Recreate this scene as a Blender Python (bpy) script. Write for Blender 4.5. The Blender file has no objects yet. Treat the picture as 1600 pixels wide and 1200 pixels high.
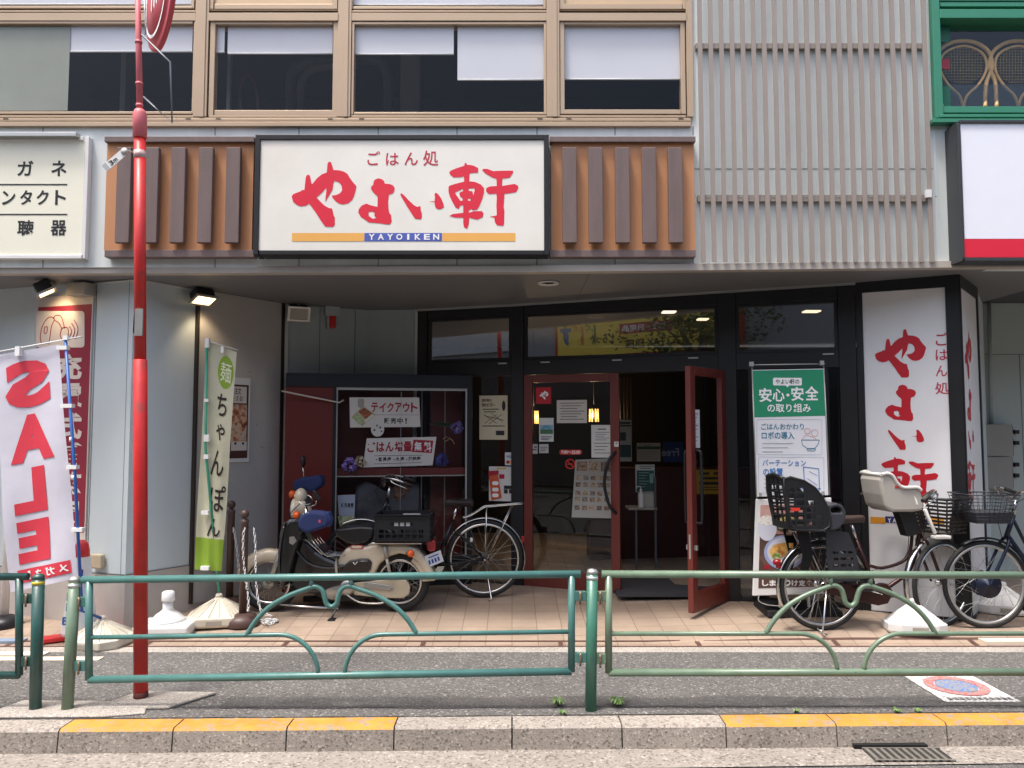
import bpy, bmesh, math, random
from mathutils import Vector, Matrix
from mathutils.geometry import tessellate_polygon
random.seed(7)
SC = bpy.context.scene
COL = SC.collection
R = math.radians
# ---------------------------------------------------------------- camera, sky, sun, exposure
F, PIT, CH = 1202.0, R(3.57), 1.6          # focal length in photo pixels, upward pitch, eye height
cam = bpy.data.cameras.new('camera'); cam_o = bpy.data.objects.new('camera', cam); COL.objects.link(cam_o)
cam_o.location = (0, 0, CH); cam_o.rotation_euler = (R(90) + PIT, 0, 0)
cam.sensor_width = 36; cam.lens = 36 * F / 1600; cam.clip_end = 3000; cam.clip_start = 0.05
SC.camera = cam_o
SUN = Vector((-1.15, -1.0, 4.3)).normalized()
world = bpy.data.worlds.new('World'); SC.world = world; world.use_nodes = True
wn = world.node_tree
sky = wn.nodes.new('ShaderNodeTexSky'); sky.sky_type = 'NISHITA'; sky.sun_disc = False
sky.sun_elevation = math.asin(SUN.z); sky.sun_rotation = math.atan2(SUN.x, SUN.y)
sky.dust_density = 6.0; sky.air_density = 1.0; sky.ozone_density = 1.0
wn.links.new(sky.outputs[0], wn.nodes['Background'].inputs[0]); wn.nodes['Background'].inputs[1].default_value = 0.15
sl = bpy.data.lights.new('sun', 'SUN'); sl.energy = 1.65; sl.angle = R(9.0); sl.color = (1.0, 0.97, 0.93)
so = bpy.data.objects.new('sun', sl); COL.objects.link(so); so.rotation_euler = (-SUN).to_track_quat('-Z', 'Y').to_euler()
SC.view_settings.view_transform = 'Standard'; SC.view_settings.look = 'None'; SC.view_settings.gamma = 1.0
SC.view_settings.exposure = 1.06
SC.cycles.max_bounces = 10; SC.cycles.transparent_max_bounces = 24; SC.cycles.diffuse_bounces = 5
SC.cycles.caustics_reflective = False; SC.cycles.caustics_refractive = False
SC.cycles.sample_clamp_indirect = 6
# ---------------------------------------------------------------- pixel to place
cP, sP = math.cos(PIT), math.sin(PIT)
EYE = Vector((0, 0, CH))
def ray(px, py):
    u, v = (px - 800) / F, (600 - py) / F
    return Vector((u, cP - v * sP, sP + v * cP))
class Fr:
    """a plane in the place: a runs along it, b up it, c out of it towards the street"""
    def __init__(s, o, r, u=(0, 0, 1)):
        s.o = Vector(o); s.r = Vector(r).normalized(); s.u = Vector(u).normalized(); s.n = s.r.cross(s.u)
    def pt(s, a, b, c=0.0): return s.o + s.r * a + s.u * b + s.n * c
    def pix(s, px, py, c=0.0):
        d = ray(px, py); o = s.o + s.n * c
        t = (o - EYE).dot(s.n) / d.dot(s.n); q = EYE + d * t - o
        return (q.dot(s.r), q.dot(s.u))
    def w(s, px, py, c=0.0): return s.pt(*s.pix(px, py, c), c)
def flatF(Y): return Fr((0, Y, 0), (1, 0, 0))
def wall(A, B): return Fr((A[0], A[1], 0), (B[0] - A[0], B[1] - A[1], 0))
def W(px, py, Y): return flatF(Y).w(px, py)
def gz(y): return max(0.0, min(0.15, (y - 5.9) * 0.11))
# ---------------------------------------------------------------- materials
def S(h):
    h = h.lstrip('#'); c = [int(h[i:i + 2], 16) / 255 for i in (0, 2, 4)]
    return tuple(((x + .055) / 1.055) ** 2.4 if x > .04045 else x / 12.92 for x in c)
MATS = {}
def mat(name, col, rough=.6, metal=0., var=.12, scale=6., bump=0., bscale=60., spec=.5, streak=False, coat=0., emit=0.):
    if name in MATS: return MATS[name]
    if isinstance(col, str): col = S(col)
    m = bpy.data.materials.new(name); m.use_nodes = True; nt = m.node_tree; P = nt.nodes['Principled BSDF']
    P.inputs['Roughness'].default_value = rough; P.inputs['Metallic'].default_value = metal
    P.inputs['Specular IOR Level'].default_value = spec
    if coat: P.inputs['Coat Weight'].default_value = coat; P.inputs['Coat Roughness'].default_value = .08
    if emit:
        P.inputs['Emission Color'].default_value = (*col, 1); P.inputs['Emission Strength'].default_value = emit
    if var or bump:
        tc = nt.nodes.new('ShaderNodeTexCoord'); mp = nt.nodes.new('ShaderNodeMapping')
        nt.links.new(tc.outputs['Object'], mp.inputs[0])
        if streak: mp.inputs['Scale'].default_value = (1, 1, .12)
    if var:
        n = nt.nodes.new('ShaderNodeTexNoise'); n.inputs['Scale'].default_value = scale; n.inputs['Detail'].default_value = 6; n.inputs['Roughness'].default_value = .65
        nt.links.new(mp.outputs[0], n.inputs['Vector'])
        mr = nt.nodes.new('ShaderNodeMapRange'); mr.inputs[1].default_value = .3; mr.inputs[2].default_value = .7
        mr.inputs[3].default_value = 1 - var; mr.inputs[4].default_value = 1 + var
        nt.links.new(n.outputs['Fac'], mr.inputs[0])
        mx = nt.nodes.new('ShaderNodeVectorMath'); mx.operation = 'SCALE'; mx.inputs[0].default_value = col
        nt.links.new(mr.outputs[0], mx.inputs['Scale']); nt.links.new(mx.outputs[0], P.inputs['Base Color'])
        rr = nt.nodes.new('ShaderNodeMapRange'); rr.inputs[3].default_value = max(.02, rough - .1 * rough - .03); rr.inputs[4].default_value = min(1, rough + .12 * rough + .04)
        nt.links.new(n.outputs['Fac'], rr.inputs[0]); nt.links.new(rr.outputs[0], P.inputs['Roughness'])
    else:
        P.inputs['Base Color'].default_value = (*col, 1)
    if bump:
        nb = nt.nodes.new('ShaderNodeTexNoise'); nb.inputs['Scale'].default_value = bscale; nb.inputs['Detail'].default_value = 4
        nt.links.new(tc.outputs['Object'], nb.inputs['Vector'])
        b = nt.nodes.new('ShaderNodeBump'); b.inputs['Strength'].default_value = bump; b.inputs['Distance'].default_value = .01
        nt.links.new(nb.outputs['Fac'], b.inputs['Height']); nt.links.new(b.outputs[0], P.inputs['Normal'])
    MATS[name] = m; return m
def glass(name, tint=(.75, .78, .78), ior=1.62, rough=0.0):
    if name in MATS: return MATS[name]
    m = bpy.data.materials.new(name); m.use_nodes = True; nt = m.node_tree; nt.nodes.clear()
    o = nt.nodes.new('ShaderNodeOutputMaterial'); t = nt.nodes.new('ShaderNodeBsdfTransparent'); t.inputs[0].default_value = (*tint, 1)
    g = nt.nodes.new('ShaderNodeBsdfGlossy'); g.inputs['Roughness'].default_value = rough; g.inputs[0].default_value = (.95, .97, 1, 1)
    f = nt.nodes.new('ShaderNodeFresnel')     # single sheets: the same reflectance from both sides
    ge = nt.nodes.new('ShaderNodeNewGeometry'); ir = nt.nodes.new('ShaderNodeMapRange'); ir.inputs[3].default_value = ior; ir.inputs[4].default_value = 1 / ior
    nt.links.new(ge.outputs['Backfacing'], ir.inputs[0]); nt.links.new(ir.outputs[0], f.inputs[0])
    x = nt.nodes.new('ShaderNodeMixShader')
    nt.links.new(f.outputs[0], x.inputs[0]); nt.links.new(t.outputs[0], x.inputs[1]); nt.links.new(g.outputs[0], x.inputs[2]); nt.links.new(x.outputs[0], o.inputs[0])
    MATS[name] = m; return m
def worn_paint(name, col, under, thr=.64, scale=16., rough=.35, soft=.03, var=.14, stretch=(1, 1, 1), spec=.6):
    """paint with chips and wear showing what is under it"""
    if name in MATS: return MATS[name]
    m = mat(name, col, rough, var=var, scale=7, spec=spec, bump=.06, bscale=70); nt = m.node_tree; P = nt.nodes['Principled BSDF']; L = nt.links.new
    tc = nt.nodes.new('ShaderNodeTexCoord'); mp = nt.nodes.new('ShaderNodeMapping'); mp.inputs['Scale'].default_value = stretch; L(tc.outputs['Object'], mp.inputs[0])
    n = nt.nodes.new('ShaderNodeTexNoise'); n.inputs['Scale'].default_value = scale; n.inputs['Detail'].default_value = 8; n.inputs['Roughness'].default_value = .62; L(mp.outputs[0], n.inputs['Vector'])
    mr = nt.nodes.new('ShaderNodeMapRange'); mr.inputs[1].default_value = thr - soft; mr.inputs[2].default_value = thr + soft; L(n.outputs['Fac'], mr.inputs[0])
    src = P.inputs['Base Color'].links[0].from_socket; mx = nt.nodes.new('ShaderNodeMix'); mx.data_type = 'RGBA'; L(mr.outputs[0], mx.inputs[0]); L(src, mx.inputs[6]); mx.inputs[7].default_value = (*S(under), 1); L(mx.outputs[2], P.inputs['Base Color'])
    return m
def print_mat(name, cols, scale=30., rough=.45):
    """a printed food photograph or other mottled print: patches of several colours"""
    if name in MATS: return MATS[name]
    m = bpy.data.materials.new(name); m.use_nodes = True; nt = m.node_tree; P = nt.nodes['Principled BSDF']; L = nt.links.new; P.inputs['Roughness'].default_value = rough
    tc = nt.nodes.new('ShaderNodeTexCoord'); n = nt.nodes.new('ShaderNodeTexNoise'); n.inputs['Scale'].default_value = scale * .7; n.inputs['Detail'].default_value = 5; L(tc.outputs['Object'], n.inputs['Vector'])
    v = nt.nodes.new('ShaderNodeTexVoronoi'); v.inputs['Scale'].default_value = scale; L(tc.outputs['Object'], v.inputs['Vector']); sp = nt.nodes.new('ShaderNodeSeparateColor'); L(v.outputs['Color'], sp.inputs[0])
    mt = nt.nodes.new('ShaderNodeMath'); mt.operation = 'MULTIPLY_ADD'; mt.inputs[1].default_value = .45; L(sp.outputs[0], mt.inputs[0])
    m2 = nt.nodes.new('ShaderNodeMath'); m2.operation = 'MULTIPLY'; m2.inputs[1].default_value = .6; L(n.outputs['Fac'], m2.inputs[0]); L(m2.outputs[0], mt.inputs[2])
    cr = nt.nodes.new('ShaderNodeValToRGB'); e = cr.color_ramp.elements; e[0].color = (*S(cols[0]), 1); e[0].position = .15; e[1].color = (*S(cols[-1]), 1); e[1].position = .85
    for i, c in enumerate(cols[1:-1]): k = e.new(.15 + .7 * (i + 1) / (len(cols) - 1)); k.color = (*S(c), 1)
    L(mt.outputs[0], cr.inputs[0]); L(cr.outputs[0], P.inputs['Base Color']); MATS[name] = m; return m
# ---------------------------------------------------------------- mesh building
ROOT = {}
def prc(fr, x0, y0, x1, y1, c):                # photo rectangle -> rectangle on the plane (edge mid-points)
    xm, ym = (x0 + x1) / 2, (y0 + y1) / 2
    return fr.pix(x0, ym, c)[0], fr.pix(x1, ym, c)[0], fr.pix(xm, y1, c)[1], fr.pix(xm, y0, c)[1]
def tag(o, label=None, cat=None, group=None, kind=None):
    if label: o['label'] = label
    if cat: o['category'] = cat
    if group: o['group'] = group
    if kind: o['kind'] = kind
    return o
def thing(name, label, cat, loc=(0, 0, 0), rz=0., group=None, kind=None, local=False):
    o = bpy.data.objects.new(name, None); COL.objects.link(o); o.location = loc; o.rotation_euler = (0, 0, rz); o.empty_display_size = .1
    ROOT[o.name] = Vector((0, 0, 0)) if local else Vector(loc)      # local: its parts are drawn about its own base
    return tag(o, label, cat, group, kind)
_tc = {}
def text_mesh(body, bold):
    k = (body, bold)
    if k not in _tc:
        c = bpy.data.curves.new('t', 'FONT'); c.body = body; c.resolution_u = 3; c.offset = bold; c.fill_mode = 'FRONT'
        o = bpy.data.objects.new('t', c); me = bpy.data.meshes.new_from_object(o)
        _tc[k] = ([tuple(v.co[:2]) for v in me.vertices], [tuple(p.vertices) for p in me.polygons])
        bpy.data.objects.remove(o); bpy.data.curves.remove(c); bpy.data.meshes.remove(me)
    return _tc[k]
class MB:
    def __init__(s): s.v = []; s.f = []; s.s = []
    def add(s, vs, fs, smooth=False):
        n = len(s.v); s.v += [Vector(v) for v in vs]; s.f += [tuple(i + n for i in f) for f in fs]; s.s += [smooth] * len(fs); return s
    def hexa(s, p):  # 4 back, 4 front
        return s.add(p, [(3, 2, 1, 0), (4, 5, 6, 7), (0, 1, 5, 4), (1, 2, 6, 5), (2, 3, 7, 6), (3, 0, 4, 7)])
    def box(s, fr, a0, a1, b0, b1, c0, c1):
        q = lambda a, b, c: fr.pt(a, b, c)
        return s.hexa([q(a0, b0, c0), q(a1, b0, c0), q(a1, b1, c0), q(a0, b1, c0), q(a0, b0, c1), q(a1, b0, c1), q(a1, b1, c1), q(a0, b1, c1)])
    def wbox(s, x0, x1, y0, y1, z0, z1): return s.box(flatF(0), x0, x1, z0, z1, -y1, -y0)
    def pbox(s, fr, x0, y0, x1, y1, c0, c1):       # front face spans the photo rectangle, at c1
        a0, a1, b0, b1 = prc(fr, x0, y0, x1, y1, c1)
        return s.box(fr, a0, a1, b0, b1, c0, c1)
    def pquad(s, fr, pts, c0, c1):
        P = [fr.pix(x, y, c1) for x, y in pts]; return s.prism(fr, P, c0, c1)
    def prism(s, fr, P, c0, c1, holes=()):
        loops = [list(P)] + [list(h) for h in holes]
        area = sum(P[i][0] * P[(i + 1) % len(P)][1] - P[(i + 1) % len(P)][0] * P[i][1] for i in range(len(P)))
        if area < 0: loops[0].reverse()
        n0 = len(s.v)
        if not holes:
            k = len(P); vs = [fr.pt(a, b, c0) for a, b in loops[0]] + [fr.pt(a, b, c1) for a, b in loops[0]]
            fs = [tuple(range(k - 1, -1, -1)), tuple(range(k, 2 * k))] + [(i, (i + 1) % k, k + (i + 1) % k, k + i) for i in range(k)]
            return s.add(vs, fs)
        tri = tessellate_polygon([[Vector((a, b, 0)) for a, b in L] for L in loops])
        flat = [p for L in loops for p in L]; k = len(flat)
        vs = [fr.pt(a, b, c0) for a, b in flat] + [fr.pt(a, b, c1) for a, b in flat]; fs = []
        for t in tri:
            x = [flat[i] for i in t]
            ar = (x[1][0] - x[0][0]) * (x[2][1] - x[0][1]) - (x[2][0] - x[0][0]) * (x[1][1] - x[0][1])
            if ar < 0: t = t[::-1]
            fs += [tuple(t[::-1]), tuple(i + k for i in t)]
        i0 = 0
        for L in loops:
            m = len(L)
            for i in range(m): fs.append((i0 + i, i0 + (i + 1) % m, k + i0 + (i + 1) % m, k + i0 + i))
            i0 += m
        return s.add(vs, fs)
    def pprism(s, fr, pts, c0, c1, holes=()):
        return s.prism(fr, [fr.pix(x, y, c1) for x, y in pts], c0, c1, [[fr.pix(x, y, c1) for x, y in h] for h in holes])
    def flat(s, fr, P, c, holes=()):
        loops = [list(P)] + [list(h) for h in holes]
        tri = tessellate_polygon([[Vector((a, b, 0)) for a, b in L] for L in loops]); fl = [p for L in loops for p in L]
        fs = []
        for t in tri:
            x = [fl[i] for i in t]
            if (x[1][0] - x[0][0]) * (x[2][1] - x[0][1]) - (x[2][0] - x[0][0]) * (x[1][1] - x[0][1]) < 0: t = t[::-1]
            fs.append(tuple(t))
        return s.add([fr.pt(a, b, c) for a, b in fl], fs)
    def prect(s, fr, x0, y0, x1, y1, c):
        a0, a1, b0, b1 = prc(fr, x0, y0, x1, y1, c); return s.flat(fr, [(a0, b0), (a1, b0), (a1, b1), (a0, b1)], c)
    def pflat(s, fr, pts, c): return s.flat(fr, [fr.pix(x, y, c) for x, y in pts], c)
    def disc(s, fr, a, b, ra, c, rb=None, n=24):
        rb = rb or ra; return s.flat(fr, [(a + ra * math.cos(i * 2 * math.pi / n), b + rb * math.sin(i * 2 * math.pi / n)) for i in range(n)], c)
    def text(s, fr, body, a0, b0, a1, b1, c, bold=.0, fn=None):   # text fitted into the rectangle (a1<a0 mirrors it)
        vs, fs = text_mesh(body, bold)
        if not vs: return s
        xs = [v[0] for v in vs]; ys = [v[1] for v in vs]; x0, x1, y0, y1 = min(xs), max(xs), min(ys), max(ys)
        fn = fn or (lambda a, b: fr.pt(a, b, c))
        pts = [fn(a0 + (a1 - a0) * (x - x0) / (x1 - x0), b0 + (b1 - b0) * (y - y0) / (y1 - y0)) for x, y in vs]
        return s.add(pts, fs)
    def ptext(s, fr, body, x0, y0, x1, y1, c, bold=.0, fn=None):
        a0, a1, b0, b1 = prc(fr, x0, y0, x1, y1, c); return s.text(fr, body, a0, b0, a1, b1, c, bold)
    def vtext(s, fr, body, boxes, c, bold=.0):
        for ch, (x0, y0, x1, y1) in zip(body, boxes): s.ptext(fr, ch, x0, y0, x1, y1, c, bold)
        return s
    def tube(s, pts, r, n=10, closed=False, caps=True, smooth=True, flatn=None):
        P = [Vector(p) for p in pts]; m = len(P); rr = r if isinstance(r, (list, tuple)) else [r] * m
        T = []
        for i in range(m):
            a = P[(i - 1) % m] if (closed or i) else P[i]; b = P[(i + 1) % m] if (closed or i < m - 1) else P[i]
            T.append((b - a).normalized())
        up = Vector((0, 0, 1)) if abs(T[0].z) < .9 else Vector((1, 0, 0))
        N = (up - T[0] * up.dot(T[0])).normalized(); vs = []
        for i in range(m):
            if i:
                N = N - T[i] * N.dot(T[i])
                if N.length < 1e-6: N = T[i].orthogonal()
                N.normalize()
            B = T[i].cross(N)
            for k in range(n):
                an = 2 * math.pi * k / n; vs.append(P[i] + (N * math.cos(an) + B * math.sin(an)) * rr[i])
        fs = []
        for i in range(m if closed else m - 1):
            j = (i + 1) % m
            for k in range(n): fs.append((i * n + k, i * n + (k + 1) % n, j * n + (k + 1) % n, j * n + k))
        s.add(vs, fs, smooth)
        if caps and not closed: s.add([], [tuple(len(s.v) - m * n + k for k in range(n - 1, -1, -1)), tuple(len(s.v) - n + k for k in range(n))]) if False else s._caps(m, n)
        return s
    def _caps(s, m, n):
        b = len(s.v) - m * n
        s.f += [tuple(b + k for k in range(n - 1, -1, -1)), tuple(b + (m - 1) * n + k for k in range(n))]; s.s += [False, False]; return s
    def cyl(s, a, b, r, r2=None, n=16): return s.tube([a, b], [r, r if r2 is None else r2], n)
    def lathe(s, prof, o=(0, 0, 0), axis=(0, 0, 1), n=24, smooth=True, sx=1., sy=1.):
        ax = Vector(axis).normalized(); x = ax.orthogonal().normalized(); y = ax.cross(x); o = Vector(o); m = len(prof)
        vs = [o + ax * z + (x * math.cos(2 * math.pi * k / n) * sx + y * math.sin(2 * math.pi * k / n) * sy) * r for r, z in prof for k in range(n)]
        fs = [(i * n + k, i * n + (k + 1) % n, (i + 1) * n + (k + 1) % n, (i + 1) * n + k) for i in range(m - 1) for k in range(n)]
        s.add(vs, fs, smooth); return s._caps(m, n)
    def ball(s, c, r, n=14, sc=(1, 1, 1)):
        c = Vector(c); vs = [c + Vector((0, 0, -r * sc[2]))]; m = n // 2
        for i in range(1, m):
            t = math.pi * i / m
            for k in range(n):
                p = 2 * math.pi * k / n; vs.append(c + Vector((r * sc[0] * math.sin(t) * math.cos(p), r * sc[1] * math.sin(t) * math.sin(p), -r * sc[2] * math.cos(t))))
        vs.append(c + Vector((0, 0, r * sc[2]))); fs = [(0, 1 + (k + 1) % n, 1 + k) for k in range(n)]
        for i in range(m - 2):
            for k in range(n): fs.append((1 + i * n + k, 1 + i * n + (k + 1) % n, 1 + (i + 1) * n + (k + 1) % n, 1 + (i + 1) * n + k))
        t = 1 + (m - 2) * n; fs += [(t + k, t + (k + 1) % n, len(vs) - 1) for k in range(n)]
        return s.add(vs, fs, True)
    def torus(s, c, R_, r, axis=(0, 1, 0), N=40, n=8, a0=0., a1=2 * math.pi, sc=1.):
        ax = Vector(axis).normalized(); x = ax.orthogonal().normalized() if abs(ax.z) > .5 else Vector((ax.y, -ax.x, 0)).normalized(); y = ax.cross(x); c = Vector(c)
        full = abs(a1 - a0 - 2 * math.pi) < 1e-6; K = N if full else N + 1
        return s.tube([c + (x * math.cos(a0 + (a1 - a0) * i / N) + y * math.sin(a0 + (a1 - a0) * i / N)) * R_ for i in range(K)], r, n, closed=full)
    def grid(s, fn, nu, nv, smooth=True):
        vs = [fn(i / nu, j / nv) for j in range(nv + 1) for i in range(nu + 1)]
        fs = [(j * (nu + 1) + i, j * (nu + 1) + i + 1, (j + 1) * (nu + 1) + i + 1, (j + 1) * (nu + 1) + i) for j in range(nv) for i in range(nu)]
        return s.add(vs, fs, smooth)
    def refine(s, L):
        bm = bmesh.new(); V = [bm.verts.new(v) for v in s.v]
        for f in s.f:
            try: bm.faces.new([V[i] for i in f])
            except ValueError: pass
        bmesh.ops.triangulate(bm, faces=bm.faces[:])
        for _ in range(5):
            e = [e for e in bm.edges if e.calc_length() > L]
            if not e: break
            bmesh.ops.subdivide_edges(bm, edges=e, cuts=1); bmesh.ops.triangulate(bm, faces=bm.faces[:])
        bm.verts.index_update()
        s.v = [v.co.copy() for v in bm.verts]; s.f = [tuple(v.index for v in f.verts) for f in bm.faces]; s.s = [True] * len(s.f); bm.free(); return s
    def build(s, name, m, parent=None, bev=0., label=None, solid=0., sub=0, **kw):
        me = bpy.data.meshes.new(name)
        if parent is None:
            xs = [v.x for v in s.v]; ys = [v.y for v in s.v]; o0 = Vector(((min(xs) + max(xs)) / 2, (min(ys) + max(ys)) / 2, min(v.z for v in s.v)))
        else: o0 = ROOT[parent.name]
        me.from_pydata([v - o0 for v in s.v], [], s.f); me.polygons.foreach_set('use_smooth', s.s); me.update()
        bad = me.validate()
        for x in (m if isinstance(m, (list, tuple)) else [m]): me.materials.append(x)
        o = bpy.data.objects.new(name, me); COL.objects.link(o)
        if parent is None: o.location = o0
        else: o.parent = parent
        ROOT[o.name] = o0
        if solid:
            md = o.modifiers.new('s', 'SOLIDIFY'); md.thickness = solid; md.offset = 0
        if bev:
            md = o.modifiers.new('b', 'BEVEL'); md.width = bev; md.segments = 2; md.limit_method = 'ANGLE'; md.angle_limit = R(35)
            if hasattr(md, 'harden_normals'): md.harden_normals = False
        if sub:
            md = o.modifiers.new('u', 'SUBSURF'); md.levels = sub; md.render_levels = sub
        if label: o['label'] = label
        return tag(o, None, kw.get('cat'), kw.get('group'), kw.get('kind'))
def kids(o): return [c for c in bpy.data.objects if c.parent == o]
def dup(root, loc, rz=None, label=None, scale=None):
    def cp(o, par):
        c = o.copy(); COL.objects.link(c); c.parent = par; ROOT[c.name] = ROOT[o.name]
        for k in kids(o): cp(k, c)
        return c
    c = cp(root, None); c.location = loc
    if rz is not None: c.rotation_euler = (0, 0, rz)
    if label: c['label'] = label
    if scale: c.scale = (scale,) * 3
    return c
def catmull(P, k=6, closed=False):
    P = [Vector(p) for p in P]; out = []; n = len(P)
    for i in range(n if closed else n - 1):
        g = lambda j: P[j % n] if closed else P[max(0, min(n - 1, j))]
        a, b, c, d = g(i - 1), g(i), g(i + 1), g(i + 2)
        for j in range(k):
            t = j / k
            out.append(.5 * ((2 * b) + (c - a) * t + (2 * a - 5 * b + 4 * c - d) * t * t + (3 * b - a - 3 * c + d) * t ** 3))
    if not closed: out.append(P[-1])
    return out
# ================================================================ materials of the setting
def speckle(name, base, dark, light, sc=220., amt=.5, rough=.85, big=.12, bump=.35):
    m = bpy.data.materials.new(name); m.use_nodes = True; nt = m.node_tree; P = nt.nodes['Principled BSDF']; L = nt.links.new
    tc = nt.nodes.new('ShaderNodeTexCoord')
    v = nt.nodes.new('ShaderNodeTexVoronoi'); v.inputs['Scale'].default_value = sc; L(tc.outputs['Object'], v.inputs['Vector'])
    cr = nt.nodes.new('ShaderNodeValToRGB'); e = cr.color_ramp.elements
    e[0].position = .0; e[0].color = (*S(dark), 1); e[1].position = 1; e[1].color = (*S(light), 1)
    k = cr.color_ramp.elements.new(.5 - amt / 2 + .1); k.color = (*S(base), 1); k = cr.color_ramp.elements.new(.86); k.color = (*S(base), 1)
    sep = nt.nodes.new('ShaderNodeSeparateColor'); L(v.outputs['Color'], sep.inputs[0]); L(sep.outputs[0], cr.inputs[0])
    n = nt.nodes.new('ShaderNodeTexNoise'); n.inputs['Scale'].default_value = 1.7; n.inputs['Detail'].default_value = 7; n.inputs['Roughness'].default_value = .7; L(tc.outputs['Object'], n.inputs['Vector'])
    mr = nt.nodes.new('ShaderNodeMapRange'); mr.inputs[1].default_value = .3; mr.inputs[2].default_value = .7; mr.inputs[3].default_value = 1 - big; mr.inputs[4].default_value = 1 + big; L(n.outputs['Fac'], mr.inputs[0])
    mx = nt.nodes.new('ShaderNodeVectorMath'); mx.operation = 'SCALE'; L(cr.outputs[0], mx.inputs[0]); L(mr.outputs[0], mx.inputs['Scale']); L(mx.outputs[0], P.inputs['Base Color'])
    st = nt.nodes.new('ShaderNodeTexNoise'); st.inputs['Scale'].default_value = 6; st.inputs['Detail'].default_value = 9; st.inputs['Roughness'].default_value = .75; L(tc.outputs['Object'], st.inputs['Vector'])
    sr = nt.nodes.new('ShaderNodeMapRange'); sr.inputs[1].default_value = .58; sr.inputs[2].default_value = .72; sr.inputs[3].default_value = 1; sr.inputs[4].default_value = .72; L(st.outputs['Fac'], sr.inputs[0])
    m3 = nt.nodes.new('ShaderNodeVectorMath'); m3.operation = 'SCALE'; L(mx.outputs[0], m3.inputs[0]); L(sr.outputs[0], m3.inputs['Scale']); L(m3.outputs[0], P.inputs['Base Color'])
    P.inputs['Roughness'].default_value = rough
    b = nt.nodes.new('ShaderNodeBump'); b.inputs['Strength'].default_value = bump; b.inputs['Distance'].default_value = .004; L(v.outputs['Distance'], b.inputs['Height']); L(b.outputs[0], P.inputs['Normal'])
    MATS[name] = m; return m
asphalt = speckle('asphalt_walk', '#5f5d5b', '#403f3d', '#98938b', 95, .62, big=.16)
asphalt_road = speckle('asphalt_road', '#5a5856', '#403e3d', '#8a857f', 110, .6, big=.14)
concrete = speckle('concrete', '#a09a92', '#7c766e', '#c9c2b8', 150, .5, big=.18)
kerb_face = speckle('kerb_stone', '#8f877e', '#615b54', '#aea59a', 95, .7, big=.2)
kerb_white = speckle('kerb_white_worn', '#989087', '#6f6860', '#b3aba1', 90, .5, big=.15)
gutter_m = speckle('gutter_concrete', '#8b847c', '#5f5953', '#aaa299', 75, .55, big=.16)
yellow_p = worn_paint('kerb_yellow_paint', '#bb8431', '#8d8273', .575, 22, .75, .06, .2)
def tiles(name, c1, c2, mortar, w, h, ms, off=0.):
    m = bpy.data.materials.new(name); m.use_nodes = True; nt = m.node_tree; P = nt.nodes['Principled BSDF']; L = nt.links.new
    tc = nt.nodes.new('ShaderNodeTexCoord'); b = nt.nodes.new('ShaderNodeTexBrick'); L(tc.outputs['Object'], b.inputs['Vector'])
    b.inputs['Color1'].default_value = (*S(c1), 1); b.inputs['Color2'].default_value = (*S(c2), 1); b.inputs['Mortar'].default_value = (*S(mortar), 1)
    b.inputs['Scale'].default_value = 1; b.inputs['Brick Width'].default_value = w; b.inputs['Row Height'].default_value = h; b.inputs['Mortar Size'].default_value = ms; b.inputs['Mortar Smooth'].default_value = .2; b.offset = off
    n = nt.nodes.new('ShaderNodeTexNoise'); n.inputs['Scale'].default_value = 2.2; n.inputs['Detail'].default_value = 8; n.inputs['Roughness'].default_value = .7; L(tc.outputs['Object'], n.inputs['Vector'])
    mr = nt.nodes.new('ShaderNodeMapRange'); mr.inputs[1].default_value = .3; mr.inputs[2].default_value = .7; mr.inputs[3].default_value = .82; mr.inputs[4].default_value = 1.14; L(n.outputs['Fac'], mr.inputs[0])
    mx = nt.nodes.new('ShaderNodeVectorMath'); mx.operation = 'SCALE'; L(b.outputs['Color'], mx.inputs[0]); L(mr.outputs[0], mx.inputs['Scale']); L(mx.outputs[0], P.inputs['Base Color'])
    P.inputs['Roughness'].default_value = .62
    bp = nt.nodes.new('ShaderNodeBump'); bp.inputs['Strength'].default_value = .4; bp.inputs['Distance'].default_value = -.003; L(b.outputs['Fac'], bp.inputs['Height']); L(bp.outputs[0], P.inputs['Normal'])
    MATS[name] = m; return m
tile_m = tiles('forecourt_tiles', '#a59280', '#9a8776', '#7d6d60', .2, .2, .004)
tile_pale = mat('pale_tile', '#dccdb8', .6, var=.06)
drain_m = mat('drain_slot_brown', '#5a4038', .6, var=.15)
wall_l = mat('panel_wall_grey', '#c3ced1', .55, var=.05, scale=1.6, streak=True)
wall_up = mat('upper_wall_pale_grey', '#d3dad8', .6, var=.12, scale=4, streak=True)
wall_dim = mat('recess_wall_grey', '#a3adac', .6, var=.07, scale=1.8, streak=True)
dado_m = mat('dado_stone', '#b3aca6', .7, var=.07, scale=3, bump=.1, bscale=140)
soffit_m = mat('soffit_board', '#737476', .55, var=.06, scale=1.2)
lip_m = mat('fascia_lip', '#b3aba2', .5, var=.06)
bronze = mat('bronze_aluminium', '#b39d84', .42, .25, var=.04, scale=2)
bronze_panel = mat('bronze_panel', '#c9ae8c', .5, .1, var=.03)
black_f = mat('black_frame', '#0b0b0f', .5, var=.1)
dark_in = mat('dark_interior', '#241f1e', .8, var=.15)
dark_up = mat('upper_room_dark', '#4a4d52', .85, var=.12)
darkred = mat('dark_red_board', '#6e1d17', .45, var=.12, scale=3, streak=True)
doorred = mat('door_red_brown', '#662a22', .4, var=.1, scale=4, streak=True)
gl = glass('window_glass', (.97, .98, .98), 1.33)
gl_shop = glass('shop_glass', (.94, .95, .95), 1.5); gl_case = glass('case_glass_clear', (.98, .98, .98), 1.3)
alu = mat('bare_aluminium', '#b4b4b0', .35, .7, var=.05)
white_m = mat('white_plastic', '#dcdcda', .45, var=.03)
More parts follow.
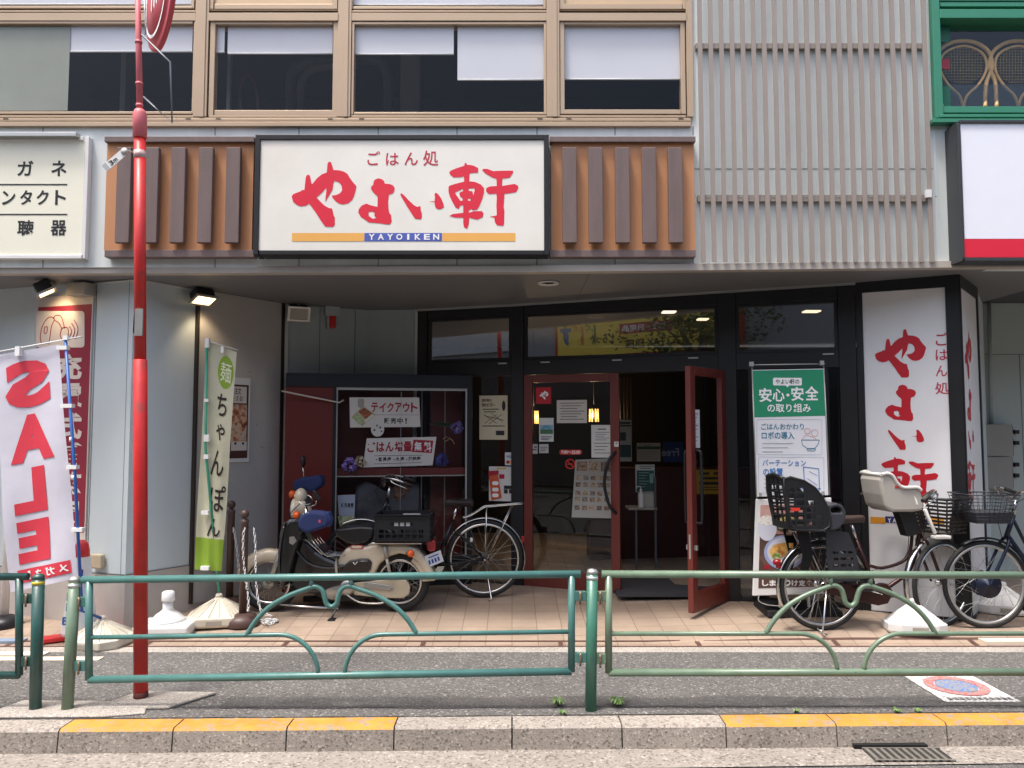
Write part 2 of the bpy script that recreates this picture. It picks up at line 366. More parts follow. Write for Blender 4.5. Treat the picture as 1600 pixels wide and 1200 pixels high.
black_p = mat('black_plastic', '#16161a', .4, var=.1)
# ================================================================ ground
def gsheet(name, pts, z, m, kind='structure'):
    b = MB(); b.add([(x, y, z) for x, y in pts], [tuple(range(len(pts)))]); return b.build(name, m, kind=kind)
KS = .0194
ky = lambda x, d=0.: 4.44 + KS * x + d           # back edge of the kerb
gsheet('ground', [(-600, -600), (600, -600), (600, 600), (-600, 600)], -.15, mat('far_ground', '#6d6b68', .9, var=.1, scale=.5))
gsheet('road', [(-60, -5.3), (60, -5.3), (60, 4.9), (-60, 3.6)], -.127, asphalt_road)
gsheet('gutter', [(-16, 3.56), (16, 4.52), (16, ky(16, -.12)), (-16, ky(-16, -.12))], -.12, gutter_m)
b = MB(); nx = 60
b.grid(lambda u, v: (-16 + 32 * u, ky(-16 + 32 * u, -.004) + (5.70 - ky(-16 + 32 * u)) * v, 0.), nx, 6, False); b.build('sidewalk', asphalt, kind='structure')
b = MB(); b.wbox(-16, 16, 5.70, 5.835, -.1, .003); b.build('edging_strip', concrete, kind='structure')
def gz(y, x=0.):                             # the forecourt rises towards the shop, a little more on the right
    return max(0.0, min(.124, (y - 5.95) * .08)) + .045 * max(0, min(1, (x - 1) / 1.6)) * max(0, min(1, (y - 5.9) / .2))
b = MB(); ys = [5.835, 5.9, 5.95, 6.1, 7.5, 12]; xs_ = [-16, 1, 2.6, 16]
b.add([(x, y, gz(y, x)) for y in ys for x in xs_], [(j * 4 + i, j * 4 + i + 1, j * 4 + i + 5, j * 4 + i + 4) for j in range(5) for i in range(3)])
b.build('tile_paving', tile_m, kind='structure')
b = MB(); b.wbox(-16, 16, 5.837, 5.865, -.02, .005); b.add([(x, y, gz(y, x) + .004) for y in (5.975, 6.0) for x in xs_], [(i, i + 1, i + 5, i + 4) for i in range(3)])
for i in range(-12, 13): x = i * 1.04 + .35; b.add([(x, 5.865, gz(5.865, x) + .003), (x + .035, 5.865, gz(5.865, x) + .003), (x + .035, 5.975, gz(5.975, x) + .003), (x, 5.975, gz(5.975, x) + .003)], [(0, 1, 2, 3)])
b.build('drain_channel', drain_m, kind='structure')
b = MB(); b.wbox(3.55, 4.5, 5.87, 5.97, -.01, .034); b.build('pale_tiles', tile_pale, kind='structure')
b = MB(); b.wbox(-4.6, -3.35, 5.60, 5.69, 0, .012); b.wbox(-4.6, -2.9, 5.5, 5.58, 0, .006); b.build('pale_edge_patch', tile_pale, kind='structure')
# kerb blocks: one strip, each stone with its joint, some painted
kb = MB(); mi = []
joints = [-16, -9.4, -8.2, -7.0, -5.9, -4.7, -3.55, -2.44, -1.83, -1.22, -.64, 0., .6, 1.17, 1.78, 2.39, 3.5, 4.1, 5.3, 6.5, 9, 16]
paint = lambda a: 'y' if (-2.5 < a < -.7 or 1.1 < a < 5) else 'w'
for i in range(len(joints) - 1):
    x0, x1 = joints[i] + .004, joints[i + 1] - .004
    f = lambda x, d, z: (x, ky(x, d), z)
    n0 = len(kb.f)
    kb.add([f(x0, 0, -.2), f(x1, 0, -.2), f(x1, 0, .002), f(x0, 0, .002), f(x0, -.165, -.2), f(x1, -.165, -.2), f(x1, -.145, -.012), f(x0, -.145, -.012), f(x0, -.13, .002), f(x1, -.13, .002)],
           [(4, 5, 6, 7), (6, 9, 8, 7), (8, 9, 2, 3), (0, 3, 2, 1), (0, 4, 7, 8, 3), (5, 1, 2, 9, 6)])
    mi += [0, (2 if paint(joints[i]) == 'y' else 1), (2 if paint(joints[i]) == 'y' else 1), 0, 0, 0]
ko = kb.build('kerb', [kerb_face, kerb_white, yellow_p], kind='structure')
for p, k in zip(ko.data.polygons, mi): p.material_index = k
# concrete footing pads round the posts
for nm, P, lab in (('footing_pad', [(-3.0, 4.405), (-2.30, 4.42), (-2.08, 4.47), (-2.16, 4.66), (-2.9, 4.68)], 'low rough concrete pad under the two guard posts at the kerb'),
                   ('footing_pad', [(-2.42, 4.53), (-1.98, 4.55), (-1.80, 4.80), (-2.28, 4.82)], 'concrete pad cast round the foot of the red pole')):
    b = MB(); b.prism(Fr((0, 0, 0), (1, 0, 0), (0, 1, 0)), P, 0, .012 if P[0][0] < -2.9 else .02); b.build(nm, concrete, bev=.008, label=lab, cat='concrete pad')
# drain grating in the gutter
t = thing('drain_grate', 'slotted metal drain grate in the gutter below the kerb', 'drain', (2.08, 4.16, -.1))
b = MB(); x0, x1, y0, y1 = 1.90, 2.32, 4.13, 4.30
b.wbox(x0, x1, y0, y1, -.13, -.117); b.build('grate_bed', mat('grate_dark', '#2a2a28', .7, var=.2), t)
b = MB()
for i in range(10): b.wbox(x0 + .01 + i * .04, x0 + .028 + i * .04, y0, y1, -.12, -.11)
b.wbox(x0, x1, y0, y0 + .015, -.12, -.109); b.wbox(x0, x1, y1 - .015, y1, -.12, -.109); b.build('grate_bars', mat('grate_iron', '#77736c', .6, .3, var=.15), t)
b = MB(); b.wbox(1.86, 2.26, ky(2) - .185, ky(2) - .150, -.118, -.098); b.build('inlet_slot', mat('slot_black', '#090909', .9, var=0), t)
# no parking plate stuck on the asphalt
t = thing('pavement_marking', 'worn white square marking with red and blue ring on the asphalt', 'marking', (2.83, 4.9, 0))
G = Fr((0, 0, 0), (1, 0, 0), (0, 1, 0))
q = [(2.57, 4.67), (3.02, 4.67), (3.02, 5.16), (2.57, 5.16)]
def worn(name, col, thr=.5):
    m = bpy.data.materials.new(name); m.use_nodes = True; nt = m.node_tree; P = nt.nodes['Principled BSDF']; L = nt.links.new
    tc = nt.nodes.new('ShaderNodeTexCoord'); n = nt.nodes.new('ShaderNodeTexNoise'); n.inputs['Scale'].default_value = 75; n.inputs['Detail'].default_value = 3; L(tc.outputs['Object'], n.inputs['Vector'])
    mr = nt.nodes.new('ShaderNodeMapRange'); mr.inputs[1].default_value = thr - .07; mr.inputs[2].default_value = thr + .07; L(n.outputs['Fac'], mr.inputs[0])
    mx = nt.nodes.new('ShaderNodeMix'); mx.data_type = 'RGBA'; L(mr.outputs[0], mx.inputs[0]); mx.inputs[6].default_value = (*S(col), 1); mx.inputs[7].default_value = (*S('#8d8a86'), 1); L(mx.outputs[2], P.inputs['Base Color']); P.inputs['Roughness'].default_value = .8
    MATS[name] = m; return m
b = MB(); b.flat(G, q, .004); b.build('plate', worn('worn_white', '#d5d4d2', .54), t)
cx, cyy = 2.795, 4.95
ringp = lambda r, r2, c, n=40: [(cx + r * math.cos(i * 2 * math.pi / n), cyy + r2 * math.sin(i * 2 * math.pi / n)) for i in range(n)]
b = MB(); b.flat(G, ringp(.185, .185, 0), .008, [ringp(.125, .125, 0)[::-1]]); b.build('red_ring', worn('worn_red', '#cf5a5c', .48), t)
b = MB(); b.flat(G, ringp(.12, .12, 0), .008); b.build('blue_disc', worn('worn_blue', '#4a74b4', .47), t)
b = MB()
for i in range(11): b.flat(G, [(2.61 + i * .036, 4.695), (2.635 + i * .036, 4.695), (2.635 + i * .036, 4.735), (2.61 + i * .036, 4.735)], .008)
b.build('caption_marks', worn('worn_black', '#46485a', .5), t)
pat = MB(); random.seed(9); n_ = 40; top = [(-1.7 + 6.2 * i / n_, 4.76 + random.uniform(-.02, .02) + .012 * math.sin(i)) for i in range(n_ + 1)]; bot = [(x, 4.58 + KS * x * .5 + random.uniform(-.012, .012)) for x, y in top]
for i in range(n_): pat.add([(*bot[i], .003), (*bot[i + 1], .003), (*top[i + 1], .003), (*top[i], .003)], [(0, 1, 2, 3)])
pat.build('asphalt_dark_strip', speckle('asphalt_darker', '#575553', '#3d3c3b', '#7d7973', 130, .6, big=.2), kind='structure')  # ragged darker strip over the sidewalk along the fence base
cr = MB(); px_ = [-6 + .11 * i for i in range(110)]; pts_ = [(x, ky(x, .012) + random.uniform(-.004, .004)) for x in px_]
for i in range(109): w0 = random.uniform(.002, .007); cr.add([(pts_[i][0], pts_[i][1] - w0, .0035), (pts_[i + 1][0], pts_[i + 1][1] - w0, .0035), (pts_[i + 1][0], pts_[i + 1][1] + w0, .0035), (pts_[i][0], pts_[i][1] + w0, .0035)], [(0, 1, 2, 3)])
cr.build('kerb_seam', mat('seam_dirt', '#3c3833', .9, var=.2, scale=20), kind='structure')
# small weeds at the kerb
weed_m = mat('weed_green', '#6a8a48', .6, var=.3, scale=30)
def weed(x, y, n, h, lab):
    b = MB()
    for i in range(n):
        a = random.uniform(0, 6.28); l = h * random.uniform(.5, 1); dx, dy = math.cos(a) * l, math.sin(a) * l; w = .007
        p0 = Vector((x, y, 0)); p1 = Vector((x + dx * .5, y + dy * .5, l * .75)); p2 = Vector((x + dx, y + dy, l * .5)); s_ = Vector((-dy, dx, 0)).normalized() * w
        b.add([p0 - s_ * .4, p0 + s_ * .4, p1 + s_, p1 - s_, p2], [(0, 1, 2, 3), (3, 2, 4)])
    b.build('weed', weed_m, label=lab, cat='weed', group='weeds along the kerb')
weed(.62, 4.60, 30, .075, 'bright green weed tuft right beside the middle guard post')
weed(.27, 4.60, 14, .07, 'thin pale weed left of the middle guard post')
weed(.29, 4.47, 12, .035, 'tiny weed at the kerb edge near the middle post')
weed(1.62, 4.50, 12, .03, 'sparse weed at the back of the yellow kerb')
weed(2.20, 4.50, 18, .04, 'weed growing on the yellow kerb beside its joint')
weed(2.32, 4.51, 14, .03, 'weed below the round pavement marking')
# ================================================================ the building
ZS = 2.861                                   # soffit height at mid frontage; it rises slightly to the right
zs = lambda x: ZS + .0105 * max(0., x)
ZT = ZS + .045
UF = flatF(6.02)
LW = wall((-4.533, 6.745), (-3.119, 6.288)); WB = wall((-3.119, 6.288), (-2.262, 7.53)); WC = wall((-2.262, 7.53), (-1.496, 7.93))
WD = wall((-1.496, 7.93), (-.959, 7.888)); SF = wall((-.959, 7.888), (2.98, 6.62)); PF = wall((2.98, 6.62), (3.69, 6.295)); PS = wall((3.69, 6.295), (4.22, 6.93))
PW = wall((4.22, 6.93), (4.78, 7.75)); RW = wall((4.78, 7.75), (12, 7.75))
def length(fr, A): return (Vector((A[0], A[1], 0)) - fr.o).length
B = thing('restaurant_building', 'grey two storey restaurant building with recessed dark shopfront', 'building', (0, 6.02, 0))
def wl(fr, a0, a1, b0, b1, m, name='wall', th=.12, c1=0., **k): return MB().box(fr, a0, a1, b0, b1, c1 - th, c1).build(name, m, B, **k)
lLW, lWB, lWC, lWD, lSF, lPF, lPS, lPW = length(LW, (-3.119, 6.288)), length(WB, (-2.262, 7.53)), length(WC, (-1.496, 7.93)), length(WD, (-.959, 7.888)), length(SF, (2.98, 6.62)), length(PF, (3.69, 6.295)), length(PS, (4.22, 6.93)), length(PW, (4.78, 7.75))
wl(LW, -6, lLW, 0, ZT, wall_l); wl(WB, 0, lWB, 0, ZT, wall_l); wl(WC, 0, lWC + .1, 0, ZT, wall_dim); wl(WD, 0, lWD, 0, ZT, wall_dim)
wl(PW, -.05, lPW, 0, ZT, wall_l); wl(RW, 0, 7, 0, ZT, mat('right_wall_green_grey', '#a9b5b1', .6, var=.06, scale=1.5, streak=True))
# dado along the left corner
zd = W(210, 899, 6.28)[2]
MB().box(LW, -6, lLW + .006, -.02, zd, 0, .008).box(WB, -.004, .86, -.02, zd, 0, .008).build('dado', dado_m, B)
b = MB()
for fr, xs in ((LW, (143, 146)), ): b.box(fr, fr.pix(144, 650)[0], fr.pix(144, 650)[0] + .008, zd, ZS, 0, .0015)
b.box(LW, lLW - .05, lLW - .046, zd, ZS, 0, .0015); b.box(LW, -6, lLW, zd - .002, zd + .006, 0, .0095); b.box(WB, 0, .86, zd - .002, zd + .006, 0, .0095)
b.box(WC, WC.pix(499, 530)[0], WC.pix(499, 530)[0] + .007, 1.9, ZS, 0, .002); b.box(WC, WC.pix(554, 530)[0], WC.pix(554, 530)[0] + .008, 1.9, ZS, 0, .002); b.box(RW, 0, 2, 2.38, 2.387, 0, .002); b.box(RW, RW.pix(1598, 700)[0], RW.pix(1598, 700)[0] + .008, .2, 2.38, 0, .002)
b.build('panel_joints', mat('joint_line_grey', '#6c7070', .7, var=0), B)  # thin dark grey strips draw the wall panel joints
MB().box(WD, lWD - .04, lWD - .005, 1.9, ZS, 0, .02).box(WC, .0, .05, 0, ZS, 0, .03).build('corner_trim', mat('trim_pale', '#c3c6c2', .5, var=.05), B)
# upper storey wall, with openings left for the windows (pieces butted end to end)
zt = 5.6
def ub(x0, y0, x1, y1, m=wall_up, c0=-.15, c1=0., name='upper_wall'):
    b = MB(); b.pbox(UF, x0, y0, x1, y1, c0, c1); return b
zl = UF.pix(800, 418)[1]
sill0 = UF.pix(800, 196)[1]
x1081 = UF.pix(1079, 100)[0]; x1457 = UF.pix(1457, 100)[0]; zg = UF.pix(1500, 187)[1]
b = MB(); b.box(UF, -9, x1081, ZS + .04, sill0, -.15, 0); b.box(UF, x1457, 9, ZS + .04, zg, -.15, 0); b.build('upper_wall', wall_up, B); MB().box(UF, x1081, x1457, ZS + .04, zt, -.15, 0).build('upper_wall', mat('upper_wall_white', '#e3eae8', .6, var=.10, scale=4, streak=True), B)
b = MB()
for x in (66, 335, 466, 590, 713, 838, 960, 1082): b.pbox(UF, x, 402, x + 2, 418, 0, .002); b.pbox(UF, x, 197, x + 2, 211, 0, .002)
b.pbox(UF, 1082, 263, 1458, 264.6, 0, .002)
b.build('upper_joints', mat('joint_grey', '#8e9492', .7, var=0), B)
# soffit and its lip
P = [(-9, 6.16), (0, 6.053), (9, 6.04), (9, 12), (0, 12), (-9, 12)]
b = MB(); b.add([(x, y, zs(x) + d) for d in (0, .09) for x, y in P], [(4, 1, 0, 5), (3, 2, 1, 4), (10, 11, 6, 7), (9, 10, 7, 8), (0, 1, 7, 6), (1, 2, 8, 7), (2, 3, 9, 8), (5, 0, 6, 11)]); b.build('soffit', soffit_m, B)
b = MB(); off = .012
L_ = [(-9, 6.115), (0, 6.008), (9, 5.99)]
for i in range(2):
    (xa, ya), (xb, yb) = L_[i], L_[i + 1]
    za_, zb_ = zs(xa), zs(xb); b.hexa([(xa, ya + .08, za_ - .004), (xb, yb + .08, zb_ - .004), (xb, yb + .08, zb_ + .048), (xa, ya + .08, za_ + .048), (xa, ya - off, za_ - .004), (xb, yb - off, zb_ - .004), (xb, yb - off, zb_ + .048), (xa, ya - off, za_ + .048)])
b.build('fascia_lip', lip_m, B)
MB().wbox(-9, 9, 5.80, 6.02, ZS + .04, ZS + .0405).build('flashing', lip_m, B) if False else None
b = MB(); lz = UF.pix(857, 442)
dl = ray(857, 442); tt = (ZS - CH) / dl.z; dp = EYE + dl * tt
MB().lathe([(.001, 0), (.06, 0), (.085, -.012), (.092, -.004), (.092, 0)], (dp.x, dp.y, ZS), n=28).build('downlight', white_m, B)
# soffit access joints
b = MB()
for (xa, xb, ya, yb) in ((-6, 6, 6.55, 6.556), (.62, .626, 6.1, 8.1)): b.hexa([(xa, yb, zs(xa) - .0015), (xb, yb, zs(xb) - .0015), (xb, yb, zs(xb) + .01), (xa, yb, zs(xa) + .01), (xa, ya, zs(xa) - .0015), (xb, ya, zs(xb) - .0015), (xb, ya, zs(xb) + .01), (xa, ya, zs(xa) + .01)])
b.build('soffit_joint', mat('joint_dark', '#5a5856', .7, var=0), B)
# structure behind: dining room, upper rooms
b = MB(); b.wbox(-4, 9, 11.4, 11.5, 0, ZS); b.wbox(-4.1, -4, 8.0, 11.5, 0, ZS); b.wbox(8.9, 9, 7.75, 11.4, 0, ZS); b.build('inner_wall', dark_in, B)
MB().add([(-4, 6.9, .127), (9, 6.2, .127), (9, 11.4, .127), (-4, 11.4, .127)], [(0, 1, 2, 3)]).build('inner_floor', mat('inner_floor_brown', '#3b2c26', .5, var=.15), B) if False else None
b = MB(); b.wbox(-9, x1457, 9.0, 9.1, ZS + .05, zt); b.wbox(-9, 9, 6.2, 9.1, ZS + .05, ZS + .08); b.wbox(-9, 9, 6.0, 9.1, zt, zt + .2); b.wbox(-9.1, -9, 6.0, 9.1, ZS + .05, zt); b.wbox(9, 9.1, 6.0, 9.1, ZS + .05, zt); b.wbox(x1081 + .5, x1081 + .6, 6.18, 9.0, ZS + .09, zt)
b.wbox(x1457, 9, 8.4, 8.5, ZS + .09, zt); b.build('upper_room', dark_up, B)
b = MB(); b.tube(catmull([W(455, 176, 7.2), W(455, 122, 7.2), W(470, 102, 7.2), W(500, 98, 7.2), W(560, 98, 7.2)], 5), .05, 12).tube(catmull([W(470, 176, 7.0), W(471, 130, 7.0), W(490, 108, 7.0), W(530, 103, 7.0)], 5), .035, 12).tube(catmull([W(560, 92, 7.3), W(590, 95, 7.3), W(606, 120, 7.3), W(606, 178, 7.3)], 5), .05, 12)  # tubes added inside, shaped as the pipes reflected in the panes
b.build('pipe_reflection', mat('pipe_reflection_grey', '#6a6e72', .6, var=.05), B); MB().wbox(W(626, 100, 7.1).x, W(655, 100, 7.1).x, 7.1, 7.25, ZS + .1, zt).wbox(W(189, 100, 7.1).x, W(197, 100, 7.1).x, 7.1, 7.2, ZS + .1, zt).wbox(W(355, 100, 6.5).x, W(360, 100, 6.5).x, 6.5, 6.55, ZS + .1, zt).build('column_reflection', mat('column_reflection_grey', '#8a8d8d', .6, var=.05), B); MB().wbox(-8.9, x1081 + .4, 8.6, 8.7, 3.3, 4.0).build('room_shelving', mat('shelving_dark', '#2c2f34', .7, var=.2, scale=3), B)  # tubes and columns added behind the panes stand in for reflections
# --- bronze window band
def win(name, gx, blinds=(), sash=0., upper=False, panel=False, m=bronze, film=None, glm=gl):
    x0, y0, x1, y1 = gx; s = sash
    w = MB()
    if s:
        w.pbox(UF, x0 - s, y0 - s, x0, y1 + s, -.06, .008); w.pbox(UF, x1, y0 - s, x1 + s, y1 + s, -.06, .008); w.pbox(UF, x0, y0 - s, x1, y0, -.06, .008); w.pbox(UF, x0, y1, x1, y1 + s, -.06, .008)
    wo = w.build(name, m, B, bev=.003)
    if panel: MB().pbox(UF, x0, y0, x1, y1, -.06, -.01).build('infill_panel', bronze_panel, wo)
    else: MB().prect(UF, x0 - 1, y0 - 1, x1 + 1, y1 + 1, -.02).build('pane', glm, wo)
    for (bx0, bx1, by1) in blinds:
        q = MB(); c = -.034; q.prect(UF, bx0, y0 - 4, bx1, by1 - 3, c); q.build('blind', mat('roller_blind', '#dadae0', .8, var=.03, scale=2), wo, solid=.002)
        a0, bb = UF.pix(bx0, by1 - 3, c); a1, _ = UF.pix(bx1, by1, c)
        MB().tube([UF.pt(a0, bb - .004, c), UF.pt(a1, bb - .004, c)], .007, 8).build('blind_bar', white_m, wo)
    if film: MB().prect(UF, *film, -.026).build('frosted_film', glass('frost_film', (.50, .53, .47), 1.4, .5) if False else mat('frosted_film', '#8f9286', .5, var=.1, scale=2), wo, solid=.001)
    return wo
win('window', (-120, 37, 301, 174), [(-120, 301, 83)], 4, film=(-60, 38, 108, 173))
win('window', (335, 38, 520, 172), [(334, 351, 84), (356, 520, 86)], 8)
win('window', (553, 38, 850, 175), [(553, 709, 87), (715, 850, 127)], 4)
win('window', (882, 38, 1064, 171), [(882, 1064, 126)], 7)
bw = glass('bright_upper_glass', (.9, .93, .95), 1.5)
win('window', (-120, -120, 301, 9), [(-120, 301, 9)], 4); win('window', (552, -120, 849, 10), [(553, 849, 10)], 4)
win('window', (335, -120, 520, 6), sash=8, panel=True); win('window', (882, -120, 1066, 6), sash=8, panel=True)
b = MB()
for x0, x1 in ((305, 326), (528, 549), (854, 874), (1072, 1080)):
    b.pbox(UF, x0, -120, x1, 182, -.15, .018); b.pbox(UF, (x0 + x1) / 2 - 1, -120, (x0 + x1) / 2 + 6, 182, .018, .026)
for x0, x1 in ((-120, 305), (326, 528), (549, 854), (874, 1072)):
    inner = x0 in (326, 874)
    b.pbox(UF, x0, 16, x1, 18.5 if not inner else 15.6, -.15, .010); b.pbox(UF, x0, 20, x1, 32, -.15, .024 if inner else .014)
    b.pbox(UF, x0, 180, x1, 183, -.15, .010)
b.build('window_frame', bronze, B, bev=.003)
b = MB(); b.pbox(UF, -160, 184, 1080, 189, -.15, .022); b.pbox(UF, -160, 190, 1080, 197, -.15, .03); b.build('window_sill', bronze, B, bev=.003)
b = MB()
for x in (5, 290, 337, 512, 561, 840, 885, 1060): b.pbox(UF, x, 184.5, x + 8, 186.5, .022, .0235)
b.pbox(UF, -120, 18.6, 1072, 20, -.14, .0); b.build('gasket', mat('gasket_black', '#1c1815', .8, var=0), B)
# --- green window
green_w = mat('green_aluminium', '#3a8468', .4, .1, var=.05, scale=3)
wo = MB().pbox(UF, 1457, -120, 1469, 184, -.15, .05).pbox(UF, 1469, 14, 1720, 28, -.15, .055).pbox(UF, 1469, 3, 1720, 10, -.15, .03).pbox(UF, 1469, 166, 1720, 176, -.15, .035).pbox(UF, 1469, 178, 1720, 183, -.15, .06).pbox(UF, 1469, -9, 1720, 1, -.15, .035).build('green_window', green_w, B, bev=.003)
MB().pbox(UF, 1468, 28, 1720, 167, -.055, -.05).build('pane', gl, wo)
MB().pbox(UF, 1458, 185, 1720, 191, -.15, .08).build('window_ledge', green_w, wo, bev=.003)
b = MB(); b.prect(UF, 1468, 32, 1484, 66, -.048); b.prect(UF, 1469, 134, 1485, 167, -.048); b.build('green_sticker', mat('sticker_green', '#0f5f48', .5, var=.05), wo)
MB().prect(UF, 1469, 92, 1484, 108, -.048).build('red_sticker', mat('sticker_red', '#8f2436', .5, var=.05), wo)
MB().prect(UF, 1485, 132, 1720, 167, -.06).build('frost_band', glass('frost_band', (.55, .55, .53), 1.5, .3), wo)
# --- shopfront frames
bt = SF.pix(815, 562)[1]; bb_ = SF.pix(815, 586)[1]; bh = SF.pix(970, 484)[1]; bl = SF.pix(970, 558)[1] + .0
ax = lambda x: SF.pix(x, 650)[0]
FL = .10
b = MB()
for x0, x1 in ((653, 668), (800, 819), (1124, 1152), (1313, 1340)): b.box(SF, ax(x0), ax(x1), FL, ZT, -.1, .03)
xs = [668, 800, 819, 1124, 1152, 1313]
for i in (0, 2, 4):
    a0, a1 = ax(xs[i]), ax(xs[i + 1])
    b.box(SF, a0, a1, bh, ZT, -.1, .02); b.box(SF, a0, a1, bb_, bl, -.1, .025); b.box(SF, a0, a1, FL - .03, FL + .03, -.1, .01) if i != 2 else None
b.box(SF, ax(819), ax(1124), FL - .1, FL, -.1, .0)
# low stall riser right of the doors, thin posts
b.box(SF, ax(1170), ax(1180), FL + .03, bb_, -.1, .02); b.box(SF, ax(1290), ax(1296), FL + .03, bb_, -.1, .015)
b.build('shopfront_frame', black_f, B, bev=.004)
b = MB(); q0, q1, q2 = ax(800), lSF, ZS; b.box(SF, -.02, q0, ZS - .022, ZS - .001, .03, .045); zr = zs(2.98); P8 = [SF.pt(q0, ZS - .022, .03), SF.pt(q1, zr - .022, .03), SF.pt(q1, zr - .001, .03), SF.pt(q0, ZS - .001, .03)]; b.hexa(P8 + [p + SF.n * .015 for p in P8]); b.build('edge_trim', alu, B)
for x0, x1, u in ((668, 800, 1), (819, 1124, 1), (1152, 1313, 1), (735, 800, 0), (1152, 1170, 0), (1180, 1290, 0), (1296, 1313, 0)):
    o = MB(); z0, z1 = (bl, bh) if u else (FL + .03, bb_)
    if u:
        o.box(SF, ax(x0), ax(x1), z0, z0 + .03, -.04, .012).box(SF, ax(x0), ax(x1), z1 - .03, z1, -.04, .012).box(SF, ax(x0), ax(x0) + .03, z0 + .03, z1 - .03, -.04, .012).box(SF, ax(x1) - .03, ax(x1), z0 + .03, z1 - .03, -.04, .012)
        fo = o.build('transom_window', black_f, B, bev=.003); m = .03
        for k in ((.12, .5, .88) if x1 - x0 > 200 else (.9,)): MB().box(SF, ax(x0) + (ax(x1) - ax(x0)) * k - .045, ax(x0) + (ax(x1) - ax(x0)) * k + .045, z0 - .036, z0 - .024, .025, .032).build('vent_slot', alu, fo)
        MB().flat(SF, [(ax(x0) + m, z0 + m), (ax(x1) - m, z0 + m), (ax(x1) - m, z1 - m), (ax(x0) + m, z1 - m)], -.012).build('pane', glass('transom_glass', (.9, .92, .92), 2.6), fo)
    else:
        MB().flat(SF, [(ax(x0), z0), (ax(x1), z0), (ax(x1), z1), (ax(x0), z1)], -.012).build('shop_window', gl_shop, B)
# door, closed leaf
def leaf(fr, a0, a1, b0, b1, name, lab, thick=.045):
    st = .085; d = MB()
    d.box(fr, a0, a0 + st, b0, b1, -thick / 2, thick / 2).box(fr, a1 - st, a1, b0, b1, -thick / 2, thick / 2).box(fr, a0 + st, a1 - st, b1 - .075, b1, -thick / 2, thick / 2).box(fr, a0 + st, a1 - st, b0, b0 + .16, -thick / 2, thick / 2)
    o = d.build(name, doorred, B, bev=.005, label=lab)
    MB().flat(fr, [(a0 + st - .005, b0 + .155), (a1 - st + .005, b0 + .155), (a1 - st + .005, b1 - .07), (a0 + st - .005, b1 - .07)], .0).build('door_glass', gl_shop, o)
    return o
db1 = bb_ - .004
D1 = leaf(Fr(SF.pt(0, 0, .0), SF.r), ax(819) + .003, ax(968), FL + .012, db1, 'door', 'closed red brown glazed door leaf left of the entrance gap')
def bow(fr, a, b0, b1, bul, c, r, o, aw=0.):
    pts = catmull([fr.pt(a, b1, c * .25), fr.pt(a - bul * .55, b1 - (b1 - b0) * .14, c), fr.pt(a - bul, (b0 + b1) / 2, c), fr.pt(a - bul * .55, b0 + (b1 - b0) * .14, c), fr.pt(a, b0, c * .25)], 6)
    return MB().tube(pts, r, 10)
hz0, hz1 = SF.pix(962, 802)[1], SF.pix(962, 706)[1]
bow(SF, ax(962), hz0, hz1, .10, .07, .015, D1).build('door_handle', black_p, D1)
HG = SF.pt(ax(1131), 0, .02); FE = Vector((1.475, 6.45, 0))
DF = Fr((FE.x, FE.y, 0), (HG.x - FE.x, HG.y - FE.y, 0)); dl_ = (HG - FE).length
D2 = leaf(DF, 0, dl_, FL + .008, db1 + .0, 'door', 'red brown glazed door leaf standing open towards the street', .05)
z0, z1 = DF.pix(1085, 818, .05)[1], DF.pix(1085, 706, .05)[1]
for s_ in (1, -1):
    c = .075 * s_; a = .075
    pts = catmull([DF.pt(a, z1, 0), DF.pt(a, z1 + .005, c * .8), DF.pt(a, z1 - .06, c), DF.pt(a, z0 + .06, c), DF.pt(a, z0 - .005, c * .8), DF.pt(a, z0, 0)], 5)
    MB().tube(pts, .012, 10).build('door_handle', black_p, D2)
MB().box(DF, -.002, 0.001, .55, .75, -.008, .008).box(DF, .03, .05, .62, .66, -.05, .05).build('lock', alu, D2)
# ================================================================ signs on the facade
red_s = mat('sign_red', '#d8213a', .45, var=.03); sign_w = mat('sign_white_film', '#e7e4da', .4, var=.05, scale=2.2, coat=.2)
orange_s = mat('sign_orange', '#e9ae58', .45, var=.02); blue_s = mat('sign_blue', '#4f5fb0', .45, var=.02); let_w = mat('lettering_white', '#f0f0ee', .5, var=0); let_k = mat('lettering_black', '#17171a', .55, var=0)
ink = mat('faint_ink', '#55555c', .7, var=0)
Yz = lambda pts: [(440 + x / 8, 240 + y / 8) for x, y in pts]
Zz = lambda pts: [(620 + x / 8, 240 + y / 8) for x, y in pts]
YA = [Yz([(125,540),(140,510),(185,490),(240,470),(255,455),(285,455),(290,400),(300,310),(310,275),(330,262),(352,272),(362,310),(372,370),(385,380),(440,310),(500,260),(565,235),(570,170),(575,120),(597,98),(620,112),(635,160),(648,205),(720,208),(780,225),(825,255),(850,300),(890,355),(935,405),(925,460),(905,530),(880,580),(830,620),(770,635),(720,625),(680,600),(640,555),(625,525),(690,515),(730,495),(755,460),(752,410),(735,375),(700,350),(660,340),(645,380),(635,450),(600,510),(565,570),(545,605),(550,540),(560,470),(558,425),(545,440),(500,490),(435,548),(475,590),(530,645),(590,680),(630,685),(640,720),(650,770),(665,800),(665,890),(640,915),(545,912),(500,850),(430,740),(345,625),(300,650),(240,660),(190,640),(145,605)])]
YO = [Yz([(1150,350),(1165,325),(1210,308),(1250,318),(1280,340),(1290,375),(1345,378),(1390,395),(1412,425),(1410,460),(1390,495),(1340,515),(1332,600),(1335,680),(1345,740),(1368,770),(1375,850),(1355,882),(1320,885),(1220,870),(1190,868),(1085,858),(1050,830),(990,790),(958,735),(965,695),(1000,650),(1060,625),(1110,645),(1198,665),(1200,560),(1195,530),(1150,490),(1118,445),(1120,410),(1145,390)]), Yz([(1085,730),(1090,780),(1140,815),(1185,805),(1158,775),(1165,740),(1130,722)])]
